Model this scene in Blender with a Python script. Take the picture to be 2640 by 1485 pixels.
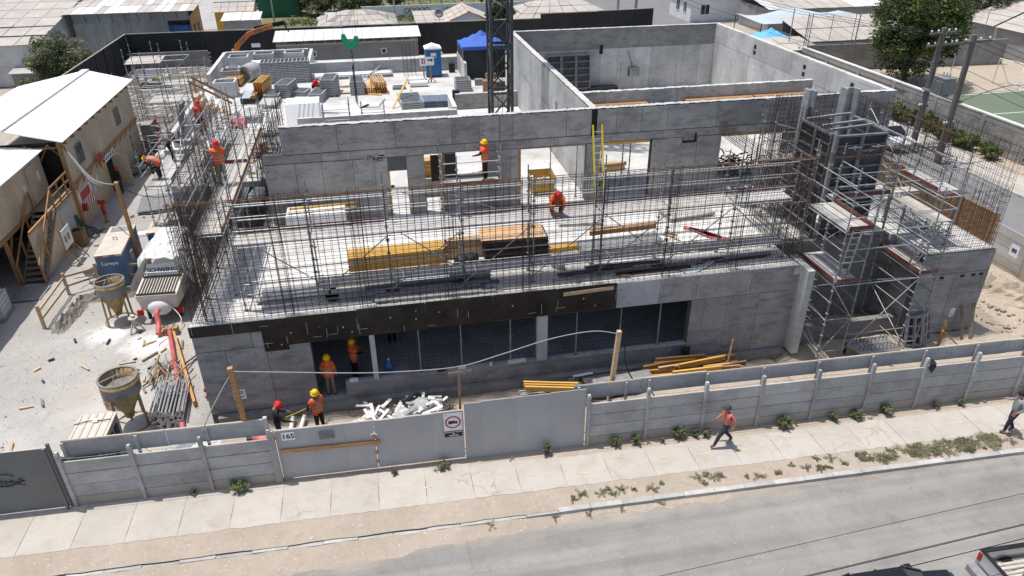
import bpy, bmesh, math, random
from mathutils import Vector, Matrix
R = math.radians
rnd = random.Random(7)
for o in list(bpy.data.objects): bpy.data.objects.remove(o)
sc = bpy.context.scene
COL = sc.collection
# ------------------------------------------------------------------ camera
CH, CP, CY, CR, CF = 17.0, R(29.42), R(10.72), R(-0.43), 1855.0
fw = Vector((math.sin(CY)*math.cos(CP), math.cos(CY)*math.cos(CP), -math.sin(CP)))
r0 = Vector((math.cos(CY), -math.sin(CY), 0)); u0 = r0.cross(fw)
crt = r0*math.cos(CR) + u0*math.sin(CR); cup = u0*math.cos(CR) - r0*math.sin(CR)
cam = bpy.data.cameras.new('camera'); camo = bpy.data.objects.new('camera', cam); COL.objects.link(camo)
m = Matrix((crt, cup, -fw)).transposed().to_4x4(); m.translation = Vector((0, 0, CH)); camo.matrix_world = m
cam.sensor_width = 36; cam.lens = 36*CF/2640; cam.clip_end = 2000; cam.clip_start = 0.5
sc.camera = camo
# ------------------------------------------------------------------ world, sun, exposure
SUN = Vector((-0.23, 0.10, 1.0)).normalized()
wd = bpy.data.worlds.new('World'); sc.world = wd; wd.use_nodes = True
nt = wd.node_tree; bg = nt.nodes['Background']
sky = nt.nodes.new('ShaderNodeTexSky'); sky.sky_type = 'NISHITA'; sky.sun_disc = False
sky.sun_elevation = math.asin(SUN.z); sky.sun_rotation = math.atan2(SUN.x, SUN.y); sky.altitude = 300
sky.air_density = 1.0; sky.dust_density = 3.0; sky.ozone_density = 1.0
nt.links.new(sky.outputs[0], bg.inputs[0]); bg.inputs[1].default_value = 0.135
sl = bpy.data.lights.new('sun', 'SUN'); sl.energy = 4.0; sl.angle = R(0.53); sl.color = (1, .965, .91)
so = bpy.data.objects.new('sun', sl); COL.objects.link(so); so.rotation_euler = (-SUN).to_track_quat('-Z', 'Y').to_euler()
so.location = (0, 0, 60)
vs = sc.view_settings; vs.view_transform = 'Standard'; vs.look = 'None'; vs.exposure = 0.1; vs.gamma = 1; vs.use_curve_mapping = False
# ------------------------------------------------------------------ helpers
def ray(x, y): return fw*CF + crt*(x-1320) + cup*(742.5-y)
def P(x, y, z=0.0):            # survey point of the photograph, on the level z
    d = ray(x, y); t = (z-CH)/d.z; return Vector((d.x*t, d.y*t, z))
def PY(x, y, Y):
    d = ray(x, y); t = Y/d.y; return Vector((d.x*t, Y, CH+d.z*t))
def V(*a): return Vector(a)
def link(o, parent=None):
    COL.objects.link(o)
    if parent is not None: o.parent = parent
    return o
def tag(o, label=None, cat=None, group=None, kind=None):
    if label: o['label'] = label
    if cat: o['category'] = cat
    if group: o['group'] = group
    if kind: o['kind'] = kind
    return o
def thing(name, label, cat, loc=(0, 0, 0), rz=0, group=None):
    o = bpy.data.objects.new(name, None); COL.objects.link(o); o.location = loc; o.rotation_euler = (0, 0, rz)
    o.empty_display_size = .2
    return tag(o, label, cat, group)
def copy_tree(o, parent=None, label=None, group=None, loc=None, rz=None):
    c = o.copy(); COL.objects.link(c)
    if parent is not None: c.parent = parent
    if label: c['label'] = label
    if group: c['group'] = group
    if loc is not None: c.location = loc
    if rz is not None: c.rotation_euler = (c.rotation_euler[0], c.rotation_euler[1], rz)
    for ch in o.children: copy_tree(ch, c)
    return c
class MB:
    def __init__(s): s.v = []; s.f = []; s.m = []; s.mi = 0; s.sm = []
    def add(s, vs, fs, smooth=False):
        b = len(s.v); s.v += [tuple(v) for v in vs]
        for f in fs: s.f.append(tuple(i+b for i in f)); s.m.append(s.mi); s.sm.append(smooth)
        return s
    def box(s, x0, y0, z0, x1, y1, z1):
        vs = [(x, y, z) for z in (z0, z1) for y in (y0, y1) for x in (x0, x1)]
        return s.add(vs, [(0, 2, 3, 1), (4, 5, 7, 6), (0, 1, 5, 4), (2, 6, 7, 3), (0, 4, 6, 2), (1, 3, 7, 5)])
    def obox(s, c, ax, ay, az):
        c = V(*c); ax, ay, az = V(*ax), V(*ay), V(*az)
        vs = [c+ax*i+ay*j+az*k for k in (-1, 1) for j in (-1, 1) for i in (-1, 1)]
        return s.add(vs, [(0, 2, 3, 1), (4, 5, 7, 6), (0, 1, 5, 4), (2, 6, 7, 3), (0, 4, 6, 2), (1, 3, 7, 5)])
    def beam(s, p0, p1, w, h, up=(0, 0, 1)):
        p0, p1 = V(*p0), V(*p1); d = p1-p0; L = d.length; d.normalize(); up = V(*up)
        sd = d.cross(up)
        if sd.length < 1e-4: sd = d.cross(V(0, 1, 0))
        sd.normalize(); u = sd.cross(d)
        return s.obox((p0+p1)/2, d*L/2, sd*w/2, u*h/2)
    def tube(s, p0, p1, r, n=6, r1=None, cap=True):
        return s.path([p0, p1], r, n, r1, cap)
    def path(s, pts, r, n=6, r1=None, cap=True):
        pts = [V(*p) for p in pts]; k = len(pts); vs = []; fs = []; u = None
        for i, p in enumerate(pts):
            d = (pts[min(i+1, k-1)]-pts[max(i-1, 0)])
            if d.length < 1e-6: d = V(0, 0, 1)
            d.normalize()
            if u is None:
                u = d.cross(V(0, 0, 1)); 
                if u.length < 1e-3: u = d.cross(V(0, 1, 0))
            u = (u-d*u.dot(d)); u.normalize(); w = d.cross(u)
            rr = r if r1 is None else r+(r1-r)*i/(k-1)
            if isinstance(r, (list, tuple)): rr = r[i]
            for j in range(n):
                a = 2*math.pi*(j+.5)/n; vs.append(p+u*math.cos(a)*rr+w*math.sin(a)*rr)
        for i in range(k-1):
            for j in range(n):
                a, b = i*n+j, i*n+(j+1) % n; fs.append((a, a+n, b+n, b))
        s.add(vs, fs, n > 4)
        if cap: s.add(vs[:n], [tuple(range(n))]); s.add(vs[-n:], [tuple(reversed(range(n)))])
        return s
    def lathe(s, c, prof, n=16, smooth=True):
        c = V(*c); vs = []; fs = []
        for r, z in prof:
            for j in range(n):
                a = 2*math.pi*j/n; vs.append(c+V(r*math.cos(a), r*math.sin(a), z))
        for i in range(len(prof)-1):
            for j in range(n):
                a, b = i*n+j, i*n+(j+1) % n; fs.append((a, b, b+n, a+n))
        return s.add(vs, fs, smooth)
    def prism(s, poly, z0, z1):
        n = len(poly); vs = [(x, y, z0) for x, y in poly]+[(x, y, z1) for x, y in poly]
        fs = [tuple(reversed(range(n))), tuple(range(n, 2*n))]+[(i, (i+1) % n, n+(i+1) % n, n+i) for i in range(n)]
        return s.add(vs, fs)
    def slab(s, A, B, C, D, t):
        A, B, C, D = V(*A), V(*B), V(*C), V(*D); n = (B-A).cross(D-A).normalized()*t
        vs = [A-n, B-n, C-n, D-n, A, B, C, D]
        return s.add(vs, [(3, 2, 1, 0), (4, 5, 6, 7), (0, 1, 5, 4), (1, 2, 6, 5), (2, 3, 7, 6), (3, 0, 4, 7)])
    def ball(s, c, rx, ry=None, rz=None, n=10, k=6, jit=0):
        ry = ry or rx; rz = rz or rx; c = V(*c); vs = [c+V(0, 0, rz)]; fs = []
        for i in range(1, k):
            t = math.pi*i/k
            for j in range(n):
                a = 2*math.pi*j/n; q = 1+(rnd.random()-.5)*jit
                vs.append(c+V(rx*math.sin(t)*math.cos(a)*q, ry*math.sin(t)*math.sin(a)*q, rz*math.cos(t)*q))
        vs.append(c-V(0, 0, rz)); L = len(vs)-1
        for j in range(n): fs.append((0, 1+j, 1+(j+1) % n))
        for i in range(k-2):
            for j in range(n):
                a, b = 1+i*n+j, 1+i*n+(j+1) % n; fs.append((a, a+n, b+n, b))
        for j in range(n): fs.append((L, L-n+(j+1) % n, L-n+j))
        return s.add(vs, fs, True)
    def mesh(s, name, mats):
        me = bpy.data.meshes.new(name); me.from_pydata(s.v, [], s.f)
        if not isinstance(mats, (list, tuple)): mats = [mats]
        for q in mats: me.materials.append(MAT(q) if isinstance(q, str) else q)
        me.polygons.foreach_set('material_index', s.m); me.polygons.foreach_set('use_smooth', s.sm); me.update()
        return me
    def build(s, name, mats, parent=None, loc=None, rot=None):
        o = bpy.data.objects.new(name, s.mesh(name, mats)); link(o, parent)
        if loc is not None: o.location = loc
        if rot is not None: o.rotation_euler = rot
        return o
def inst(name, me, parent=None, loc=(0, 0, 0), rot=(0, 0, 0), scale=None):
    o = bpy.data.objects.new(name, me); link(o, parent); o.location = loc; o.rotation_euler = rot
    if scale is not None: o.scale = scale
    return o
def box(name, mat, a, b, parent=None): return MB().box(*a, *b).build(name, mat, parent)
def text(s, size, mat, name='lettering', parent=None, mw=None, bold=.0, align='CENTER', sx=1.0):
    cu = bpy.data.curves.new(name, 'FONT'); cu.body = s; cu.size = size; cu.align_x = align; cu.align_y = 'CENTER'; cu.extrude = .002; cu.offset = bold; cu.resolution_u = 3
    t = bpy.data.objects.new(name, cu); COL.objects.link(t)
    me = bpy.data.meshes.new_from_object(t.evaluated_get(bpy.context.evaluated_depsgraph_get()))
    bpy.data.objects.remove(t)
    me.materials.clear(); me.materials.append(MAT(mat))
    o = bpy.data.objects.new(name, me); link(o, parent)
    if mw is not None: o.matrix_local = mw @ Matrix.Diagonal((sx, 1, 1, 1))
    return o
def frame(o, ex, ey):          # matrix with local x along ex, local y along ey
    ex, ey = V(*ex).normalized(), V(*ey); ey = (ey-ex*ey.dot(ex)).normalized(); ez = ex.cross(ey)
    mm = Matrix((ex, ey, ez)).transposed().to_4x4(); mm.translation = V(*o); return mm
# ------------------------------------------------------------------ materials
_M = {}
def MAT(n): return _M[n]
def nodes(name):
    ma = bpy.data.materials.new(name); ma.use_nodes = True; _M[name] = ma
    t = ma.node_tree; return ma, t, t.nodes['Principled BSDF']
def N(t, typ, **kw):
    n = t.nodes.new(typ)
    for k, v in kw.items():
        if k.startswith('i_'): n.inputs[k[2:].replace('_', ' ')].default_value = v
        elif k[0] == 'n' and k[1:].isdigit(): n.inputs[int(k[1:])].default_value = v
        else: setattr(n, k, v)
    return n
def L(t, a, b): t.links.new(a, b)
def coords(t, world, scale=(1, 1, 1)):
    if world: c = N(t, 'ShaderNodeNewGeometry').outputs['Position']
    else: c = N(t, 'ShaderNodeTexCoord').outputs['Object']
    mp = N(t, 'ShaderNodeMapping'); mp.inputs['Scale'].default_value = scale
    if not world:
        oi = N(t, 'ShaderNodeObjectInfo'); mu = N(t, 'ShaderNodeVectorMath', operation='SCALE'); L(t, oi.outputs['Location'], mu.inputs[0]); mu.inputs['Scale'].default_value = .73
        ad = N(t, 'ShaderNodeVectorMath', operation='ADD'); L(t, c, ad.inputs[0]); L(t, mu.outputs[0], ad.inputs[1]); c = ad.outputs[0]
    L(t, c, mp.inputs['Vector']); return mp.outputs[0]
def ramp(t, fac, stops, interp='LINEAR'):
    r = N(t, 'ShaderNodeValToRGB'); r.color_ramp.interpolation = interp; e = r.color_ramp.elements
    while len(e) < len(stops): e.new(.5)
    for i, (p, c) in enumerate(stops):
        e[i].position = p; e[i].color = (c, c, c, 1) if not isinstance(c, (tuple, list)) else (*c[:3], 1)
    L(t, fac, r.inputs[0]); return r.outputs[0]
def mixc(t, fac, a, b, mode='MIX'):
    n = N(t, 'ShaderNodeMix', data_type='RGBA', blend_type=mode)
    for s, q in ((n.inputs[0], fac), (n.inputs[6], a), (n.inputs[7], b)):
        if hasattr(q, 'is_linked'): L(t, q, s)
        elif isinstance(q, (tuple, list)): s.default_value = (*q[:3], 1)
        elif s.type == 'RGBA': s.default_value = (q, q, q, 1)
        else: s.default_value = q
    return n.outputs[2]
def noise(t, vec, scale, detail=6, rough=.55, dist=0):
    n = N(t, 'ShaderNodeTexNoise'); n.inputs['Scale'].default_value = scale; n.inputs['Detail'].default_value = detail; n.inputs['Roughness'].default_value = rough; n.inputs['Distortion'].default_value = dist
    L(t, vec, n.inputs['Vector']); return n.outputs[0]
def bumpn(t, b, h, strength, dist=.02, prev=None):
    n = N(t, 'ShaderNodeBump'); n.inputs['Strength'].default_value = strength; n.inputs['Distance'].default_value = dist; L(t, h, n.inputs['Height'])
    if prev: L(t, prev, n.inputs['Normal'])
    L(t, n.outputs[0], b.inputs['Normal']); return n.outputs[0]
def rand_mul(t, col, amt):
    oi = N(t, 'ShaderNodeObjectInfo'); v = ramp(t, oi.outputs['Random'], [(0, 1-amt), (1, 1+amt)])
    return mixc(t, 1.0, col, v, 'MULTIPLY')
def mat(name, col, rough=.8, metal=0, var=.2, scale=2.0, bump=.12, bscale=30, world=False, rand=.08, spec=.3, stretch=(1, 1, 1), dirt=0, dirtcol=(.3, .26, .21), alpha=None):
    ma, t, b = nodes(name); v = coords(t, world, stretch)
    n1 = noise(t, v, scale, 7, .62); n2 = noise(t, v, scale*9, 4)
    c = mixc(t, 1, col, ramp(t, n1, [(.25, 1-var*1.6), (.75, 1+var)]), 'MULTIPLY')
    c = mixc(t, 1, c, ramp(t, n2, [(.3, 1-var*.6), (.7, 1+var*.5)]), 'MULTIPLY')
    if dirt:
        n3 = noise(t, v, scale*.6, 8, .7); c = mixc(t, ramp(t, n3, [(.45, 0), (.75, dirt)]), c, dirtcol)
    if rand: c = rand_mul(t, c, rand)
    L(t, c, b.inputs['Base Color']); b.inputs['Roughness'].default_value = rough; b.inputs['Metallic'].default_value = metal; b.inputs['Specular IOR Level'].default_value = spec
    if bump: bumpn(t, b, noise(t, v, bscale, 5), bump, .01)
    if alpha is not None: b.inputs['Alpha'].default_value = alpha
    return ma
def concrete(name, col=(.36, .365, .375), stain=.5, dark=.45, rough=.82, cells=0, splash=0):
    ma, t, b = nodes(name); v = coords(t, True); vs_ = coords(t, True, (1, 1, .1)); vh = coords(t, True, (.5, .5, 1.6))
    oi = N(t, 'ShaderNodeObjectInfo'); big = noise(t, v, .5, 9, .7); mid = noise(t, vh, 1.9, 10, .78); fine = noise(t, v, 22, 6, .75); st = noise(t, vs_, 2.2, 9, .75)
    c = mixc(t, 1, col, ramp(t, big, [(.3, .66), (.5, 1.0), (.7, 1.2)]), 'MULTIPLY')
    c = mixc(t, ramp(t, mid, [(.49, 0), (.6, stain)]), c, tuple(q*dark for q in col))
    c = mixc(t, ramp(t, noise(t, vh, 7, 8, .8), [(.52, 0), (.66, stain*.6)]), c, tuple(q*(dark+.1) for q in col))
    c = mixc(t, ramp(t, st, [(.52, 0), (.72, stain*.8)]), c, tuple(q*(dark+.12)*k for q, k in zip(col, (1.02, 1, .95))))
    c = mixc(t, ramp(t, noise(t, vs_, 3.1, 9, .8), [(.56, 0), (.72, .4)]), c, tuple(min(1, q*1.4) for q in col))
    c = mixc(t, 1, c, ramp(t, fine, [(.3, .82), (.7, 1.12)]), 'MULTIPLY')
    c = rand_mul(t, c, .14)
    if splash:
        g = N(t, 'ShaderNodeNewGeometry'); sp = N(t, 'ShaderNodeSeparateXYZ'); L(t, g.outputs['Position'], sp.inputs[0]); ad = N(t, 'ShaderNodeMath', operation='MULTIPLY_ADD'); L(t, noise(t, v, 2.2, 8, .75), ad.inputs[0]); ad.inputs[1].default_value = -.9; L(t, sp.outputs['Z'], ad.inputs[2])
        c = mixc(t, ramp(t, ad.outputs[0], [(0, splash), (.12, 0)]), c, (.36, .31, .25)); ad.inputs[1].default_value = -.62
    L(t, c, b.inputs['Base Color']); b.inputs['Roughness'].default_value = rough; b.inputs['Specular IOR Level'].default_value = .25
    n = bumpn(t, b, mid, .1, .02); bumpn(t, b, fine, .22, .008, n); return ma
concrete('concrete', (.375, .365, .35), .65, .48)
concrete('concrete_room', (.47, .47, .46), .35, .62)
concrete('concrete_pale', (.46, .465, .475), .3, .65)
concrete('concrete_joint', (.13, .13, .128), .3, .6)
concrete('concrete_floor', (.42, .43, .44), .4, .6)
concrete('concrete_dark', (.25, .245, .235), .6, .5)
concrete('slab_concrete', (.56, .55, .53), .22, .72)
concrete('fence_concrete', (.45, .445, .435), .4, .64, splash=.7)
concrete('kerb_concrete', (.44, .43, .41), .45, .6)
concrete('block_concrete', (.33, .315, .295), .4, .65)
concrete('render_white', (.62, .62, .6), .3, .7)
mat('gate_board', (.42, .42, .42), .7, var=.06, scale=.9, bump=.04, rand=.05, world=True)
mat('gate_board_dark', (.19, .195, .185), .75, var=.07, scale=.9, bump=.04, rand=.03, world=True)
mat('trim_wood_pale', (.5, .43, .36), .8, stretch=(.2, 1, 1))
mat('wood', (.42, .235, .10), .75, var=.3, scale=2, stretch=(1, 8, 8), bump=.2, rand=.2)
mat('wood_pale', (.58, .40, .23), .75, var=.22, scale=2, stretch=(1, 8, 8), bump=.15, rand=.16)
mat('hopper_grey', (.25, .24, .225), .8, var=.3, scale=3, dirt=.6, dirtcol=(.34, .31, .27))
mat('skip_paint', (.5, .29, .05), .6, var=.2, dirt=.5, dirtcol=(.4, .33, .24))
mat('wood_yellow', (.66, .38, .085), .65, var=.16, scale=1.5, stretch=(.6, 8, 8), bump=.1, rand=.16, dirt=.5, dirtcol=(.42, .33, .2))
mat('wood_orange', (.5, .26, .09), .7, var=.2, scale=1.5, stretch=(.6, 8, 8), bump=.1, rand=.15, dirt=.5, dirtcol=(.42, .35, .27))
mat('wood_grey', (.24, .2, .16), .85, var=.3, scale=2, stretch=(1, 8, 8), rand=.2)
mat('beam_end_red', (.55, .09, .05), .6, var=.1)
mat('galv', (.43, .435, .44), .5, .6, var=.18, scale=6, bump=.03, rand=.12)
mat('galv_dull', (.33, .335, .34), .6, .55, var=.25, scale=6, bump=.05, rand=.15)
mat('steel_dark', (.055, .056, .06), .55, .4, var=.3, scale=5, rand=.15)
mat('mast_grey', (.075, .08, .088), .55, .3, var=.2, scale=3, rand=.1)
mat('rebar', (.075, .052, .042), .85, .1, var=.5, scale=4, bump=0, rand=.1)
mat('rebar_rust', (.16, .085, .05), .85, .15, var=.4, scale=4, bump=0, rand=.1)
mat('toe_board', (.17, .05, .05), .75, var=.3, scale=3, dirt=.6, dirtcol=(.3, .21, .19))
mat('deck_steel', (.46, .45, .43), .7, .0, var=.2, scale=3, bump=.1, dirt=.4, dirtcol=(.5, .48, .45))
mat('deck_wood', (.47, .44, .39), .85, var=.2, scale=3, dirt=.4, dirtcol=(.55, .53, .5))
mat('form_frame', (.42, .43, .44), .6, .25, var=.25, scale=4, dirt=.5, dirtcol=(.45, .44, .42))
mat('form_dark', (.2, .205, .215), .6, .3, var=.3, scale=4, dirt=.45, dirtcol=(.36, .35, .34))
mat('form_face', (.045, .047, .055), .6, 0, var=.35, scale=3, dirt=.4, dirtcol=(.2, .2, .2))
mat('form_blue', (.13, .17, .22), .6, .2, var=.3, scale=3, dirt=.4, dirtcol=(.32, .33, .34))
mat('ply_dark', (.026, .018, .015), .55, 0, var=.4, scale=1.4, bump=.06, rand=.2, dirt=.28, dirtcol=(.12, .11, .1), stretch=(1, 1, 1), world=True)
mat('ply_sheet', (.56, .36, .2), .75, var=.14, scale=2, rand=.1)
mat('black_plastic', (.02, .02, .021), .45, 0, var=.3, scale=3, bump=.25, bscale=8)
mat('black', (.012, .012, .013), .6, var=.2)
mat('rubber', (.02, .02, .02), .85)
mat('white_paint', (.78, .78, .77), .5, var=.05)
mat('white_board', (.8, .8, .79), .6, var=.04)
mat('ink', (.02, .02, .022), .6, var=0, bump=0)
mat('ink_faded', (.06, .062, .065), .7, var=.2, bump=0)
mat('chalk', (.52, .53, .54), .8, var=.1, bump=0)
mat('red_paint', (.5, .03, .025), .5, var=.12, dirt=.15)
mat('red_pipe', (.55, .1, .1), .5, var=.2, scale=3, dirt=.55, dirtcol=(.6, .4, .37))
mat('blue_paint', (.03, .13, .33), .45, var=.12, dirt=.12)
mat('blue_dull', (.07, .14, .25), .55, var=.2, dirt=.3, dirtcol=(.3, .32, .34))
mat('toilet_blue', (.01, .17, .38), .45, var=.08)
mat('tent_blue', (.06, .14, .52), .6, var=.06, bump=.05, bscale=4)
mat('tent_sky', (.13, .42, .72), .6, var=.05, bump=.05, bscale=4)
mat('orange_paint', (.62, .2, .04), .45, var=.12, dirt=.12)
mat('yellow_paint', (.66, .47, .02), .45, var=.1, dirt=.12)
mat('hopper_paint', (.38, .26, .11), .75, var=.3, scale=3, dirt=.9, dirtcol=(.31, .285, .25))
mat('hopper_inside', (.22, .205, .18), .85, var=.3, scale=4)
mat('cream_panel', (.58, .52, .45), .6, var=.12, scale=2, dirt=.35, dirtcol=(.5, .42, .34))
mat('grey_panel', (.27, .275, .28), .6, .1, var=.12, scale=1.2, dirt=.25)
mat('corr_grey', (.33, .34, .35), .55, .3, var=.15, scale=.6, dirt=.5, dirtcol=(.28, .27, .25))
mat('corr_beige', (.45, .415, .375), .8, var=.14, scale=.7, rand=.05, dirt=.4, dirtcol=(.46, .36, .3))
mat('corr_pink', (.5, .425, .37), .8, var=.14, scale=.7, rand=.1, dirt=.4, dirtcol=(.46, .36, .3))
mat('corr_white', (.68, .68, .66), .5, .1, var=.08, scale=.8)
mat('roof_white', (.86, .86, .85), .45, 0, var=.02, scale=.5, bump=.02)
mat('corr_blue', (.05, .12, .28), .6, .1, var=.3, scale=.6)
mat('corr_palegreen', (.42, .45, .42), .65, .1, var=.2, scale=.5, dirt=.5, dirtcol=(.3, .3, .27))
mat('brick_tan', (.45, .27, .11), .85, var=.2)
mat('green_paint', (.02, .12, .06), .6, var=.2)
mat('wall_yellow', (.6, .36, .07), .8, var=.15)
mat('wall_white', (.72, .74, .75), .8, var=.1, scale=.6)
mat('wall_grey', (.3, .29, .28), .85, var=.2, scale=.8)
mat('wall_red', (.3, .07, .04), .85, var=.2)
mat('shade_cloth', (.42, .48, .52), .8, var=.1, scale=.6, bump=.3, bscale=.6)
mat('glass_dark', (.015, .018, .022), .12, 0, var=0, bump=0, spec=.6)
mat('bark', (.13, .1, .075), .9, var=.3, bump=.4, bscale=12)
mat('pole_wood', (.17, .155, .14), .85, var=.25, stretch=(6, 6, .5), bump=.2)
mat('skin', (.36, .19, .12), .6, var=.06, bump=0, rand=.12)
mat('hair', (.015, .012, .011), .7, var=.2)
mat('boot', (.16, .12, .085), .8, var=.2)
mat('denim', (.03, .038, .06), .85, var=.2, scale=6)
mat('cloth_black', (.02, .02, .022), .85, var=.2, scale=6)
mat('cloth_khaki', (.2, .18, .14), .85, var=.15, scale=6)
mat('cloth_grey', (.3, .305, .315), .85, var=.15, scale=6)
mat('cloth_brown', (.07, .035, .025), .85, var=.15, scale=6)
mat('cloth_salmon', (.55, .17, .125), .85, var=.08, scale=6)
mat('cloth_yellow', (.5, .42, .15), .85, var=.1, scale=6)
def vestmat(nm, col):
    ma, t, b = nodes(nm); tc = N(t, 'ShaderNodeTexCoord').outputs['Object']; sp = N(t, 'ShaderNodeSeparateXYZ'); L(t, tc, sp.inputs[0])
    def M_(op, a, b_=None, c_=None):
        n = N(t, 'ShaderNodeMath', operation=op)
        for k, q in enumerate((a, b_, c_)):
            if q is None: continue
            if hasattr(q, 'is_linked'): L(t, q, n.inputs[k])
            else: n.inputs[k].default_value = q
        return n.outputs[0]
    z = sp.outputs['Z']; ax = M_('ABSOLUTE', sp.outputs['X']); h1 = M_('LESS_THAN', M_('ABSOLUTE', M_('SUBTRACT', z, 1.03)), .024); h2 = M_('LESS_THAN', M_('ABSOLUTE', M_('SUBTRACT', z, 1.15)), .024)
    dg_ = M_('LESS_THAN', M_('ABSOLUTE', M_('SUBTRACT', ax, M_('MULTIPLY', M_('SUBTRACT', z, 1.2), .5))), .022); up = M_('GREATER_THAN', z, 1.18); st = M_('MAXIMUM', M_('MAXIMUM', h1, h2), M_('MULTIPLY', dg_, up))
    v = coords(t, False); c = mixc(t, 1, col, ramp(t, noise(t, v, 9, 5), [(.3, .72), (.7, 1.15)]), 'MULTIPLY'); c = mixc(t, st, c, (.33, .31, .29)); L(t, c, b.inputs['Base Color']); b.inputs['Roughness'].default_value = .75; bumpn(t, b, noise(t, v, 14, 3), .6, .02)
vestmat('vest_orange', (.8, .13, .025)); vestmat('vest_red', (.64, .055, .03))
mat('vest_stripe', (.36, .33, .3), .5, var=.05)
mat('helmet_red', (.62, .025, .03), .35, var=.03, bump=0)
mat('helmet_yellow', (.85, .52, .01), .35, var=.03, bump=0)
mat('helmet_white', (.8, .8, .79), .35, var=.03, bump=0)
mat('sack_white', (.66, .65, .62), .75, var=.12, scale=3, bump=.4, bscale=9)
mat('sack_dust', (.47, .45, .42), .8, var=.15, scale=3, bump=.4, bscale=9)
mat('sack_grey', (.3, .29, .27), .85, var=.2, scale=3, bump=.4, bscale=9)
mat('stone', (.4, .385, .36), .9, var=.25, scale=6, bump=.3)
mat('rubble', (.42, .4, .37), .9, var=.25, scale=6, bump=.3, rand=.2)
mat('car_white', (.72, .72, .72), .25, 0, var=.02, bump=0, spec=.5)
mat('car_black', (.012, .012, .014), .2, 0, var=.02, bump=0, spec=.6)
mat('car_silver', (.5, .51, .52), .3, .6, var=.03, bump=0)
mat('lamp_red', (.45, .01, .01), .2, var=0, bump=0)
mat('cable', (.36, .355, .35), .7, var=.1)
mat('cable_black', (.02, .02, .02), .7, var=.1)
mat('line_paint', (.72, .74, .7), .8, var=.1)
mat('mark_yellow', (.62, .58, .22), .8, var=.2)
mat('blue_bottle', (.05, .16, .45), .2, var=.05, bump=0)
mat('pvc_white', (.75, .75, .73), .4, var=.06)
mat('alu', (.7, .7, .7), .35, .85, var=.1)
mat('yellow_fibre', (.72, .6, .04), .5, var=.06)
for nm, c in (('leaf_dark', (.06, .08, .034)), ('leaf_mid', (.095, .125, .045)), ('leaf_light', (.15, .19, .055)), ('leaf_grey', (.26, .255, .17)), ('leaf_weed', (.2, .22, .115)), ('leaf_dry', (.34, .29, .19))):
    ma, t, b = nodes(nm); v = coords(t, True)
    c2 = mixc(t, 1, c, ramp(t, noise(t, v, 1.3, 4), [(.3, .6), (.7, 1.5)]), 'MULTIPLY'); L(t, c2, b.inputs['Base Color'])
    b.inputs['Roughness'].default_value = .6; b.inputs['Specular IOR Level'].default_value = .25
    tr = N(t, 'ShaderNodeBsdfTranslucent'); L(t, c2, tr.inputs[0]); mx = N(t, 'ShaderNodeMixShader'); mx.inputs[0].default_value = .25
    L(t, b.outputs[0], mx.inputs[1]); L(t, tr.outputs[0], mx.inputs[2]); L(t, mx.outputs[0], t.nodes['Material Output'].inputs[0])
# woven netting: opaque threads and open gaps
ma, t, b = nodes('netting'); v = coords(t, True); b.inputs['Base Color'].default_value = (.02, .021, .022, 1); b.inputs['Roughness'].default_value = .7
c = mixc(t, ramp(t, noise(t, v, .5, 6), [(.4, 0), (.7, .7)]), (.014, .015, .016), (.04, .041, .042)); L(t, c, b.inputs['Base Color'])
b.inputs['Alpha'].default_value = .96
# thin clear sheeting
for nm, al, c in (('clear_sheet', .55, (.75, .76, .77)), ('wrap_sheet', .93, (.78, .79, .79))):
    ma, t, b = nodes(nm); v = coords(t, True); b.inputs['Base Color'].default_value = (*c, 1); b.inputs['Roughness'].default_value = .22
    b.inputs['Alpha'].default_value = al; b.inputs['Specular IOR Level'].default_value = .5; bumpn(t, b, noise(t, v, 5, 6, .6, 1.5), .8, .08)
# oriented strand board
def osb(nm, base):
    ma, t, b = nodes(nm); v = coords(t, True); v2 = coords(t, True, (1, 1, 3.5)); v3 = coords(t, True, (3.5, 3.5, 1))
    a = noise(t, v2, 9, 3); d = noise(t, v3, 9, 3); g = noise(t, v, .7, 6)
    c = mixc(t, ramp(t, a, [(.4, 0), (.6, 1)]), tuple(q*.72 for q in base), base)
    c = mixc(t, ramp(t, d, [(.55, 0), (.65, .5)]), c, tuple(q*1.25 for q in base)); c = mixc(t, 1, c, ramp(t, g, [(.3, .82), (.7, 1.1)]), 'MULTIPLY'); c = rand_mul(t, c, .07)
    L(t, c, b.inputs['Base Color']); b.inputs['Roughness'].default_value = .75; b.inputs['Specular IOR Level'].default_value = .25; bumpn(t, b, a, .1, .01)
osb('osb', (.7, .56, .39)); osb('osb_orange', (.3, .185, .1))
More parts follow.
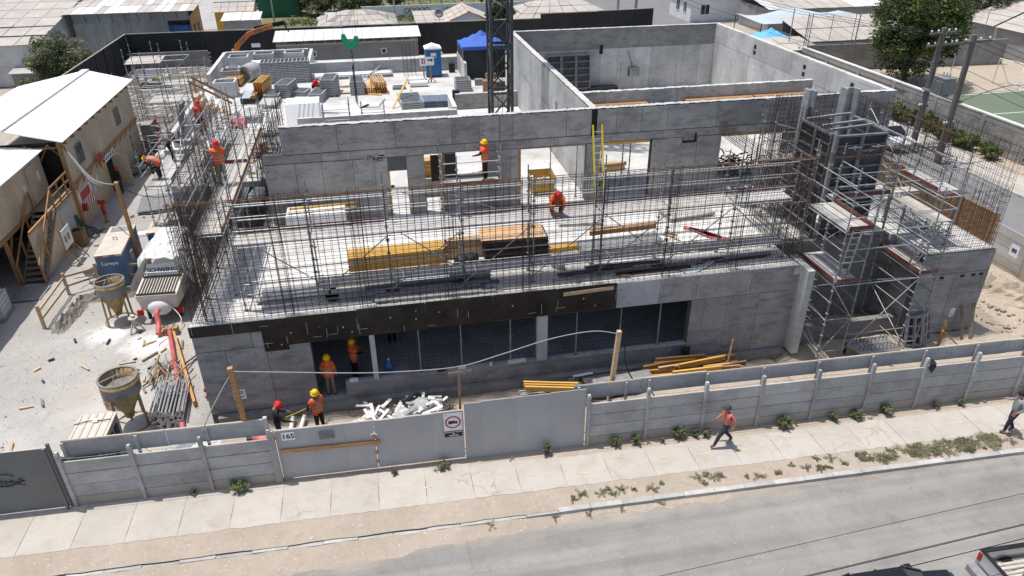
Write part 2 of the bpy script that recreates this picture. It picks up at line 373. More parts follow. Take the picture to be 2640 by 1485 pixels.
# ground surfaces
def grainy(nm, c1, c2, c3, s1=.35, s2=3., fine=60., bump=.5, speck=None, patch=None):
    ma, t, b = nodes(nm); v = coords(t, True)
    a = noise(t, v, s1, 9, .68, .5); d = noise(t, v, s2, 8, .7, .3); f = noise(t, v, fine, 4, .7)
    c = mixc(t, ramp(t, a, [(.36, 0), (.64, 1)]), c1, c2); c = mixc(t, ramp(t, d, [(.5, 0), (.72, .75)]), c, c3)
    c = mixc(t, 1, c, ramp(t, f, [(.3, .74), (.7, 1.2)]), 'MULTIPLY')
    if speck:
        vo = N(t, 'ShaderNodeTexVoronoi', feature='F1'); vo.inputs['Scale'].default_value = speck[0]; L(t, v, vo.inputs['Vector'])
        sel = N(t, 'ShaderNodeSeparateColor'); L(t, vo.outputs['Color'], sel.inputs[0]); k = N(t, 'ShaderNodeMath', operation='GREATER_THAN'); L(t, sel.outputs[0], k.inputs[0]); k.inputs[1].default_value = speck[1]
        q = N(t, 'ShaderNodeMath', operation='MULTIPLY'); L(t, ramp(t, vo.outputs[0], [(.18, 1), (.3, 0)]), q.inputs[0]); L(t, k.outputs[0], q.inputs[1]); c = mixc(t, q.outputs[0], c, speck[2])
    if patch:
        for (px, py, pr, pc, ps) in patch:
            g = N(t, 'ShaderNodeNewGeometry'); ds = N(t, 'ShaderNodeVectorMath', operation='DISTANCE'); L(t, g.outputs['Position'], ds.inputs[0]); ds.inputs[1].default_value = (px, py, .2)
            ad = N(t, 'ShaderNodeMath', operation='ADD'); mu = N(t, 'ShaderNodeMath', operation='MULTIPLY'); L(t, noise(t, v, 1.6, 7, .7, .8), mu.inputs[0]); mu.inputs[1].default_value = pr*1.6
            L(t, ds.outputs['Value'], ad.inputs[0]); L(t, mu.outputs[0], ad.inputs[1]); fa = ramp(t, ad.outputs[0], [(0, ps), (1, 0)])
            fa.node.inputs[0].default_value = 0
            dv = N(t, 'ShaderNodeMath', operation='DIVIDE'); L(t, ad.outputs[0], dv.inputs[0]); dv.inputs[1].default_value = pr*2; L(t, dv.outputs[0], fa.node.inputs[0])
            fa.node.color_ramp.elements[0].position = .55; fa.node.color_ramp.elements[1].position = .9
            c = mixc(t, fa, c, pc)
    L(t, c, b.inputs['Base Color']); b.inputs['Roughness'].default_value = .92; b.inputs['Specular IOR Level'].default_value = .15
    n = bumpn(t, b, d, bump*.5, .06); bumpn(t, b, f, bump, .015, n); return ma, t, b, c
grainy('ground', (.36, .31, .25), (.42, .38, .32), (.28, .24, .19), .12, 1.2, 30)
grainy('dirt', (.44, .37, .30), (.38, .32, .26), (.5, .44, .37), .4, 3, 45, .5, (9, .75, (.5, .46, .4)))
grainy('sand_dirt', (.44, .37, .29), (.39, .33, .26), (.5, .44, .36), .3, 2.2, 20, .9, (5, .7, (.5, .44, .36)))
grainy('gravel', (.34, .33, .31), (.44, .425, .4), (.42, .365, .305), .22, 1.7, 26, .9, (11, .6, (.27, .265, .26)),
       [(-10.3, 27.6, 1.3, (.72, .71, .69), .9), (-12.2, 28.8, 1.0, (.75, .74, .72), .9), (-10.8, 24, 2.4, (.56, .54, .51), .6), (-9.2, 21.3, 2.2, (.55, .53, .5), .55), (-13.5, 21, 3, (.5, .48, .45), .5), (-12, 24.4, 1.2, (.4, .34, .28), .5)])
grainy('verge_dirt', (.37, .31, .25), (.42, .36, .3), (.31, .26, .21), .5, 3, 50, .45, (14, .86, (.6, .56, .5)))
grainy('soil_dark', (.13, .118, .1), (.19, .172, .15), (.085, .077, .066), .3, 1.6, 22, .9)
grainy('soil_wet', (.2, .18, .155), (.26, .235, .205), (.15, .135, .115), .5, 4, 25, .9)
grainy('turf', (.135, .175, .12), (.155, .19, .135), (.12, .155, .105), .3, 2, 40, .1)
# asphalt with dust blown in from the kerb
ma, t, b, c = grainy('asphalt', (.245, .236, .221), (.3, .289, .27), (.21, .203, .19), .3, 1.3, 48, .35, (9, .93, (.33, .325, .31)))
g = N(t, 'ShaderNodeNewGeometry'); sp = N(t, 'ShaderNodeSeparateXYZ'); L(t, g.outputs['Position'], sp.inputs[0])
e1 = N(t, 'ShaderNodeMath', operation='MULTIPLY_ADD'); L(t, sp.outputs['X'], e1.inputs[0]); e1.inputs[1].default_value = .0288; L(t, sp.outputs['Y'], e1.inputs[2])
e1b = N(t, 'ShaderNodeMath', operation='MULTIPLY_ADD'); L(t, sp.outputs['X'], e1b.inputs[0]); e1b.inputs[1].default_value = -.045; L(t, e1.outputs[0], e1b.inputs[2])
e2 = N(t, 'ShaderNodeMath', operation='MULTIPLY_ADD'); L(t, noise(t, coords(t, True, (.35, 1, 1)), 1.1, 8, .68, .4), e2.inputs[0]); e2.inputs[1].default_value = 2.4; L(t, e1b.outputs[0], e2.inputs[2])
mr = N(t, 'ShaderNodeMapRange'); L(t, e2.outputs[0], mr.inputs[0]); mr.inputs[1].default_value = 15.75; mr.inputs[2].default_value = 16.55
c = mixc(t, mr.outputs[0], c, (.40, .34, .28))
tyr = noise(t, coords(t, True, (.03, 1.1, 1)), 1.6, 6, .6); c = mixc(t, 1, c, ramp(t, tyr, [(.35, .84), (.65, 1.1)]), 'MULTIPLY')
vo = N(t, 'ShaderNodeTexVoronoi', feature='F1'); vo.inputs['Scale'].default_value = .22; L(t, coords(t, True), vo.inputs['Vector'])
oil = N(t, 'ShaderNodeMath', operation='ADD'); ml = N(t, 'ShaderNodeMath', operation='MULTIPLY'); L(t, noise(t, coords(t, True), 2.6, 9, .8), ml.inputs[0]); ml.inputs[1].default_value = .5; L(t, vo.outputs[0], oil.inputs[0]); L(t, ml.outputs[0], oil.inputs[1])
c = mixc(t, ramp(t, oil.outputs[0], [(.27, .6), (.36, 0)]), c, (.1, .1, .1))
wc = N(t, 'ShaderNodeTexVoronoi', feature='DISTANCE_TO_EDGE'); wc.inputs['Scale'].default_value = .3; L(t, coords(t, True, (1, 1.6, 1)), wc.inputs['Vector'])
cm = N(t, 'ShaderNodeMath', operation='MULTIPLY'); L(t, ramp(t, wc.outputs[0], [(.0015, .3), (.005, 0)]), cm.inputs[0]); L(t, ramp(t, noise(t, coords(t, True), .4, 3), [(.5, 0), (.62, 1)]), cm.inputs[1]); c = mixc(t, cm.outputs[0], c, (.09, .088, .085))
L(t, c, b.inputs['Base Color'])
# cast pavement with hairline cracks
ma, t, b = nodes('sidewalk'); v = coords(t, True)
c = mixc(t, ramp(t, noise(t, v, .6, 8, .65), [(.3, 0), (.7, 1)]), (.42, .385, .342), (.49, .452, .405))
c = mixc(t, ramp(t, noise(t, v, 1.7, 8, .7, .6), [(.5, 0), (.7, .6)]), c, (.37, .315, .26))
c = mixc(t, 1, c, ramp(t, noise(t, coords(t, True, (8, 1, 1)), 6, 4), [(.3, .93), (.7, 1.05)]), 'MULTIPLY'); c = rand_mul(t, c, .04)
wv = N(t, 'ShaderNodeVectorMath', operation='ADD'); nn = N(t, 'ShaderNodeTexNoise'); nn.inputs['Scale'].default_value = 1.2; nn.inputs['Detail'].default_value = 5; L(t, v, nn.inputs['Vector'])
sca = N(t, 'ShaderNodeVectorMath', operation='SCALE'); L(t, nn.outputs['Color'], sca.inputs[0]); sca.inputs['Scale'].default_value = .9; L(t, v, wv.inputs[0]); L(t, sca.outputs[0], wv.inputs[1])
vo = N(t, 'ShaderNodeTexVoronoi', feature='DISTANCE_TO_EDGE'); vo.inputs['Scale'].default_value = .75; L(t, wv.outputs[0], vo.inputs['Vector'])
k = N(t, 'ShaderNodeMath', operation='MULTIPLY'); L(t, ramp(t, vo.outputs[0], [(.006, 1), (.016, 0)]), k.inputs[0]); L(t, ramp(t, noise(t, v, .33, 4), [(.52, 0), (.66, .55)]), k.inputs[1])
c = mixc(t, k.outputs[0], c, (.25, .2, .16)); L(t, c, b.inputs['Base Color']); b.inputs['Roughness'].default_value = .85; b.inputs['Specular IOR Level'].default_value = .2
bumpn(t, b, noise(t, v, 40, 4), .2, .006)
grainy('field', (.12, .14, .06), (.2, .19, .11), (.09, .11, .045), .2, 1.0, 12, .8)
mat('pale_yard', (.42, .41, .39), .9, var=.12, scale=.3, world=True)
# ------------------------------------------------------------------ ground, street
def sheet(name, poly, z, mat_, kind='structure', nx=1):
    o = MB().add([(x, y, z) for x, y in poly], [tuple(range(len(poly)))]).build(name, mat_); tag(o, kind=kind); return o
K = -.0288
def SL(u, v, z=0.0): return V(u, v+K*u, z)
sheet('ground', [(-500, -120), (500, -120), (500, 700), (-500, 700)], -.14, 'ground')
sheet('road', [(-90, -40-90*K), (90, -40+90*K), (90, 15.62+90*K), (-90, 15.62-90*K)], -.10, 'asphalt')
# verge and footway strip
def wavy(name, u0_, u1_, va, vb, z, mt, amp=.06, step=.4, amp2=None):
    b_ = MB(); n = int((u1_-u0_)/step); vs_ = []; amp2 = amp if amp2 is None else amp2
    for i in range(n+1):
        u = u0_+(u1_-u0_)*i/n
        vs_ += [SL(u, va+rnd.uniform(-amp, amp), z), SL(u, vb+rnd.uniform(-amp2, amp2), z)]
    b_.add(vs_, [(2*i, 2*i+2, 2*i+3, 2*i+1) for i in range(n)]); return tag(b_.build(name, mt), kind='structure')
wavy('verge', -40, 45, 15.66, 16.9, .003, 'verge_dirt', .02)
b_ = MB(); vs_ = []
for i in range(120):
    u = -40+i*.42; w_ = .25+max(0, min(.75, (6-u)*.07))+rnd.uniform(-.12, .12); vs_ += [SL(u, 15.575, -.055+rnd.uniform(-.02, .025) if u < 4 else -.094), SL(u, 15.56-w_*.4, -.07+rnd.uniform(-.015, .015) if u < 4 else -.096), SL(u, 15.56-w_, -.0985)]
b_.add(vs_, [(3*i+j, 3*i+j+1, 3*i+j+4, 3*i+j+3) for i in range(119) for j in (0, 1)], True)
for f_ in range(len(b_.f)): b_.f[f_] = tuple(reversed(b_.f[f_]))
tag(b_.build('verge_slope', 'verge_dirt'), kind='structure')
wavy('path', -40, 45, 17.6, 18.75, .004, 'dirt', .05)
sw = bpy.data.objects.new('sidewalk', None); link(sw); tag(sw, kind='structure')
for i in range(30):
    u = -16.1+i*1.5; vb = 17.93
    if u < 5.0: vb = 17.93+min(.3, .3*(5.0-u)/6)
    if u < -6.5: vb = 18.42
    g_ = .007; nseg = 8; top = []; bot = []
    for q in range(nseg+1):
        uu = u+g_+(1.5-2*g_)*q/nseg; top.append(SL(uu, vb+rnd.uniform(-.035, .035))); bot.append(SL(uu, 16.57+rnd.uniform(-.03, .03)))
    MB().prism([(p.x, p.y) for p in bot]+[(p.x, p.y) for p in reversed(top)], -.06, .014+rnd.uniform(-.003, .003)).build('paving_slab', 'sidewalk', sw)
kb = bpy.data.objects.new('kerb', None); link(kb); tag(kb, kind='structure')
for i in range(52):
    u = -14+i*1.02; sink = 0
    if u < 5: sink = min(.055, (5-u)*.012)+rnd.uniform(-.01, .03)*min(1, (5-u)/6)
    z1 = .02-sink+rnd.uniform(-.008, .008)
    a_, b_, c_, d_ = SL(u+.006, 15.56), SL(u+1.012, 15.56+rnd.uniform(-.01, .01)), SL(u+1.012, 15.74), SL(u+.006, 15.74)
    MB().prism([(p.x, p.y) for p in (a_, b_, c_, d_)], -.13, z1).build('kerb_stone', 'kerb_concrete', kb)
# side street right, footway and far road
sheet('side_road', [(30.2, 19), (38.4, 19), (38.4, 140), (30.2, 140)], -.11, 'asphalt').data.materials[0] = mat('asphalt_grey', (.2, .2, .198), .9, var=.12, scale=.4, world=True, bump=.2)
box('side_kerb', 'kerb_concrete', (38.4, 21, -.13), (38.6, 96, .03)); tag(bpy.data.objects['side_kerb'], kind='structure')
sheet('side_pavement', [(38.6, 21), (40.9, 21), (40.9, 96), (38.6, 96)], .012, 'sidewalk')
sheet('side_verge', [(40.9, 21), (43, 21), (43, 96), (40.9, 96)], -.02, 'dirt')
sheet('back_road', [(24, 97), (60, 97), (52, 175), (36, 175)], -.105, 'asphalt_grey')
sheet('back_street', [(-70, 108), (-15, 108), (-15, 190), (-70, 190)], -.107, 'pale_yard')
sheet('grass_field', [(-14.8, 106), (33, 106), (33, 230), (-14.8, 230)], -.105, 'field')
# building site: gravel yard and excavated dirt
def rough_sheet(name, x0, y0, x1, y1, z, mt, st=.5, amp=.05, edge=0.0):
    nx, ny = max(1, int((x1-x0)/st)), max(1, int((y1-y0)/st)); b_ = MB(); vs_ = []
    for j in range(ny+1):
        for i in range(nx+1):
            e = i in (0, nx) or j in (0, ny)
            vs_.append((x0+(x1-x0)*i/nx, y0+(y1-y0)*j/ny, (z-edge) if e and edge else z+rnd.uniform(-amp, amp)))
    b_.add(vs_, [(j*(nx+1)+i, j*(nx+1)+i+1, (j+1)*(nx+1)+i+1, (j+1)*(nx+1)+i) for j in range(ny) for i in range(nx)], True)
    return tag(b_.build(name, mt), kind='structure')
G = .16; S = 4.0; T = 8.3; YM = 30.2
rough_sheet('yard_ground', -28, 19.0, -6.75, 90, G, 'gravel', .45, .035, .28)
rough_sheet('rear_ground', -24.5, 50.5, -11.9, 83.5, G+.03, 'soil_dark', .5, .05, .06)
rough_sheet('front_ground', -6.75, 19.0, 15.0, 22.1, .05, 'dirt', .3, .05, .15)
rough_sheet('side_ground', 15.0, 18.4, 30.1, 42, .12, 'sand_dirt', .4, .09, .2)

def mound(name, label, cat, pts, w, h, mt, st=.16, n=6, rgh=.35):
    b_ = MB(); path = []
    for a, b in zip(pts[:-1], pts[1:]):
        a, b = V(*a, 0), V(*b, 0); k = max(2, int((b-a).length/st)); path += [(a.lerp(b, i/k), (b-a).normalized()) for i in range(k)]
    path.append((V(*pts[-1], 0), path[-1][1])); vs_ = []; m_ = 2*n+1; N_ = len(path)
    for i, (p, d) in enumerate(path):
        sd = V(-d.y, d.x, 0); e = min(1, i/4, (N_-1-i)/4); hh = h*e*rnd.uniform(.7, 1.25)
        for j in range(m_): u = (j-n)/n; q = p+sd*(u*w*rnd.uniform(.92, 1.08)); vs_.append((q.x+rnd.uniform(-.04, .04), q.y+rnd.uniform(-.04, .04), G-.03+hh*math.exp(-u*u*4)*(1+rnd.uniform(-rgh, rgh)) if abs(j-n) < n else G-.06))
    b_.add(vs_, [(i*m_+j, i*m_+j+1, (i+1)*m_+j+1, (i+1)*m_+j) for i in range(N_-1) for j in range(m_-1)]); return tag(b_.build(name, mt), label, cat, kind='stuff')
# ------------------------------------------------------------------ street fence of precast posts and boards
BAY = 2.06
fen = {}
def fence_run(name, label, us, v, thing_xy=None, alongY=False, ztop=1.8, posts_h=2.2, mt='fence_concrete', rows=4, post_round=True):
    t = thing(name, label, 'fence', (0, 0, 0))
    def pt(u, dv, z): return SL(u, v+dv, z) if not alongY else V(v+dv, u, z)
    for u in us:
        b_ = MB(); c = pt(u, 0, 0); hx, hy = (.055, .065) if not alongY else (.065, .055)
        b_.box(c.x-hx, c.y-hy, -.15, c.x+hx, c.y+hy, posts_h-.05); b_.box(c.x-hx*.8, c.y-hy*.8, posts_h-.05, c.x+hx*.8, c.y+hy*.8, posts_h)
        b_.build('post', mt, t)
    for a, b in zip(us[:-1], us[1:]):
        A, B = pt(a+.05, .035, -.1), pt(b-.05, .035, -.1); MB().slab(A, B, V(B.x, B.y, ztop-.03), V(A.x, A.y, ztop-.03), .012).build('mortar_bed', 'concrete_joint', t)
        for r in range(rows):
            z1 = ztop-r*.475; z0 = z1-.456+rnd.uniform(-.004, .008)
            if r == rows-1: z0 = -.1
            lean = rnd.uniform(-.006, .006)
            A, B = pt(a+.04, .0+lean, z0), pt(b-.04, .0+lean, z0); C, D = V(B.x, B.y, z1), V(A.x, A.y, z1)
            o = MB().slab(A, B, C, D, .045).build('fence_board', mt, t); fen[(name, a, r)] = o
    return t
us_r = [6.03+BAY*i for i in range(12)]
f_r = fence_run('concrete_fence', 'long grey concrete board fence along the pavement right of the gates', us_r, 18.37)
us_l = [-10.43+2.05*i for i in range(4)]
f_l = fence_run('concrete_fence', 'short grey concrete board fence between the number gate and the graffiti gate', us_l, 18.37)
# screen strip behind the fences
def strip(label, u0_, u1_, v, z0, z1, posts):
    t = thing('screen_strip', label, 'screen')
    n = max(1, round((u1_-u0_)/2.4)); w = (u1_-u0_)/n
    for i in range(n):
        A, B = SL(u0_+i*w+.008, v, z0+rnd.uniform(-.02, .02)), SL(u0_+(i+1)*w-.008, v, z0); dz = rnd.uniform(-.025, .025)
        MB().slab(A, B, V(B.x, B.y, z1+dz), V(A.x, A.y, z1+dz), .02).build('screen_board', 'fence_concrete', t)
        MB().beam(V(A.x, A.y+.035, z1+dz), V(B.x, B.y+.035, z1+dz), .05, .05).build('top_rail', 'trim_wood_pale', t)
        MB().beam(SL(u0_+i*w, v+.05, z0+.05), SL(u0_+(i+1)*w, v+.05, z0+.05), .04, .05).build('bottom_rail', 'fence_concrete', t)
    for u in posts:
        p = SL(u, v-.03); MB().box(p.x-.045, p.y-.05, -.12, p.x+.045, p.y-.002, z1-.02).build('post', 'fence_concrete', t)
strip('grey board screen strip standing behind the long fence', 5.6, 26.6, 18.72, 1.78, 2.34, [5.75, 7.4]+[u+.12 for u in us_r[1:]])
strip('grey board screen strip standing behind the short fence', -10.35, -4.35, 18.66, 1.76, 2.36, [-10.3, -8.2, -6.15])
# wire along the fence tops
def wire(name, pts, r, mt, label, cat='wire', sag=0, n=10, group=None, parent=None):
    out = []
    for a, b in zip(pts[:-1], pts[1:]):
        a, b = V(*a), V(*b)
        for i in range(n):
            f = i/n; p = a.lerp(b, f); p.z -= sag*4*f*(1-f); out.append(p)
    out.append(V(*pts[-1])); o = MB().path(out, r, 5).build(name, mt, parent)
    if parent is None: tag(o, label, cat, group)
    return o
wire('barbed_wire', [SL(u, 18.30, 2.02+rnd.uniform(-.03, .03)) for u in us_r], .007, 'galv_dull', 'sagging wire strand strung between the long fence posts', sag=.06)
wire('barbed_wire', [SL(u, 18.30, 2.05+rnd.uniform(-.03, .03)) for u in us_l], .007, 'galv_dull', 'sagging wire strand strung between the short fence posts', sag=.06)
# boarded gates
def board_wall(name, label, us, v, z0, z1, mt='gate_board', cat='gate', trim=True, slope=0, zstep=None):
    t = thing(name, label, cat)
    for i, (a, b) in enumerate(zip(us[:-1], us[1:])):
        za = z1[i] if isinstance(z1, list) else z1
        A, B = SL(a+.0012, v+rnd.uniform(-.004, .004), z0+rnd.uniform(-.01, .01)), SL(b-.0012, v, z0)
        MB().slab(A, B, V(B.x, B.y, za), V(A.x, A.y, za), .025).build('gate_panel', mt, t)
        if trim: MB().beam(V(A.x, A.y+.04, za-.02), V(B.x, B.y+.04, za-.02), .05, .05).build('top_rail', 'trim_wood_pale', t)
    return t
g1 = board_wall('site_gate', 'grey board gate leaf with the house number and a timber bar across it', [-4.12, -3.05, -1.98, -1.07], 18.44, .06, 2.05)
g2 = board_wall('site_gate', 'grey board gate leaf carrying the round truck sign', [-1.05, -.1, .85, 1.83], 18.43, .08, [2.04, 2.06, 2.08])
g3 = board_wall('board_screen', 'tall grey board screen between the truck sign gate and the concrete fence', [1.86, 2.42, 3.58, 4.72, 5.93], 18.40, .0, [2.36, 2.39, 2.4, 2.43], trim=False, cat='screen')
g4 = board_wall('graffiti_gate', 'dark grey board gate with a sprayed tag beside the short fence', [-14.5, -13.2, -11.93, -10.62], 18.33, .06, [2.43, 2.43, 2.43], 'gate_board_dark')
for u in (-10.58, -10.66): p = SL(u, 18.40 if u > -10.6 else 18.27); MB().box(p.x-.04, p.y-.04, -.1, p.x+.04, p.y+.04, 2.55 if u > -10.6 else 2.47).build('gate_post', 'gate_board_dark', g4)
for u in (-4.2, -4.32): p = SL(u, 18.37+(.12 if u < -4.3 else 0)); MB().box(p.x-.06, p.y-.06, -.1, p.x+.06, p.y+.06, 2.15 if u > -4.3 else 2.6).build('gate_post', 'fence_concrete', g1)
MB().beam(SL(-4.02, 18.395, 1.24), SL(-.9, 18.385, 1.19), .05, .13).build('timber_bar', 'wood', g1)
q = SL(-2.55, 18.408, 1.72); MB().box(q.x-.23, q.y-.008, 1.55, q.x+.23, q.y, 1.86).build('hatch', 'concrete_dark', g1)
for z in (.35, .75, 1.1, 1.4): MB().box(-1.1, 18.42, z-.06, -1.02, 18.46, z+.06).build('hinge_block', 'wood_orange', g2)
MB().path([SL(-1.2, 18.40, 1.52), SL(-1.06, 18.385, 1.58), SL(-.98, 18.39, 1.5)], .012, 5).build('tie', 'pvc_white', g2)
def board_sign(name, label, c, w, h, ex=(1, K, 0), t_=.006, mt='white_board', ey=(0, 0, 1)):
    r_ = thing(name, label, 'sign'); mw = frame(c, ex, ey); r_.matrix_world = mw
    MB().box(-w/2, -h/2, -t_, w/2, h/2, 0).build('board', mt, r_); return r_
s1 = board_sign('number_sign', 'white house number plate reading 165 on the board gate', SL(-3.72, 18.401, 1.82), .40, .31)
text('165', .25, 'ink', 'lettering', s1, Matrix.Translation((0, -.005, .001)), .006, sx=1.05)
s2 = board_sign('truck_sign', 'white sign with red ring and truck above a black ENTRADA Y SALIDA band', SL(1.48, 18.391, 1.55), .60, .98)
MB().box(-.295, -.485, .001, .295, -.24, .004).build('band', 'ink', s2)
ring = MB(); n_ = 40; vs_ = []
for i in range(n_):
    a = 2*math.pi*i/n_
    for r_ in (.20, .25): vs_.append((r_*math.cos(a)*1.03, .12+r_*math.sin(a), .004))
ring.add(vs_, [(2*i, 2*i+1, (2*i+3) % (2*n_), (2*i+2) % (2*n_)) for i in range(n_)]); ring.build('ring', 'red_paint', s2)
tk = MB(); tk.box(-.15, .085, .002, .06, .175, .005); tk.box(.07, .075, .002, .145, .16, .005); tk.box(-.15, .065, .002, .14, .08, .005)
for x in (-.11, -.06, .1): tk.lathe((x, .06, .002), [(0, .004), (.024, .004), (.024, 0)], 12)
tk.build('truck_symbol', 'ink', s2)
for i, l in enumerate(('ENTRADA Y SALIDA', 'DE', 'CAMIONES')): text(l, .062, 'white_paint', 'lettering', s2, Matrix.Translation((0, -.29-i*.07, .006)), .002, sx=1.0)
MB().box(-.26, .40, .002, -.18, .44, .004).build('emblem', 'galv', s2)
# sprayed tag on the dark gate and chalk tag on the fence
def scribble(name, o, ex, pts, r, mt, parent, closed=False):
    ex = V(*ex).normalized(); MB().path([V(*o)+ex*x+V(0, 0, z) for x, z in pts], r, 4).build(name, mt, parent)
go = SL(-12.15, 18.303, 1.35); ex = (1, K, 0)
scribble('spray_tag', go, ex, [(.30*math.cos(a)+.12, .24*math.sin(a)+.04) for a in [i*.25 for i in range(2, 24)]], .011, 'ink', g4)
scribble('spray_tag', go, ex, [(-.35, -.12), (-.1, -.02), (-.22, .02), (.0, .05), (-.05, -.06), (.12, .02), (.06, -.09), (.3, .03), (.2, -.03), (.46, -.06), (.38, -.14), (.62, -.02)], .013, 'ink', g4)
scribble('spray_tag', go, ex, [(-.4, -.16), (.0, -.19), (.3, -.12), (.6, -.2)], .009, 'ink', g4)
scribble('spray_tag', go, ex, [(.44, .06), (.62, -.06), (.52, .0), (.55, .1), (.5, -.1)], .008, 'ink', g4)
co = SL(8.6, 18.335, 1.0)
for k_ in range(3):
    scribble('chalk_tag', co, (1, K, 0), [(.1+.14*i+.05*math.sin(i*2.1+k_), .28*(k_ == 1)+.12*math.sin(i*1.7+k_)+(.38 if k_ == 2 else 0)) for i in range(6 if k_ == 2 else 10)], .004, 'chalk', f_r)
scribble('chalk_tag', co, (1, K, 0), [(.05, -.2), (.0, 0), (.2, .18), (.7, .1), (1.2, .2), (1.35, .05), (.9, -.1), (.4, -.22), (.05, -.2)], .004, 'chalk', f_r)
rg = MB(); q = SL(18.45, 18.31, 2.02)   # rag hanging on the fence
rg.add([q, q+V(.28, -.01, -.02), q+V(.3, -.03, -.2), q+V(.16, -.05, -.42), q+V(.02, -.04, -.25)], [(0, 4, 3, 2, 1)]); rg.add([q, q+V(.28, -.01, -.02), q+V(.26, .2, .01), q+V(.02, .2, .02)], [(0, 1, 2, 3)])
tag(rg.build('dark_rag', 'black_plastic'), 'dark rag hanging over the concrete fence beside a post', 'rag')
# timber poles carrying the cable
def pole(label, p0, p1, w=.12, mt='wood', name='timber_pole'):
    o = MB().beam(p0, p1, w, w, (0, 1, .01)).build(name, mt); return tag(o, label, 'pole')
pole('timber pole behind the short fence with grey cable tied to its top', (-4.93, 18.9, -.1), (-5.06, 18.95, 4.35), .15, 'wood')
pole('pale timber pole behind the long fence with cable looped over its top', (6.85, 18.75, -.1), (7.14, 18.85, 4.16), .14, 'wood_pale')
pole('thin timber pole behind the truck sign gate with a toothed crossboard', (1.74, 18.7, -.1), (1.80, 18.75, 3.32), .07, 'wood')
cb = MB(); cb.box(1.45, 18.66, 3.28, 2.2, 18.72, 3.42)
for i in range(9): cb.tube((1.48+i*.085, 18.69, 3.42), (1.52+i*.085, 18.69, 3.55), .01, 4)
tag(cb.build('toothed_board', 'wood_grey'), 'dark crossboard with bent pins on top of the thin timber pole', 'board')
cp = [(-5.06, 18.9, 4.25), (-3.6, 18.85, 4.05), (-1.5, 18.8, 3.75), (0, 18.78, 3.6), (1.8, 18.72, 3.58), (3.2, 18.74, 3.85), (4.8, 18.78, 4.2), (6.2, 18.8, 4.3), (7.05, 18.8, 4.1)]
def smooth(ps, k=6):
    ps = [V(*p) for p in ps]; out = []
    for i in range(len(ps)-1):
        p0, p1, p2, p3 = ps[max(i-1, 0)], ps[i], ps[i+1], ps[min(i+2, len(ps)-1)]
        for j in range(k):
            f = j/k; out.append(.5*((2*p1)+(p2-p0)*f+(2*p0-5*p1+4*p2-p3)*f*f+(3*p1-p0-3*p2+p3)*f**3))
    return out+[ps[-1]]
tag(MB().path(smooth(cp), .018, 6).build('power_cable', 'cable'), 'thick grey cable slung from pole to pole in front of the building', 'cable')
tag(MB().path(smooth([(7.05, 18.8, 4.1), (7.35, 18.85, 3.6), (7.5, 18.9, 2.7), (7.9, 18.95, 1.9), (8.6, 19.0, 1.3), (9.0, 19, .2)]), .022, 6).build('power_cable', 'cable_black'), 'dark cable dropping from the pale pole down to the timber pile', 'cable')
tag(MB().path(smooth([(-5.06, 18.9, 4.15), (-5.5, 18.9, 3.5), (-6.0, 18.85, 2.7), (-6.25, 18.75, 2.25)]), .02, 6).build('power_cable', 'cable'), 'grey cable running down from the timber pole to the short fence post', 'cable')
# ------------------------------------------------------------------ unfinished concrete building
bd = thing('unfinished_building', 'large unfinished grey concrete building with open slab and roofless walls', 'building', (0, 22, 0))
BO = Matrix.Translation((0, -22, 0))
def B(o):                      # child of the building, vertices already in world places
    o.parent = bd; o.matrix_parent_inverse = Matrix.Translation((0, -22, 0)); return o
def bbox(name, mt, a, b): return B(MB().box(*a, *b).build(name, mt))
def jwall(name, x0, y0, x1, y1, z0, z1, th, mt='concrete', jag=.03, step=.3, profile=None):
    jag *= .55; step *= .4
    d = V(x1-x0, y1-y0, 0); Ln = d.length; d.normalize(); nrm = V(-d.y, d.x, 0)*th; n = max(2, int(Ln/step)); b_ = MB(); vs_ = []; fs = []
    for i in range(n+1):
        p = V(x0, y0, 0)+d*(Ln*i/n); zt = z1+(profile(i/n) if profile else 0)
        ja, jb = rnd.uniform(-jag, jag), rnd.uniform(-jag, jag)
        vs_ += [V(p.x, p.y, z0), V(p.x, p.y, zt+ja), V(p.x+nrm.x, p.y+nrm.y, zt+jb), V(p.x+nrm.x, p.y+nrm.y, z0)]
    for i in range(n):
        a, c = 4*i, 4*i+4
        fs += [(a, c, c+1, a+1), (a+1, c+1, c+2, a+2), (a+2, c+2, c+3, a+3), (a+3, c+3, c, a)]
    fs += [(0, 1, 2, 3), (4*n+3, 4*n+2, 4*n+1, 4*n)]
    b_.add(vs_, fs); b_.m = [1 if (k_ % 4 == 1 and k_ < 4*n) else 0 for k_ in range(len(fs))]  # top faces get the paler slab concrete to paint sunlit edges
    return B(b_.build(name, [mt, 'slab_concrete']))
def panels_y(y, x0, x1, z0, z1, ws, mt='concrete', t_=.02, gap=.018, up=False):
    x = x0; i = 0
    while x < x1-.05:
        w = ws[i % len(ws)]; i += 1; xe = min(x+w, x1)
        if x1-xe < .3: xe = x1
        yf = y-t_*rnd.uniform(.6, 1.1); B(MB().box(x+gap/2, yf, z0+gap/2, xe-gap/2, y+.001, z1-gap/2).build('cast_panel', mt))
        if z1-z0 > .8 and xe-x > .7:
            b_ = MB()
            for zz in (z0+.3, z1-.3): b_.box(x+.12, yf-.004, zz-.02, x+.16, yf-.0005, zz+.02)
            B(b_.build('tie_holes', 'ink'))
        x = xe
def panels_x(xp, y0, y1, z0, z1, ws, mt='concrete_room', t_=.02, gap=.018):
    y = y0; i = 0
    while y < y1-.05:
        w = ws[i % len(ws)]; i += 1; ye = min(y+w, y1)
        if y1-ye < .3: ye = y1
        B(MB().box(xp-t_*rnd.uniform(.6, 1.1), y+gap/2, z0+gap/2, xp+.001, ye-gap/2, z1-gap/2).build('cast_panel', mt)); y = ye
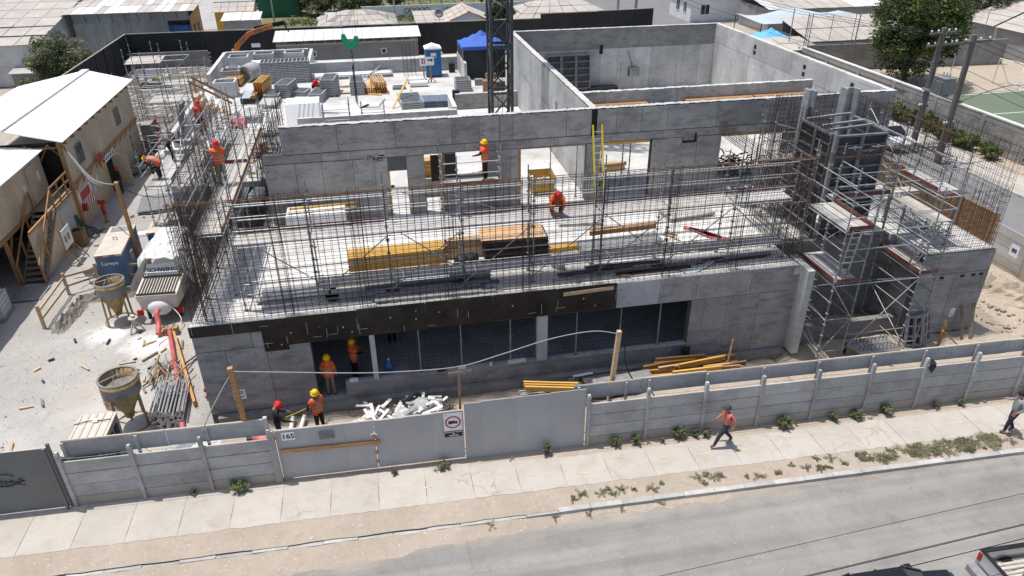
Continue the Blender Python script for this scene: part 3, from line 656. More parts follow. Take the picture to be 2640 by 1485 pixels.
# floors
bbox('floor_slab', 'slab_concrete', (-6.85, 22.0, 3.7), (15.5, YM, S))
bbox('floor_slab', 'slab_concrete', (15.5, 24.4, 3.7), (20.8, YM, S))
bbox('floor_slab', 'slab_concrete', (20.8, 22.0, 3.7), (24.05, YM, S))
bbox('floor_slab', 'slab_concrete', (-5.3, YM, 3.7), (24.35, 36, S))
bbox('floor_slab', 'slab_concrete', (-10.3, 36, 3.7), (24.35, 42, S))
bbox('floor_slab', 'slab_concrete', (-11.9, 42, 3.7), (24.35, 49.6, S))
bbox('floor_slab', 'slab_concrete', (-11.9, 49.6, 3.7), (9.3, 64.3, S))
bbox('ground_slab', 'concrete_floor', (-6.8, 22.35, -.1), (15.4, 30.1, .42))
# ground storey walls
FY = 22.0
bbox('footing', 'concrete_dark', (-6.6, 21.72, -.1), (15.3, FY-.002, .38))
bbox('wall', 'concrete_joint', (-6.85, FY, -.1), (-3.05, FY+.3, 3.7))
panels_y(FY, -6.85, -3.05, .40, 3.05, [.95, 1.35, 1.5]); panels_y(FY, -6.85, -3.05, 3.06, 3.68, [1.9, 1.9])
bbox('beam', 'concrete_joint', (-3.05, FY, 3.05), (11.15, FY+.3, 3.7))
bbox('wall', 'concrete_joint', (11.15, FY, -.1), (15.25, FY+.3, 3.7))
panels_y(FY, 11.15, 15.25, .40, 3.05, [.55, .95, 1.3, 1.3], gap=.012); panels_y(FY, 8.12, 9.8, 3.06, 4.12, [1.7], 'concrete_pale'); panels_y(FY, 9.8, 15.25, 3.06, 4.12, [1.5, 2.2, 1.8], gap=.012)
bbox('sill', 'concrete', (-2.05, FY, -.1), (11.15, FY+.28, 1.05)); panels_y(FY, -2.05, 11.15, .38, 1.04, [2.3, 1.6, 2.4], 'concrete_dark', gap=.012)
bbox('step', 'concrete', (-3.05, FY, -.1), (-2.05, FY+.4, .44))
bbox('column', 'concrete_room', (-1.02, FY+.06, 1.05), (-.84, FY+.26, 3.05)); bbox('column', 'concrete_room', (5.12, FY+.04, 1.05), (5.52, FY+.28, 3.05))
bbox('fin', 'concrete_room', (15.5, 21.45, .35), (15.78, 22.9, 4.1)); bbox('wall', 'concrete', (15.25, FY+.01, -.1), (15.5, 24.4, 3.99))
bbox('wall', 'concrete_dark', (-6.85, FY+.3, -.1), (-6.6, 36, 3.7)); bbox('wall', 'concrete_dark', (-11.9, 42.3, -.1), (-11.6, 64.3, 3.7)); bbox('wall', 'concrete_dark', (-10.3, 36, -.1), (-6.6, 36.3, 3.7)); bbox('wall', 'concrete_dark', (-10.3, 36.3, -.1), (-10.0, 42, 3.7)); bbox('wall', 'concrete_dark', (-11.9, 42, -.1), (-10.3, 42.3, 3.7))
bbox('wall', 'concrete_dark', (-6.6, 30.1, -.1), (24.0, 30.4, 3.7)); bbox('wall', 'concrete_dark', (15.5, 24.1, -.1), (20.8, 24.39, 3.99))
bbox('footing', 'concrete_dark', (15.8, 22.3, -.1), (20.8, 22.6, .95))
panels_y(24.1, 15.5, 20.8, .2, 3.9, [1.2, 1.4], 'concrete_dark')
# right block
bbox('wall', 'concrete_joint', (20.8, 21.9, -.1), (24.05, 22.2, 3.99)); bbox('wall', 'concrete', (20.8, 22.2, -.1), (21.05, 30, 3.69)); bbox('wall', 'concrete', (23.8, 22.2, -.1), (24.05, 30.1, 3.69))
panels_y(21.9, 20.8, 24.05, .2, 3.05, [1.7, 1.55]); panels_y(21.9, 20.8, 24.05, 3.06, 3.98, [3.3])
for x in (21.8, 22.75, 23.25, 23.62):
    b_ = B(MB().box(x, 21.878, 2.83, x+.2, 21.9, 2.95).build('pocket', 'black'))
# low upstand along the slab front
jwall('upstand', -6.85, FY+.001, 15.45, FY+.001, S, 4.1, .25, 'concrete', .025, .15)
# main wall of the upper storey
def mwseg(x0, x1, z0, z1, jag=0):
    if jag: jwall('wall', x0, YM, x1, YM, z0, z1, .3, 'concrete_joint', jag, .25)
    else: bbox('wall', 'concrete_joint', (x0, YM, z0), (x1, YM+.3, z1))
OPN = [(.29, 1.1, 4.0, 6.15), (1.87, 2.74, 4.0, 6.74), (3.25, 4.45, 5.6, 6.74), (6.05, 9.2, 4.0, 6.74), (9.85, 12.3, 4.0, 6.74), (15.7, 18.95, 4.0, 6.74)]
x = -4.83
for (a, b, z0, z1) in OPN:
    mwseg(x, a, S, 6.74)
    if z0 > 4.01: mwseg(a, b, S, z0)
    if z1 < 6.73: mwseg(a, b, z1, 6.74)
    x = b
mwseg(x, 24.05, S, 6.74)
mwseg(-4.83, 24.05, 6.74, 7.12); mwseg(-3.98, 24.05, 7.12, T, .035)
panels_y(YM, -3.98, 24.05, 7.13, T-.05, [2.3, 2.4, 2.4, 1.2, .9, .6, 2.4, 2.3, 1.2, 1.2, 2.4])
for (a, b) in ((-4.83, .29), (1.1, 1.87), (4.45, 6.05), (12.3, 13.75), (14.5, 15.7), (18.95, 24.05)): panels_y(YM, a, b, S+.01, 6.73, [1.25, 1.1, 1.3, .9])
panels_y(YM, 13.75, 14.5, S+.01, 6.45, [.9]); panels_y(YM, 2.74, 3.25, S+.01, 6.73, [.9]); panels_y(YM, 3.25, 4.45, S+.01, 5.58, [.9]); panels_y(YM, 9.2, 9.85, S+.01, 6.73, [.9])
panels_y(YM, -4.83, 24.05, 6.75, 7.11, [2.4, 1.2, 2.4, 1.3, 1.2, .6])
bbox('wall_pocket', 'black', (9.36, YM-.03, 7.1), (9.62, YM-.013, 8.27))
bbox('wall_pocket', 'concrete_dark', (13.82, YM-.018, 6.52), (14.42, YM-.0125, 6.86)); bbox('wall_pocket', 'black', (14.34, YM-.02, 6.5), (14.44, YM-.014, 6.9)); bbox('wall_pocket', 'black', (13.8, YM-.02, 6.46), (14.4, YM-.014, 6.56))
# broken-out patch of rubble, its shadows painted in as black strips
b_ = MB()
for i in range(60):
    a, r_ = rnd.uniform(0, 6.28), rnd.random()**.5; b_.ball((-.2+.48*r_*math.cos(a), YM-.012, 6.72+.2*r_*math.sin(a)), rnd.uniform(.02, .06), n=5, k=3, jit=.5)
B(b_.build('broken_patch', 'rubble')); b_ = MB()
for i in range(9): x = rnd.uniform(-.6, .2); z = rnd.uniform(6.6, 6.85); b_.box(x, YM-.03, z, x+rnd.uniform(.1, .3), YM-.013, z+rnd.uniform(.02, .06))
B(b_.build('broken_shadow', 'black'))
b_ = MB().box(2.76, YM-.02, 5.6, 3.24, YM-.0125, 6.7)
B(b_.build('tar_coat', 'steel_dark'))  # dark plate over the wall strip beside the window
# timber frames of openings
for (x0, x1, z0, z1, mt) in ((.29, .35, 4, 6.15, 'wood_yellow'), (.29, 1.1, 6.09, 6.15, 'wood_grey'), (6.05, 6.17, 4, 6.74, 'wood'), (6.17, 9.2, 6.66, 6.74, 'wood_grey'), (9.95, 12.2, 6.6, 6.72, 'wood_yellow'), (15.8, 18.9, 6.62, 6.73, 'wood'), (2.66, 2.74, 4, 6.7, 'wood')):
    bbox('timber_frame', mt, (x0+.001, YM+.02, z0), (x1-.001, YM+.22, z1-.001))
bbox('closing_panel', 'ply_dark', (2.15, YM+.22, 5.4), (2.65, YM+.28, 6.6))
# walled room
jwall('wall', 9.65, YM+.3, 9.65, 49.3, S, T, .3, 'concrete_dark', .03, .4)
jwall('wall', 9.35, 49.3, 24.35, 49.3, S, T, .3, 'concrete_dark', .02, .5)
jwall('wall', 24.35, YM, 24.35, 49.3, S, T, .3, 'concrete_room', .02, .5)
panels_x(9.35, YM+.35, 49.3, S+.02, 6.3, [1.2, 1.2, .6, 1.2]); panels_x(9.35, YM+.35, 49.3, 6.32, T-.1, [2.4, 2.4, 1.2])
panels_x(24.05, YM+.35, 49.3, S+.02, 7.1, [1.2, 1.2, 1.2, .9]); panels_x(24.05, YM+.35, 49.3, 7.12, T-.06, [4.8, 3.6])
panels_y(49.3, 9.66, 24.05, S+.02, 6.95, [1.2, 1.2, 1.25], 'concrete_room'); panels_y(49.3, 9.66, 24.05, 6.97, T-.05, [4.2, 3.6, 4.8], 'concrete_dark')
for y, z in ((33, 7.75), (33, 7.4), (37.5, 7.7), (37.5, 7.3), (43.3, 7.7), (43.3, 7.35), (33.4, 6.9)):
    bbox('pocket', 'black', (24.022, y, z), (24.05, y+.28, z+.22))
bbox('pocket', 'black', (15.6, 49.27, 6.6), (15.85, 49.3, 7.2)); bbox('pocket', 'concrete_dark', (9.32, 36.2, 5.4), (9.35, 36.6, 7.0))
for i in range(6): bbox('pocket', 'black', (9.322, 34.0+rnd.uniform(-.05, .05), 5.4+i*.35), (9.35, 34.2, 5.55+i*.35))
jwall('beam', 9.66, 33.0, 21.7, 33.0, 6.35, T-.02, .25, 'concrete', .03, .3)
panels_y(33.0, 9.66, 21.7, 6.37, T-.06, [1.2, 1.2, 2.4, .6, 1.2], 'concrete')
bbox('roof_strip', 'slab_concrete', (9.66, YM+.31, 7.38), (13.0, 32.98, 7.52)); bbox('roof_strip', 'slab_concrete', (14.4, YM+.31, 7.38), (21.7, 32.98, 7.52))
# rear parapets and low walls
jwall('parapet', -4.6, 58.4, 7.2, 58.4, S, 5.0, .25, 'concrete_room', .02, .5); panels_y(58.4, -4.6, 7.2, S+.02, 4.95, [1.2, 2.4], 'concrete_room')
jwall('parapet', -11.6, 64.0, -5.0, 64.0, S, 5.05, .25, 'concrete_room', .02, .5); jwall('parapet', -11.5, 56.0, -11.5, 64.0, S, 5.05, .25, 'concrete_room', .02, .5)
jwall('parapet', -4.6, 58.5, -4.6, 64, S, 5.05, .25, 'concrete_room', .02, .5)
jwall('parapet', -11.15, 42.4, -11.15, 51.5, S-.2, 4.95, .25, 'concrete_room', .02, .5)
jwall('low_wall', -4.6, 43.6, 4.9, 43.6, S, 4.9, .2, 'concrete', .02, .4); panels_y(43.6, -4.6, 4.9, S+.02, 4.85, [1.2, 1.2, .6])
jwall('low_wall', 5.2, 46.8, 9.3, 46.8, S, 5.0, .25, 'concrete', .02, .4); jwall('low_wall', 4.95, 43.9, 4.95, 46.9, S, 5.0, .25, 'concrete_room', .02, .4)
jwall('low_wall', 6.95, 54, 6.95, 58.4, S, 5.4, .2, 'render_white', .01, .5)
for (x, y, w, d, h) in ((-11.0, 61.2, 1.5, 1.3, 1.15), (-10.9, 59.0, 1.0, .8, .8), (-11.0, 57.3, 1.4, 1.2, .95), (-10.8, 54.8, 1.1, 1.0, .8), (-10.9, 53.2, 1.5, 1.2, 1.05)):
    b_ = MB(); w2 = .12
    b_.box(x, y, S, x+w, y+w2, S+h); b_.box(x, y+d-w2, S, x+w, y+d, S+h); b_.box(x, y+w2, S, x+w2, y+d-w2, S+h); b_.box(x+w-w2, y+w2, S, x+w, y+d-w2, S+h)
    B(b_.build('roof_duct', 'concrete_room'))
for (x, y) in ((-9.3, 64.3), (-6.9, 64.3)): bbox('roof_duct', 'concrete_room', (x, 62.9, S), (x+1.6, 63.9, S+1.0)); bbox('duct_mouth', 'black', (x+.15, 63.05, S+1.0), (x+1.45, 63.75, S+1.01))
# dark film-faced boards still clamped on the front
for i, (x0, x1, z0, z1) in enumerate(((-6.88, -4.6, 3.7, 4.1), (-4.58, -3.76, 2.84, 4.1), (-3.75, -2.4, 3.03, 4.12), (-2.38, -1.34, 3.03, 4.12), (-1.33, 1.03, 3.06, 4.16), (1.05, 3.44, 3.08, 4.17), (3.46, 5.82, 3.1, 4.17), (5.84, 8.09, 3.1, 4.16))):
    o = MB().box(x0, FY-.05, z0, x1, FY-.014, z1).build('formwork_board', 'ply_dark'); tag(o, '%s dark film-faced board clamped to the slab edge, counted from the pale concrete patch' % ('eighth seventh sixth fifth fourth third second first'.split()[i]), 'board', 'dark boards on the slab edge')
    for k_ in range(rnd.randint(1, 3)):
        px, pz = rnd.uniform(x0+.1, x1-.2), rnd.uniform(z0+.1, z1-.15); MB().box(px, FY-.056, pz, px+rnd.uniform(.02, .05), FY-.0505, pz+rnd.uniform(.02, .07)).build('tie_hole', 'red_paint' if rnd.random() < .4 else 'chalk', o)
    for k_ in range(3):
        px = rnd.choice((x0+.01, x1-.03, rnd.uniform(x0, x1-.3))); pz = rnd.uniform(z0, z0+.4); MB().box(px, FY-.054, pz, px+(.012 if k_ else .3), FY-.0502, pz+(rnd.uniform(.2, .5) if k_ else .012)).build('cement_streak', 'chalk', o)
tag(MB().beam((6.05, FY-.08, 3.93), (7.95, FY-.08, 4.0), .05, .13).build('timber_waler', 'wood_pale'), 'pale timber nailed on the last dark board of the slab edge', 'timber')
tag(MB().box(10.85, 21.68, .38, 11.2, 21.72, 1.12).build('leaning_board', 'ply_dark'), 'small dark board standing at the end of the long sill', 'board')
# ------------------------------------------------------------------ reinforcement
def bars(b_, lines, r, n=4):
    for p0, p1 in lines: b_.tube(p0, p1, r, n, cap=False)
def rebar_wall(label, p0, p1, z0, z1, sv=.2, sh=.2, gap=.16, r=.0072, rail=True, lean=.022, missing=0, cat='rebar', rust='rebar', name='rebar_cage', zj=.06):
    t = thing(name, label, cat, (p0[0], p0[1], z0)); t.rotation_euler = (0, 0, math.atan2(p1[1]-p0[1], p1[0]-p0[0]))
    Ln = math.hypot(p1[0]-p0[0], p1[1]-p0[1]); h = z1-z0
    for y in ((-gap/2, gap/2) if gap else (0,)):
        b_ = MB(); n = int(Ln/sv)
        for i in range(n+1):
            x = Ln*i/n+rnd.uniform(-.025, .025)
            if rnd.random() < missing: continue
            b_.path([(x, y, 0), (x+rnd.uniform(-lean, lean), y+rnd.uniform(-lean, lean), h*.5), (x+rnd.uniform(-lean, lean)*2, y+rnd.uniform(-lean, lean)*2, h+rnd.uniform(-zj, zj))], r, 4, cap=False)
        tag(b_.build('vertical_bars', rust, t), kind='stuff')
        b_ = MB(); n = int(h/sh)
        for i in range(1, n+1):
            z = h*i/n-.08+rnd.uniform(-.02, .02); m_ = max(1, int(Ln/3)); off = .013 if y > 0 else -.013
            b_.path([(Ln*j/m_+(rnd.uniform(-.1, .05) if j in (0, m_) else 0), y+off, z+rnd.uniform(-.015, .015)) for j in range(m_+1)], r, 4, cap=False)
        tag(b_.build('horizontal_bars', rust, t), kind='stuff')
    if rail:
        for dy in (-.07, .07):
            b_ = MB().path([(Ln*j/8, dy, h-.02+rnd.uniform(-.02, .02)) for j in range(9)], .014, 5); b_.build('top_bar', 'rebar_rust', t)
    if gap:
        b_ = MB(); 
        for i in range(int(Ln*h*1.2)):
            x, z = rnd.uniform(0, Ln), rnd.uniform(.2, h-.1); b_.tube((x, -gap/2, z), (x+rnd.uniform(-.03, .03), gap/2+.03, z), r*.8, 3, cap=False)
        tag(b_.build('tie_bars', rust, t), kind='stuff')
    return t
def beam_cage(label, p0, p1, w, h, sp=.15, r=.006, name='beam_cage'):
    t = thing(name, label, 'rebar', p0); d = V(*p1)-V(*p0); Ln = d.length; t.rotation_euler = d.to_track_quat('X', 'Z').to_euler()
    b_ = MB()
    for y in (-w/2, 0, w/2):
        for z in (-h/2, -h/6, h/6, h/2): b_.path([(Ln*j/6, y, z+rnd.uniform(-.012, .012)) for j in range(7)], r*1.3, 4)
    tag(b_.build('long_bars', 'rebar', t), kind='stuff'); b_ = MB()
    for i in range(int(Ln/sp)):
        x = i*sp+rnd.uniform(-.02, .02); b_.path([(x, -w/2, -h/2), (x, w/2, -h/2), (x, w/2, h/2), (x, -w/2, h/2), (x, -w/2, -h/2)], r, 4, cap=False)
    tag(b_.build('stirrups', 'rebar', t), kind='stuff'); return t
rebar_wall('long front rebar mat standing on the slab edge above the dark boards', (-6.7, 22.14), (15.4, 22.14), 4.05, 8.42, .23, .24, .15, r=.0068)
for x in (-6.3, -3.7, -1.1, 1.9, 4.6, 7.2, 9.9, 12.6):
    t = thing('rebar_column', 'slim upright rebar column cage tied into the long front mat', 'rebar', (x, 22.16, 4.02), 0, 'column cages in the front mat'); b_ = MB()
    for dx in (0, .28):
        for dy in (-.06, .1): b_.path([(dx, dy, 0), (dx+rnd.uniform(-.03, .03), dy, 2), (dx+rnd.uniform(-.06, .06), dy, 4.3+rnd.uniform(-.1, .2))], .012, 4)
    for k_ in range(26): z = .1+.16*k_; b_.path([(0, -.06, z), (.28, -.06, z), (.28, .1, z), (0, .1, z)], .006, 3, cap=False)
    tag(b_.build('bars', 'rebar', t), kind='stuff')
rebar_wall('rebar mat along the open left slab edge beside the concrete pump', (-6.72, 22.3), (-6.72, 30.0), 4.05, 7.9, .17, .18, .15)
rebar_wall('inner rebar mat doubling the left slab edge behind the pump', (-6.42, 22.4), (-6.42, 30.0), 4.05, 7.4, .2, .22, .1, lean=.04, rail=False)
for i, (z, y0, y1) in enumerate(((5.3, 30, 35.5), (6.1, 30.5, 36), (7.6, 29, 36))): beam_cage('flat rebar cage tied along the outside of the left scaffold', (-7.4-.1*i, y0, z), (-7.3-.1*i, y1, z+.1), .25, .2, .2)['group'] = 'rebar cages outside the left scaffold'
rebar_wall('rebar mat across the left slab corner before the floor hole', (-6.5, 29.8), (-3.2, 30.0), 4.0, 5.6, .2, .2, .12, lean=.05, rail=False)
rebar_wall('rebar mat of the left slab edge running back past the floor hole', (-6.75, 30.2), (-6.75, 36), 4.05, 7.2, .2, .2, .15, rail=False)
rebar_wall('tangled rebar mat tied in line with the left end of the main wall', (-5.15, 30.6), (-5.15, 41), 4.0, 7.1, .2, .22, .22, lean=.05, rail=False)
rebar_wall('short rebar mat projecting from the left end of the main wall', (-5.2, 30.36), (-3.95, 30.36), 7.1, 8.3, .2, .2, .16, rail=False)
rebar_wall('rebar mat with hooks at the back left of the slab near red pipes', (-9.3, 37.5), (-6.0, 42.5), 4.0, 6.6, .3, .3, 0, rail=False, lean=.05)
rebar_wall('rebar mat over the concrete fin at the slab corner', (15.55, 22.2), (15.55, 26.4), 4.0, 8.3, .18, .2, .2, rail=False, lean=.03)
beam_cage('beam reinforcement cage running from the main wall to the concrete fin', (15.62, 30.1, 7.1), (15.62, 22.3, 6.9), .24, .55, .14)
beam_cage('rebar beam cage laid along the top of the front right scaffold', (15.5, 22.12, 8.35), (20.6, 22.2, 8.45), .2, .3, .2)
beam_cage('ladder-like rebar cage hung outside the left scaffold', (-7.8, 27.5, 7.0), (-7.75, 34.0, 7.05), .3, .18, .25)
rebar_wall('rebar mat of the right wall seen against the side street', (22.0, 23.6), (22.0, 29.9), 4.0, 8.42, .26, .3, .1)
rebar_wall('rebar mat on the outer edge of the right block', (23.95, 22.1), (23.95, 30.0), 4.0, 8.2, .24, .3, .12, rail=False, lean=.03)
rebar_wall('rebar mat on the front edge of the right block', (20.95, 22.05), (23.9, 22.05), 4.0, 6.6, .2, .24, .12, rail=False, lean=.03, zj=.3)
rebar_wall('rebar mat at the back of the right block joining the room wall', (22.1, 29.9), (24.0, 29.9), 4.0, 7.9, .2, .24, .12, rail=False, lean=.03)
rebar_wall('rebar mat wrapping the left face of the tall steel formwork box', (17.2, 24.3), (17.2, 28.8), 4.0, 8.9, .16, .2, .16, r=.007, rail=False, lean=.03)
rebar_wall('rebar mat standing on the slab behind the tall formwork box', (17.3, 28.6), (20.2, 28.6), 4.0, 8.9, .2, .2, .1, rail=False)
beam_cage('square rebar column cage standing on the rear slab beside the portable toilet', (2.9, 57.0, 4.0), (2.9, 57.0, 6.4), 1.2, .9, .2)
# floor mesh inside the ground floor
b_ = MB(); 
for i in range(60): x = -3+i*.24; b_.tube((x, 22.5, .445), (x, 30, .445), .004, 3, cap=False)
for i in range(30): y = 22.5+i*.25; b_.tube((-6, y, .455), (15, y, .455), .004, 3, cap=False)
o = b_.build('floor_mesh', 'rebar'); tag(o, 'rebar mesh laid over the dark ground floor behind the long sill', 'rebar')
# ------------------------------------------------------------------ system scaffolds
def tb(name, p0, p1, r, mt, parent, n=6): return MB().tube(p0, p1, r, n).build(name, mt, parent)
def post_mesh(h, key={}):
    h = round(h, 2)
    if h not in key:
        b_ = MB().tube((0, 0, 0), (0, 0, h), .026, 7); z = .25
        while z < h-.05: b_.lathe((0, 0, z), [(.024, -.012), (.068, -.012), (.068, .012), (.024, .012)], 8, False); z += .5
        b_.box(-.07, -.07, 0, .07, .07, .012); key[h] = b_.mesh('post', 'galv_dull')
    return key[h]
def scaffold(label, xs, ys, z0, z1, ledg=(), decks=(), guard=(), braces=(), toe=(), name='scaffold', top=None, cross=True, topj=.5, plank='deck_steel', mt='galv'):
    t = thing(name, label, 'scaffold', (xs[0], ys[0], z0)); t_ = V(xs[0], ys[0], z0)
    def rel(p): return V(*p)-t_
    for x in xs:
        for y in ys:
            hh = (top if top else z1)+rnd.choice((0, 0, topj))-z0
            inst('post', post_mesh(hh), t, rel((x, y, z0)))
    for z in ledg:
        for y in ys:
            for a, b in zip(xs[:-1], xs[1:]): tb('ledger', rel((a, y, z)), rel((b, y, z)), .024, mt, t)
        if cross:
            for x in xs:
                for a, b in zip(ys[:-1], ys[1:]): tb('transom', rel((x, a, z)), rel((x, b, z)), .024, mt, t)
    for (axis, pos, z, i0, i1) in guard:
        if axis == 'x':
            for a, b in zip(xs[i0:i1], xs[i0+1:i1+1]): tb('guard_rail', rel((a, pos, z)), rel((b, pos, z)), .024, mt, t)
        else:
            for a, b in zip(ys[i0:i1], ys[i0+1:i1+1]): tb('guard_rail', rel((pos, a, z)), rel((pos, b, z)), .024, mt, t)
    for (axis, a0, a1, b0, b1, z) in decks:    # planks along axis
        n = max(1, round((b1-b0)/.32)); w = (b1-b0)/n
        for k_ in range(n):
            lo, hi = b0+k_*w+.012, b0+(k_+1)*w-.012; mb = MB()
            if axis == 'x': mb.box(a0+.03, lo, z, a1-.03, hi, z+.055)
            else: mb.box(lo, a0+.03, z, hi, a1-.03, z+.055)
            mb.v = [tuple(rel(v)) for v in mb.v]; mb.build('plank', plank if rnd.random() < .75 else 'deck_wood', t)
    for (p0, p1) in braces: tb('brace', rel(p0), rel(p1), .022, mt, t)
    for (p0, p1) in toe: MB().beam(rel(V(*p0)+V(0, 0, .08)), rel(V(*p1)+V(0, 0, .08)), .03, .15).build('toe_board', 'toe_board', t)
    return t
fx = [-5.14, -2.6, -.03, 2.58, 5.15, 7.72, 10.28, 12.87, 15.2]; D = 6.45
scaffold('long scaffold standing on the slab directly behind the front rebar mat', fx, [22.95, 23.9], S, 8.25, (4.6, 6.4), [('x', a, b, 22.97, 23.88, D) for a, b in zip(fx[:-1], fx[1:])]+[('x', a, b, 22.97, 23.62, 4.63) for a, b in zip(fx[1:-1], fx[2:])],
         [('x', y, z, 0, 8) for y in (22.95, 23.9) for z in (7.0, 7.5)]+[('x', 22.95, 5.5, 0, 8), ('x', 23.9, 5.5, 3, 8), ('x', 22.95, 5.0, 0, 5), ('x', 22.95, 7.95, 0, 8)], [((a, 23.95, 6.4), (b, 23.95, S+.3)) for a, b in ((fx[0], fx[1]), (fx[2], fx[3]), (fx[5], fx[6]), (fx[7], fx[8]))]+[((a, 22.92, S+.3), (b, 22.92, 6.4)) for a, b in ((fx[1], fx[2]), (fx[2], fx[3]), (fx[3], fx[4]), (fx[4], fx[5]), (fx[5], fx[6]), (fx[6], fx[7]))],
         [((a+.05, 23.93, D+.05), (b-.05, 23.93, D+.05)) for i, (a, b) in enumerate(zip(fx[:-1], fx[1:])) if i != 2])
ly = [24.1, 26.5, 29.07, 31.6, 34.2, 36.6]
scaffold('scaffold running back along the left slab edge with a white deck', [-6.62, -5.62], ly, S-.001, 8.2, (6.4,), [('y', a, b, -6.6, -5.64, D) for a, b in zip(ly[:-1], ly[1:])],
         [('y', x, z, 0, 5) for x in (-6.62, -5.62) for z in (7.0, 7.5)], [((-5.6, 26.5, S+.2), (-5.6, 29.07, 6.4)), ((-5.6, 31.6, S+.2), (-5.6, 34.2, 6.4)), ((-6.6, 24.1, 4.3), (-5.64, 24.1, 6.3))],
         [((-5.6, a+.05, D+.05), (-5.6, b-.05, D+.05)) for a, b in zip(ly[:-1], ly[1:])]+[((-6.58, 31.5, D+.05), (-5.66, 31.5, D+.05))], plank='deck_wood')
oy = [32.6, 35.1, 37.6, 40.1]
scaffold('outer scaffold in the yard against the left wing with bare tubes', [-8.4, -7.6], oy, G, 7.3, (2.2, 4.2, 6.0), [('y', oy[1], oy[2], -8.38, -7.62, 4.1), ('y', oy[2], oy[3], -8.38, -7.62, 4.1)],
         [('y', x, z, 0, 3) for x in (-8.4,) for z in (6.7, 7.2)], [((-8.42, oy[i], G+.2), (-8.42, oy[i+1], 2.1)) for i in (0, 2)])
hy = [36.7, 39.2, 41.7]
scaffold('yard scaffold with plank deck where two workers lean beside the left parapet', [-11.7, -10.65], hy, G, 5.7, (1.8, 3.7), [('y', a, b, -11.68, -10.67, 3.8) for a, b in zip(hy[:-1], hy[1:])], [('y', -11.7, z, 0, 2) for z in (4.4, 4.9)], [((-11.72, 36.7, .4), (-11.72, 39.2, 3.6)), ((-11.72, 41.7, .4), (-11.72, 39.2, 3.6))])
scaffold('tube scaffold leaning over the left slab edge past the white deck', [-9.9, -8.9], [36.4, 38.9, 41.4], S, 6.9, (4.6, 5.4, 6.2), (), [('y', -9.9, 6.7, 0, 2)], [((-9.9, 36.4, 4.2), (-9.9, 38.9, 6.2)), ((-8.9, 38.9, 6.2), (-8.9, 41.4, 4.2))])
wy = [39.0, 41.5, 44.0]
scaffold('narrow scaffold by the wooden steps where a worker in red stands', [-9.6, -8.6], wy, S, 7.0, (5.3,), [('y', wy[0], wy[1], -9.58, -8.62, 5.35), ('y', wy[1], wy[2], -9.58, -8.62, 5.35)], [('y', -9.6, 6.3, 0, 2), ('y', -8.6, 6.3, 0, 2)], plank='deck_wood')
scaffold('small scaffold against the main wall where the worker with yellow helmet stands', [2.5, 5.07], [29.2, 29.93], S, 7.3, (5.5,), [('x', 2.5, 5.07, 29.22, 29.9, 5.55)], [('x', 29.2, 6.1, 0, 1), ('x', 29.2, 6.6, 0, 1), ('y', 2.5, 6.1, 0, 1), ('y', 2.5, 6.6, 0, 1), ('y', 5.07, 6.1, 0, 1), ('y', 5.07, 6.6, 0, 1)],
         [((2.5, 29.15, 5.4), (5.07, 29.15, 4.3))], [((2.55, 29.17, 5.6), (5.0, 29.17, 5.6)), ((5.1, 29.25, 5.6), (5.1, 29.9, 5.6)), ((2.47, 29.25, 5.6), (2.47, 29.9, 5.6))])
scaffold('scaffold on the slab between the main wall and the rebar beam cage', [16.3, 18.8], [26.8, 27.9], S, 8.6, (4.6, 6.3, 7.4), [('x', 16.3, 18.8, 26.82, 27.88, 6.4)], [('x', 26.8, 7.0, 0, 1)], [((16.3, 26.8, 8.2), (18.8, 26.8, 7.4))], [((16.35, 26.77, 6.45), (18.75, 26.77, 6.45))])
lev = (.6, 2.1, 3.6, 5.8)
A_ = scaffold('front right scaffold tower in the recess beside the concrete fin', [16.35, 17.42], [21.0, 23.57], G, 8.3, lev, [('y', 21.0, 23.57, 16.37, 17.4, 5.87), ('y', 21.0, 23.57, 16.37, 17.4, 3.7)],
         [('y', x, z, 0, 1) for x in (16.35, 17.42) for z in (2.9, 4.6, 5.1, 6.4, 6.9, 7.6)]+[('x', 21.0, z, 0, 1) for z in (4.6, 5.1, 6.4, 6.9)], [((16.3, 21.0, .7), (16.3, 23.57, 2.1)), ((16.35, 20.97, .6), (17.42, 20.97, 2.1)), ((17.42, 20.97, 2.1), (16.35, 20.97, 3.6)), ((17.45, 21, 2.1), (17.45, 23.57, .6))],
         [((17.45, 21.05, 5.92), (17.45, 23.5, 5.92)), ((16.4, 20.97, 5.92), (17.4, 20.97, 5.92)), ((16.32, 21.05, 3.75), (16.32, 23.5, 3.75)), ((16.4, 20.97, 3.75), (17.4, 20.97, 3.75))])
B_ = scaffold('front right scaffold tower against the corner of the right block', [19.99, 20.72], [21.0, 23.57], G, 7.3, (.6, 2.1, 3.6, 5.8), [('y', 21.0, 23.57, 20.0, 20.7, 5.87), ('y', 21.0, 23.57, 20.0, 20.7, 3.7)],
         [('y', x, z, 0, 1) for x in (19.99, 20.72) for z in (2.9, 4.6, 5.1, 6.4, 6.9)]+[('x', 21.0, z, 0, 1) for z in (4.6, 5.1, 6.4, 6.9)], [((20, 21, .7), (20, 23.57, 2.1)), ((20, 23.57, 2.1), (20, 21, 3.6))],
         [((19.96, 21.05, 3.75), (19.96, 23.5, 3.75)), ((20.0, 20.97, 3.75), (20.7, 20.97, 3.75))])
for z in (1.3, 3.6, 5.8, 5.1): tb('ledger', V(17.42, 21.0, z)-V(16.35, 21, G), V(19.99, 21.0, z)-V(16.35, 21, G), .024, 'galv', A_)
for z in (2.1, 5.8): tb('ledger', V(17.42, 23.57, z)-V(16.35, 21, G), V(19.99, 23.57, z)-V(16.35, 21, G), .024, 'galv', A_)
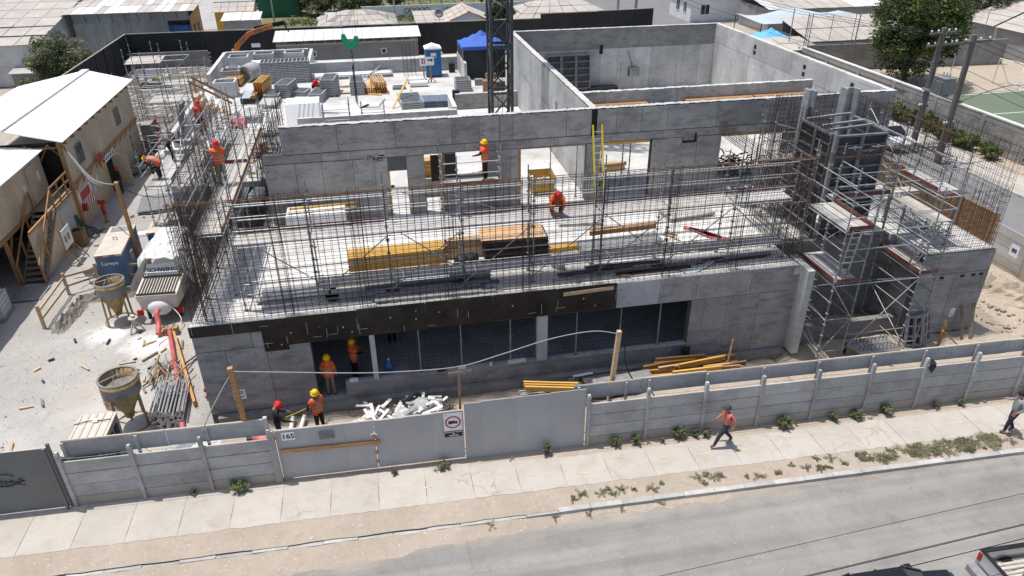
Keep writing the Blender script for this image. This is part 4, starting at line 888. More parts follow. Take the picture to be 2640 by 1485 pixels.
tb('brace', (1.07, 0, .4), (3.64, 0, 3.4), .022, 'galv', A_); tb('brace', (-.7, 1.2, 1.6), (0, 0, .4), .022, 'galv', A_); tb('brace', (-.7, 1.6, 2.9), (0, 0, 1.9), .022, 'galv', A_)
qx = [-17.0, -14.6, -12.5]
scaffold('scaffold with sheeted deck against the left wing near the wire cage shed', qx, [57.5, 60.0], G, 5.6, (1.2, 2.6, 3.8), [('y', 57.5, 60, -16.6, -12.7, 2.8)], [('x', 57.5, 4.8, 0, 2), ('x', 60, 4.8, 0, 2)], [((-17, 57.45, 2.8), (-14.6, 57.45, 5.2)), ((-14.6, 57.45, 2.6), (-12.5, 57.45, 4.8))], top=5.6)
scaffold('low pile of scaffold frames beside the left wing wall', [-16.6, -14.9, -13.2], [52.0, 54.5], G, 2.2, (.5, 1.0, 1.5, 2.0), (), (), [((-16.6, 52, .3), (-14.9, 54.5, 2.0)), ((-13.2, 52, .3), (-14.9, 52, 2.2))], top=2.2)
scaffold('scaffold standing on the right block slab behind its front rebar', [21.2, 22.2], [22.6, 25.17, 27.7], S, 8.0, (4.6, 5.5, 6.3, 7.3), [('y', 22.6, 25.17, 21.22, 22.18, 6.35)], [('y', x, z, 0, 2) for x in (21.2, 22.2) for z in (6.9, 7.8)], [((21.2, 22.6, 4.3), (21.2, 25.17, 6.3)), ((22.2, 25.17, 4.3), (22.2, 27.7, 6.3))], [((21.17, 22.65, 6.4), (21.17, 25.1, 6.4))])
scaffold('walkway scaffold across the front of the tall formwork box', [17.42, 19.99, 22.5], [23.62, 24.15], S, 7.4, (5.95,), [('x', 17.42, 19.99, 23.63, 24.14, 6.0), ('x', 19.99, 22.5, 23.63, 24.14, 6.0)], [('x', 23.62, z, 0, 2) for z in (6.5, 7.0)], [((17.42, 23.6, 4.2), (19.99, 23.6, 5.9)), ((19.99, 23.6, 5.9), (22.5, 23.6, 4.2))], [((17.5, 23.6, 6.05), (19.9, 23.6, 6.05))], plank='deck_wood')
scaffold('bare tube scaffold between the formwork box and the right wall rebar', [20.2, 21.6], [25.6, 28.2], S, 8.4, (4.7, 5.6, 6.5, 7.4), (), [('y', 20.2, 7.9, 0, 1)], [((20.2, 25.6, 4.3), (20.2, 28.2, 6.5)), ((21.6, 25.6, 6.5), (21.6, 28.2, 8.2))])
scaffold('tube scaffold among the rebar behind the concrete fin', [15.9, 16.9], [24.5, 27.0], S, 8.2, (4.7, 5.6, 6.5, 7.4), (), (), [((15.9, 24.5, 4.3), (15.9, 27.0, 6.5)), ((16.9, 24.5, 6.5), (16.9, 27, 4.3)), ((15.9, 24.47, 4.3), (16.9, 24.47, 6.4))])
scaffold('tube scaffold on the left slab between worker decks and red pipes', [-8.3, -7.2, -6.0], [37.2, 39.7, 42.0], S, 6.6, (4.7, 5.6, 6.3), [('y', 37.2, 39.7, -8.28, -7.22, 5.6)], (), [((-8.3, 37.2, 4.2), (-7.2, 37.2, 6.2)), ((-7.2, 39.7, 4.2), (-7.2, 42, 6.2))])
scaffold('dense tube scaffold by the scaffold frames pile near the left wing', [-18.4, -16.7, -15.0, -13.3], [56.0, 57.2], G, 5.4, (.6, 1.5, 2.4, 3.3, 4.2), (), (), [((-18.4, 56, .3), (-16.7, 56, 3.3)), ((-15, 56, 3.3), (-13.3, 56, .3))], top=5.2)
scaffold('second tube scaffold behind the sheeted deck near the wire cage shed', [-18.8, -16.6, -14.4], [62.0, 64.0], G, 6.2, (1.0, 2.0, 3.0, 4.0, 5.0), [('x', -16.6, -14.4, 62.1, 63.9, 3.05)], (), [((-18.8, 62, .3), (-16.6, 62, 3.0)), ((-16.6, 62, 3), (-14.4, 62, 5.0))], top=6)
def ladder(label, p0, p1, w, mt, rung='alu', n=None, side=(1, 0, 0)):
    t = thing('ladder', label, 'ladder', p0); d = V(*p1)-V(*p0); sd = V(*side); n = n or int(d.length/.3)
    for s in (-w/2, w/2): MB().beam(sd*s, sd*s+d, .03, .075, sd).build('stile', mt, t)
    for i in range(1, n): p = d*(i/n); MB().tube(p-sd*w/2, p+sd*w/2, .016, 6).build('rung', rung, t)
    return t
ladder('yellow ladder leaning on the main wall below the dark pocket', (9.66, 29.2, S), (9.62, 30.12, 7.6), .42, 'yellow_fibre')
ladder('grey ladder between the decks of the tower beside the fin', (17.0, 21.5, 3.75), (16.75, 20.95, 5.9), .36, 'galv')
ladder('grey ladder between the decks of the tower at the right block', (20.35, 21.9, 3.75), (20.3, 21.2, 5.9), .36, 'galv')
# ------------------------------------------------------------------ wall formwork of framed steel panels
def form_panel_mesh(w, h, key={}):
    k_ = (w, h)
    if k_ not in key:
        b_ = MB(); t_ = .12; e = .07
        b_.box(-w/2, -t_, 0, -w/2+e, 0, h); b_.box(w/2-e, -t_, 0, w/2, 0, h); b_.box(-w/2+e, -t_, 0, w/2-e, 0, e); b_.box(-w/2+e, -t_, h-e, w/2-e, 0, h)
        n = max(1, int(h/.42))
        for i in range(1, n): z = h*i/n; b_.box(-w/2+e, -t_*.8, z-.03, w/2-e, -.001, z+.03)
        b_.mi = 1; b_.box(-w/2+e, -.02, e, w/2-e, -.004, h-e)
        key[k_] = b_.mesh('form_panel', ['form_dark' if h > 2 else 'form_frame', 'form_face'])
    return key[k_]
def form_panel(label, w, h, loc, rot=(0, 0, 0), group=None):
    o = inst('formwork_shutter', form_panel_mesh(w, h), None, loc, rot); return tag(o, label, 'formwork panel', group)
# tall box
for i, (x, z) in enumerate(((17.95, 4.02), (19.05, 4.02), (17.95, 6.22), (19.05, 6.22))):
    form_panel('%s front panel of the tall formwork box on the side of %s' % ('lower' if z < 5 else 'upper', 'its rebar mat' if x < 18.5 else 'the right block'), 1.09, 2.18, (x, 24.25, z), (0, 0, 0), 'front panels of the tall formwork box')
for i, (y, z) in enumerate(((24.9, 4.02), (26.0, 4.02), (24.9, 6.22), (26.0, 6.22))):
    form_panel('%s right-face panel of the tall formwork box, %s the main wall' % ('lower' if z < 5 else 'upper', 'away from' if y < 25.5 else 'towards'), 1.09, 2.18, (19.62, y, z), (0, 0, R(90)), 'right panels of the tall formwork box')
    form_panel('%s panel behind the rebar face of the formwork box, %s the main wall' % ('lower' if z < 5 else 'upper', 'away from' if y < 25.5 else 'towards'), 1.09, 2.18, (17.38, y, z), (0, 0, R(-90)), 'left panels of the tall formwork box')
for (x, z) in ((18.2, 7.9), (18.9, 7.75), (19.2, 7.9), (18.0, 6.3), (19.1, 6.3)):
    b_ = MB().tube((x-.28, 24.1, z), (x+.28, 24.1, z), .03, 6); b_.box(x-.05, 24.06, z-.06, x+.05, 24.13, z+.06); tag(b_.build('alignment_clamp', 'galv'), 'galvanised clamp bar across the front panels of the tall formwork box', 'clamp', 'clamps of the tall formwork box')
for (x, y, lab) in ((17.9, 27.3, 'slim channel-shaped steel formwork corner standing tallest on the left'), (19.55, 27.2, 'wide channel-shaped steel formwork corner standing tallest on the right')):
    w = .35 if x < 18 else .65; b_ = MB(); b_.box(x, y, 4, x+.09, y+.45, 9.35); b_.box(x+w-.09, y, 4, x+w, y+.45, 9.3); b_.box(x+.09, y+.36, 4, x+w-.09, y+.45, 9.3)
    tag(b_.build('formwork_corner', 'form_frame'), lab, 'formwork corner')
for x0, x1, y in ((17.4, 19.6, 26.4), (17.5, 19.6, 25.4), (17.45, 19.55, 24.8)): tag(MB().beam((x0, y, 8.44), (x1, y+.3, 8.46), .1, .08).build('formwork_waler', 'galv'), 'steel waler lying across the top of the tall formwork box', 'waler', 'walers on the formwork box')
# panel gang leaning on the rear wall of the room, and the box on that wall
for i in range(3): form_panel('steel framed panel leaning on the rear wall inside the roofless room', 1.02, 2.7, (12.3+1.04*i, 48.75, S), (R(-7), 0, 0), 'leaning panels in the room')
eb = thing('junction_box', 'grey electrical box mounted on the rear wall of the room', 'electrical box', (18.15, 49.18, 5.3))
MB().box(-.32, -.12, -.28, .32, .1, .28).build('casing', 'grey_panel', eb)
for s in (-1, 1):
    for k_ in range(4): MB().tube((s*.32, -.02, -.2+.13*k_), (s*.4, -.02, -.2+.13*k_), .04, 8).build('socket', 'ink', eb)
for k_ in range(3): MB().box(-.15+.12*k_, -.135, .1, -.09+.12*k_, -.121, .16).build('button', 'ink', eb)
MB().path(smooth([(-.1, 0, .3), (-.3, 0, .9), (-.55, 0, 1.5)]), .02, 5).build('cable', 'cable_black', eb)
for (x, y, z0, z1) in ((16.6, 47.5, S, 6.4), (20.6, 47.6, S, 6.6)):
    tag(inst('scaffold_post', post_mesh(z1-z0), None, (x, y, z0)), 'single scaffold post standing on the room floor', 'post', 'lone posts in the room')
tag(MB().box(14.8, 48.6, S, 16.9, 49.2, S+.45).build('black_roll', 'black_plastic'), 'low black wrapped bundle by the rear wall of the room', 'bundle')
# ------------------------------------------------------------------ timber formwork beams
def ibeam_mesh(Ln, mt='wood_yellow', key={}):
    k_ = (round(Ln, 2), mt)
    if k_ not in key:
        b_ = MB(); h = .2; w = .08
        for z0, z1 in ((0, .04), (.16, .2)): b_.box(-Ln/2, -w/2, z0, Ln/2, w/2, z1)
        b_.box(-Ln/2, -.016, .041, Ln/2, .016, .159); b_.mi = 1
        for s in (-1, 1):
            x = s*(Ln/2+.004)
            for z0, z1 in ((0, .04), (.16, .2)): b_.box(x-.004, -w/2-.002, z0-.001, x+.004, w/2+.002, z1+.001)
        key[k_] = b_.mesh('ibeam', [mt, 'beam_end_red'])
    return key[k_]
def beam_stack(label, group, c, Ln, nx, nz, rz=0, mt='wood_yellow', jit=.03, dz=.2, sp=.085, skip=0, alt=None):
    for k_ in range(nz):
        for j in range(nx):
            if k_ == nz-1 and rnd.random() < skip: continue
            dy = (j-(nx-1)/2)*sp; dx = rnd.uniform(-jit, jit); p = V(c[0]+dx*math.cos(rz)-dy*math.sin(rz), c[1]+dx*math.sin(rz)+dy*math.cos(rz), c[2]+k_*(dz+.002))
            mm = alt if alt and rnd.random() < .35 else mt
            tag(inst('timber_beam', ibeam_mesh(Ln, mm), None, p, (0, 0, rz+rnd.uniform(-.004, .004))), label, 'beam', group)
beam_stack('yellow formwork beam in the big yellow stack behind the front rebar', 'beams of the big yellow stack', (.25, 24.95, S+.08), 3.6, 8, 4, R(1.5), sp=.1)
for x in (-1.0, 1.5): tag(MB().box(x-.05, 24.4, S, x+.05, 25.5, S+.08).build('bearer', 'wood_grey'), 'timber bearer under the big yellow beam stack', 'timber', 'bearers of the yellow stack')
# sheet stack
def sheet_stack(label, group, c, w, d, n, t_, mt, rz=0, jit=.02, name='plywood_sheet', cat='sheet'):
    me = MB().box(-w/2, -d/2, 0, w/2, d/2, t_).mesh(name, mt)
    for i in range(n): tag(inst(name, me, None, (c[0]+rnd.uniform(-jit, jit), c[1]+rnd.uniform(-jit, jit), c[2]+i*(t_+.004)), (0, 0, rz+rnd.uniform(-.012, .012))), label, cat, group)
sheet_stack('dark plywood sheet in the tall stack under the tan top sheets', 'dark sheets beside the yellow stack', (4.85, 24.95, S+.05), 2.44, 1.22, 28, .033, 'ply_dark', R(-2), .03)
sheet_stack('tan plywood sheet lying on top of the dark sheet stack', 'tan sheets on the dark stack', (4.75, 25.0, S+1.1), 2.44, 1.22, 2, .02, 'ply_sheet', R(-3), .06)
beam_stack('pale timber beam beside the dark sheet stack', 'pale beams beside the sheets', (3.35, 25.6, S), 2.3, 3, 4, R(2), 'wood_pale', .15, sp=.12)
beam_stack('orange timber beam on the steel sheets near the slab middle', 'orange beams on the steel sheets', (9.6, 25.75, S+.42), 2.9, 3, 1, R(3), 'wood_orange', .1, sp=.11)
beam_stack('short yellow beam end lying next to the sheet stack', 'short yellow beams by the sheets', (7.0, 25.3, S+.02), 1.3, 3, 1, R(4), 'wood_yellow', .05, sp=.11)
sheet_stack('thin galvanised deck sheet in the low pile on the slab', 'galvanised sheets in the low pile', (9.2, 25.0, S), 3.4, .9, 10, .03, 'galv_dull', R(4), .05, 'deck_sheet')
sheet_stack('blue-grey steel plank in the low pile along the slab front', 'blue-grey planks at the front', (1.3, 23.45, S), 4.6, .22, 4, .05, 'form_blue', R(1), .03, 'steel_plank', 'plank')
for i in range(9): tag(inst('steel_plank', MB().box(-1.9, -.11, 0, 1.9, .11, .05).mesh('steel_plank', rnd.choice(('galv', 'form_blue', 'galv_dull'))), None, (1.6+rnd.uniform(-.9, .9), 22.5+.24*(i % 4), S+.055*(i//4)), (0, 0, rnd.uniform(-.02, .02))), 'loose steel plank among those strewn along the slab front', 'plank', 'loose planks along the slab front')
for i in range(12): tag(inst('steel_plank', MB().box(-1.3, -.15, 0, 1.3, .15, .05).mesh('steel_plank', rnd.choice(('galv', 'deck_steel', 'galv_dull'))), None, (-3.4+rnd.uniform(-.15, .15)+(i//6)*2.4, 23.0+.33*(i % 6)*.6, S+.055*(i % 3)), (0, 0, rnd.uniform(-.03, .03))), 'perforated steel plank in the pile left of the yellow stack', 'plank', 'planks left of the yellow stack')
for i in range(14): tag(inst('steel_plank', MB().box(-1.5, -.1, 0, 1.5, .1, .04).mesh('steel_plank', rnd.choice(('galv', 'galv_dull', 'steel_dark'))), None, (9.5+rnd.uniform(-2.4, 4.4), 22.6+rnd.uniform(0, 1.2), S+.045*(i % 3)), (0, 0, rnd.uniform(-.05, .05))), 'loose galvanised plank strewn near the right end of the slab front', 'plank', 'loose planks at the right end')
sheet_stack('long white foam board in the pile along the left slab edge', 'white boards at the left edge', (-5.9, 33.6, S), 1.0, .5, 3, .12, 'white_board', R(80), .05, 'foam_board', 'board')
# tarps, bags and site litter on the slab
def heap(name, label, cat, c, r_, h, mt, n=14, k=8, jit=.35):
    b_ = MB(); 
    for i in range(5): b_.ball((c[0]+rnd.uniform(-r_, r_)*.5, c[1]+rnd.uniform(-r_, r_)*.5, c[2]+h*.32*rnd.uniform(.6, 1)), r_*rnd.uniform(.4, .65), r_*rnd.uniform(.4, .65), h*rnd.uniform(.35, .6), n, k, jit)
    return tag(b_.build(name, mt), label, cat)
heap('black_tarp', 'crumpled black plastic heap between the yellow stack and the sheets', 'tarp', (3.0, 24.2, S), .75, .7, 'black_plastic')
heap('black_tarp', 'second crumpled black plastic heap at the slab front below the sheets', 'tarp', (2.4, 23.6, S), .6, .35, 'black_plastic')
b_ = MB()
for i in range(110): p = V(17.5+rnd.gauss(0, .5), 32.2+rnd.gauss(0, .4), S+rnd.uniform(.02, .75)); q = V(rnd.uniform(-.6, .6), rnd.uniform(-.5, .5), rnd.uniform(-.2, .3)); b_.path([p, p+q*.5+V(0, 0, .1), V(*(p+q)[:2], max(S+.02, (p+q).z))], rnd.uniform(.015, .04), 5)
tag(b_.build('black_debris', 'steel_dark'), 'tangle of black tubes and scrap beyond the rightmost main wall opening', 'debris', kind='stuff')
heap('white_bag', 'crumpled white sack left by the dark sheet stack', 'sack', (6.35, 23.85, S), .28, .4, 'sack_white')
for (x, y, w, d, a, lab) in ((11.6, 22.75, 1.5, .55, 25, 'curled pale blue sheet lying at the slab front near the right end'), (12.6, 24.3, 1.0, .5, -10, 'small curled pale blue sheet lying further back on the slab')):
    b_ = MB(); n = 8; vs_ = []
    for i in range(n+1):
        u = i/n; vs_ += [(-w/2+w*u, -d/2*(1-.3*u), .03+.22*max(0, u-.5)**2*4*.25), (-w/2+w*u, d/2*(1-.6*u), .02+.25*max(0, u-.6))]
    b_.add(vs_, [(2*i, 2*i+2, 2*i+3, 2*i+1) for i in range(n)], True); o = b_.build('pale_sheet', 'shade_cloth', None, (x, y, S+.02), (0, 0, R(a))); tag(o, lab, 'sheet')
for i in range(46):
    mt, nm = rnd.choice((('wood', 'timber_offcut'), ('wood_pale', 'timber_offcut'), ('wood_grey', 'timber_offcut'), ('steel_dark', 'steel_offcut'), ('galv', 'steel_offcut')))
    x, y = rnd.uniform(6.2, 13.6), rnd.uniform(24, 25.4)
    if rnd.random() < .5: x, y = rnd.uniform(10.2, 12), rnd.uniform(24.2, 26.4)
    s_ = rnd.uniform(.15, .7); tag(inst(nm, MB().box(-s_/2, -.04, 0, s_/2, .04, rnd.uniform(.02, .06)).mesh(nm, mt), None, (x, y, S+rnd.uniform(0.001, .02)), (0, 0, rnd.uniform(0, 3.1))), 'small %s scattered on the slab right of the sheet stack' % ('timber offcut' if nm[0] == 't' else 'steel offcut'), 'offcut', nm+' scattered on the slab')
for i in range(6): tag(inst('red_plank', MB().box(-.5, -.1, 0, .5, .1, .04).mesh('red_plank', 'red_pipe'), None, (12.9+.12*i, 26.0-.2*i, S+.03), (0, 0, R(-35)+rnd.uniform(-.2, .2))), 'faded red plank piece lying loose on the slab', 'plank', 'faded red planks on the slab')
wb = thing('wrapped_pallet', 'white sheeted box-shaped load with timbers on top near the main wall', 'pallet', (-2.9, 29.2, S))
MB().slab((-1.25, -.55, 0), (1.25, -.55, 0), (1.2, -.5, .95), (-1.2, -.5, .95), .05).build('cover', 'white_board', wb); MB().box(-1.2, -.45, 0, 1.2, .6, .95).build('load', 'white_board', wb)
for dy, mt in ((-.2, 'wood_pale'), (.3, 'wood_yellow')): MB().beam((-1.1, dy, 1.0), (1.7, dy+.15, 1.0), .08, .06).build('timber', mt, wb)
# skip in the opening, props, boards of the strip roof
sk = thing('yellow_skip', 'yellow steel skip full of pale rubble behind the wide opening', 'skip', (7.45, 31.55, S)); sk.scale = (.66, .66, .8)
b_ = MB(); b_.slab((-.75, -.6, .25), (.75, -.6, .25), (.9, -.75, 1.1), (-.9, -.75, 1.1), .03); b_.slab((-.75, .6, .05), (-.75, -.6, .05), (-.9, -.75, 1.1), (-.9, .8, 1.25), .03); b_.slab((.75, -.6, .05), (.75, .6, .05), (.9, .8, 1.25), (.9, -.75, 1.1), .03); b_.slab((.75, .6, .05), (-.75, .6, .05), (-.9, .8, 1.25), (.9, .8, 1.25), .03); b_.box(-.75, -.6, .02, .75, .6, .06)
b_.build('tub', 'skip_paint', sk); b_ = MB()
for i in range(50): b_.ball((rnd.uniform(-.65, .65), rnd.uniform(-.5, .5), rnd.uniform(.5, .85)), rnd.uniform(.08, .2), n=6, k=4, jit=.5)
tag(b_.build('rubble', 'sack_white', sk), kind='stuff')
def prop(label, x, y, z0, z1, group, mt='galv_dull'):
    t = thing('steel_prop', label, 'prop', (x, y, z0), 0, group); h = z1-z0
    MB().tube((0, 0, 0), (0, 0, h*.6), .032, 7).build('outer_tube', mt, t); MB().tube((0, 0, h*.6), (0, 0, h), .024, 7).build('inner_tube', mt, t)
    MB().box(-.07, -.07, 0, .07, .07, .01).build('base_plate', mt, t); MB().box(-.07, -.07, h-.01, .07, .07, h).build('head_plate', mt, t); MB().path([(-.1, 0, h*.6), (.0, .05, h*.6), (.12, 0, h*.6+.03)], .012, 5).build('handle', mt, t)
for x in (.72, 2.26, 4.12, 6.68, 8.42, 10.0): prop('adjustable steel prop on the sill under the front beam', x, 22.17, 1.05, 3.05, 'props along the front sill', 'galv_dull')
for x, y in ((10.3, 31.4), (11.4, 31.5), (12.1, 32.4), (16.2, 31.5), (17.6, 31.3), (18.6, 32.3), (7.7, 30.9), (8.9, 30.7)): prop('adjustable steel prop standing behind the main wall openings', x, y, S, 6.75, 'props behind the main wall')
for x0, x1, z in ((9.8, 12.9, 7.522), (14.9, 18.4, 7.522), (18.5, 21.6, 7.522)):
    for k_ in range(3):
        tag(inst('timber_beam', ibeam_mesh(x1-x0, 'wood_orange'), None, ((x0+x1)/2, 32.9-.1*k_, z), (0, 0, 0)), 'orange formwork beam lying along the strip roof inside the room', 'beam', 'orange beams on the strip roof')
beam_stack('pale timber beam in the small pile seen through the opening by the ladder', 'beams seen through the ladder opening', (11.6, 33.8, S), 1.6, 3, 2, R(5), 'wood_pale', .1, sp=.1)
beam_stack('yellow timber beam in the stack seen through the narrow opening', 'beams seen through the narrow opening', (2.5, 32.6, S+.9), 1.3, 5, 4, R(4), 'wood_yellow', .05, sp=.1)
tag(MB().box(1.8, 32.1, S, 3.2, 33.1, S+.9).build('pallet_block', 'sack_grey'), 'grey wrapped block carrying the yellow beams behind the narrow opening', 'pallet')
for i in range(10): form_panel('grey steel panel lying in the low pile behind the rightmost opening', .9, 1.2, (16.4+.25*(i % 3), 28.9-.25*(i//3)+.9, S+.02+.13*(i % 4)), (R(90), 0, 0), 'panels lying behind the rebar beam')

for (x, y, w, d, n, a, q) in ((-7.7, 47.6, 1.1, 2.2, 6, 5, 'beside the left parapet'), (-6.9, 50.6, 1.2, 2.0, 4, -4, 'left of the tall narrow beam stack'), (13.2, 27.6, 2.2, 1.0, 3, 8, 'before the wide right opening'), (8.3, 27.9, 1.9, 1.0, 2, -6, 'near the foot of the yellow ladder')):
    me = MB().box(-w/2, -d/2, 0, w/2, d/2, .06).mesh('deck_board', 'deck_steel')
    for i in range(n): tag(inst('deck_board', me, None, (x+rnd.uniform(-.05, .05), y+rnd.uniform(-.05, .05), S+.001+i*.075), (0, 0, R(a)+rnd.uniform(-.04, .04))), 'pale board in the low pile '+q, 'board', 'low board pile '+q)
# ------------------------------------------------------------------ rear slab: stores and stacks
def Z2(x, y, z=S): return P(520+x*.3183, y*.3183, z)
def flat_mesh(w, d, key={}):
    k_ = (w, d)
    if k_ not in key:
        b_ = MB(); e = .07; t_ = .085
        b_.box(-w/2, -d/2, 0, -w/2+e, d/2, t_); b_.box(w/2-e, -d/2, 0, w/2, d/2, t_); b_.box(-w/2+e, -d/2, 0, w/2-e, -d/2+e, t_); b_.box(-w/2+e, d/2-e, 0, w/2-e, d/2, t_)
        n = max(2, int(d/.28))
        for i in range(1, n): y = -d/2+d*i/n; b_.box(-w/2+e, y-.03, .02, w/2-e, y+.03, t_*.85)
        b_.mi = 1; b_.box(-w/2+e, -d/2+e, .002, w/2-e, d/2-e, .015); key[k_] = b_.mesh('flat_panel', ['form_frame', 'form_face'])
    return key[k_]
def pstack(label, group, x, y, w, d, n, rz=0, z=S):
    for i in range(n): tag(inst('formwork_shutter', flat_mesh(w, d), None, (x+rnd.uniform(-.02, .02), y+rnd.uniform(-.02, .02), z+i*.123), (0, 0, rz+rnd.uniform(-.01, .01))), label, 'formwork panel', group)
pstack('grey framed panel in the tallest widest stack before the grey container', 'panels of the tallest rear stack', -6.3, 57.3, 1.3, 3.5, 13, R(90))
sts = [(515, 830, 1.0, 1.9, 4, -6, 'left of the red-helmeted worker, lower'), (625, 800, 1.0, 1.9, 8, -14, 'left of the red-helmeted worker, higher'), (735, 785, 1.1, 1.2, 3, -18, 'just behind the red-helmeted worker'), (893, 835, .95, 2.0, 5, -12, 'right of the red-helmeted worker, lower'), (985, 790, 1.0, 2.0, 10, -8, 'right of the red-helmeted worker, higher'), (1208, 775, 1.0, 1.9, 8, 0, 'behind the hanging rebar bundle'), (1548, 730, .95, .6, 2, 0, 'small one by the white rolls'), (1612, 890, 1.5, 2.6, 4, 4, 'with the long bar leaning on it'), (2062, 748, 1.1, 1.2, 7, 0, 'before the blue canopy')]
for (px, py, w, d, n, a, q) in sts:
    c = Z2(px, py); pstack('grey framed panel in the rear slab stack %s' % q, 'rear stack '+q, c.x+w/2, c.y+d/2, w, d, n, R(a))
def tubes(label, group, c, Ln, n, r, mt, rz=0, rows=6, name='steel_tube', cat='tube', jit=.15):
    me = MB().tube((-Ln/2, 0, 0), (Ln/2, 0, 0), r, 7).mesh(name, mt)
    for i in range(n):
        k_, j = divmod(i, rows); dy = (j-(rows-1)/2)*r*2.06+(k_ % 2)*r; dx = rnd.uniform(-jit, jit)
        tag(inst(name, me, None, (c[0]+dx*math.cos(rz)-dy*math.sin(rz), c[1]+dx*math.sin(rz)+dy*math.cos(rz), c[2]+r+k_*r*1.78), (0, 0, rz)), label, cat, group)
tubes('long galvanised tube in the shiny bundle before the rear parapet', 'tubes in the rear bundle', (-1.6, 57.5, S), 6.2, 44, .045, 'galv', R(1), 11)
tubes('pale pipe in the bundle beside the concrete roof ducts', 'pipes by the ducts', (-7.2, 62.0, S+.3), 5.0, 10, .09, 'pvc_white', R(2), 5, 'pale_pipe', 'pipe')
tag(MB().box(-9.3, 61.5, S, -5.0, 62.6, S+.3).build('pipe_bearer', 'steel_dark'), 'dark trestle carrying the pale pipes beside the roof ducts', 'trestle')
tubes('red pump pipe in the bundle lying on the left of the slab', 'red pipes on the slab', tuple(P(320+1660*.17941, 140+1000*.17941, S)), 2.6, 12, .07, 'red_pipe', R(98), 6, 'red_pipe', 'pipe')
for i in range(7):
    p = P(320+(1440+24*i)*.17941, 140+(900+8*i)*.17941, S); tag(inst('scaffold_tube', MB().tube((-1.2, 0, .03), (1.2, 0, .03), .028, 6).mesh('scaffold_tube', 'galv'), None, p+V(0, 0, .05*(i % 2)), (0, 0, R(50+5*i))), 'loose scaffold tube beside the red pipe bundle', 'tube', 'loose tubes by the red pipes')
cr = thing('concrete_ring', 'grey concrete pipe section lying open end forward on the rear slab', 'concrete pipe', Z2(400, 650)+V(0, 0, .62)); cr.rotation_euler = (0, 0, R(-20))
b_ = MB(); vs_ = []; n_ = 24
for r_, y in ((.62, -.8), (.62, .8), (.5, .8), (.5, -.8)):
    for j in range(n_): a = 2*math.pi*j/n_; vs_.append((r_*math.cos(a), y, r_*math.sin(a)))
b_.add(vs_, [(k_*n_+j, k_*n_+(j+1) % n_, ((k_+1) % 4)*n_+(j+1) % n_, ((k_+1) % 4)*n_+j) for k_ in range(4) for j in range(n_)], True); b_.build('shell', 'concrete_room', cr)
def at2(x, y): p = Z2(x, y); return (p.x, p.y, S)
p = at2(270, 705); beam_stack('yellow beam in the fanned stack beside the concrete pipe section', 'yellow beams by the concrete pipe', (p[0], p[1]+1.2, S), 2.5, 8, 3, R(84), 'wood_yellow', .12, sp=.15, alt='wood_orange')
p = at2(495, 815); beam_stack('yellow-topped beam in the tall narrow stack on the rear slab', 'beams of the tall narrow stack', (p[0], p[1]+1.2, S), 2.4, 4, 6, R(82), 'wood_yellow', .03, sp=.17)
p = at2(405, 850); beam_stack('beam in the low stack with a pale blue plank beside it', 'beams by the blue plank', (p[0]+.3, p[1]+1.2, S+.4), 2.4, 2, 1, R(82), 'wood_yellow', .03, sp=.14)
tag(MB().box(p[0]-.7, p[1]+.1, S, p[0]+.5, p[1]+2.4, S+.4).build('black_crate', 'black_plastic'), 'black low crate under yellow beams at the left of the slab', 'crate'); tag(MB().box(p[0]-.6, p[1]+.1, S+.402, p[0]-.05, p[1]+2.3, S+.46).build('blue_plank', 'shade_cloth'), 'pale blue plank lying on the black crate', 'plank')
p = at2(1350, 755); beam_stack('pale orange beam in the fanned pile right of the hanging bundle', 'beams right of the hanging bundle', (p[0], p[1]+1, S), 2.2, 5, 2, R(93), 'wood_pale', .15, sp=.16, alt='wood_yellow')
p = at2(1450, 755); beam_stack('red-ended beam in the stepped pile right of the hanging bundle', 'red-ended beams of the stepped pile', (p[0]-.1, p[1]+1, S), 2.2, 6, 4, R(97), 'wood_pale', .25, sp=.16, alt='wood_yellow')
for y in (705, 762): p = Z2(1165, y); tag(MB().beam(p+V(-.4, 0, .05), p+V(.5, 0, .05), .1, .1).build('timber_bearer', 'wood'), 'short timber bearer beside the hanging rebar bundle', 'timber', 'bearers by the hanging bundle')
a, b = Z2(1550, 880), Z2(1680, 690, S+.9)
tag(MB().beam(a+V(0, 0, .05), V(a.x+1.2, a.y+1.6, S+1.6), .12, .05).build('leaning_plank', 'wood_yellow'), 'long yellow plank leaning on the ribbed panel stack', 'plank')
a, b = Z2(1300, 660), Z2(1540, 560); tag(MB().beam(a+V(0, 0, .1), b+V(0, 0, .9), .1, .06).build('aluminium_bar', 'alu'), 'white aluminium bar leaning across the tube bundle', 'bar')
for i, (x, y) in enumerate(((1740, 670), (1760, 700))):
    p = Z2(x, y); tag(MB().tube((p.x-.65, p.y, S+.22), (p.x+.65, p.y-.05, S+.22), .22, 14).build('white_roll', 'white_board'), 'white wrapped roll lying near the sign posts', 'roll', 'white rolls')
p = Z2(1780, 880); sheet_stack('dark blue-grey sheet in the pile behind the low wall', 'dark sheets behind the low wall', (p.x+.9, p.y+.9, S), 1.9, 1.6, 7, .06, 'form_blue', R(-4), .06, 'formwork_sheet'); p2_ = V(p.x+1.1, p.y+1.2, S)
tag(MB().box(p.x+2.1, p.y-.2, S, p.x+2.55, p.y+.15, S+1.1).build('dark_upright_box', 'form_face'), 'dark upright box beside the blue-grey sheets', 'box')
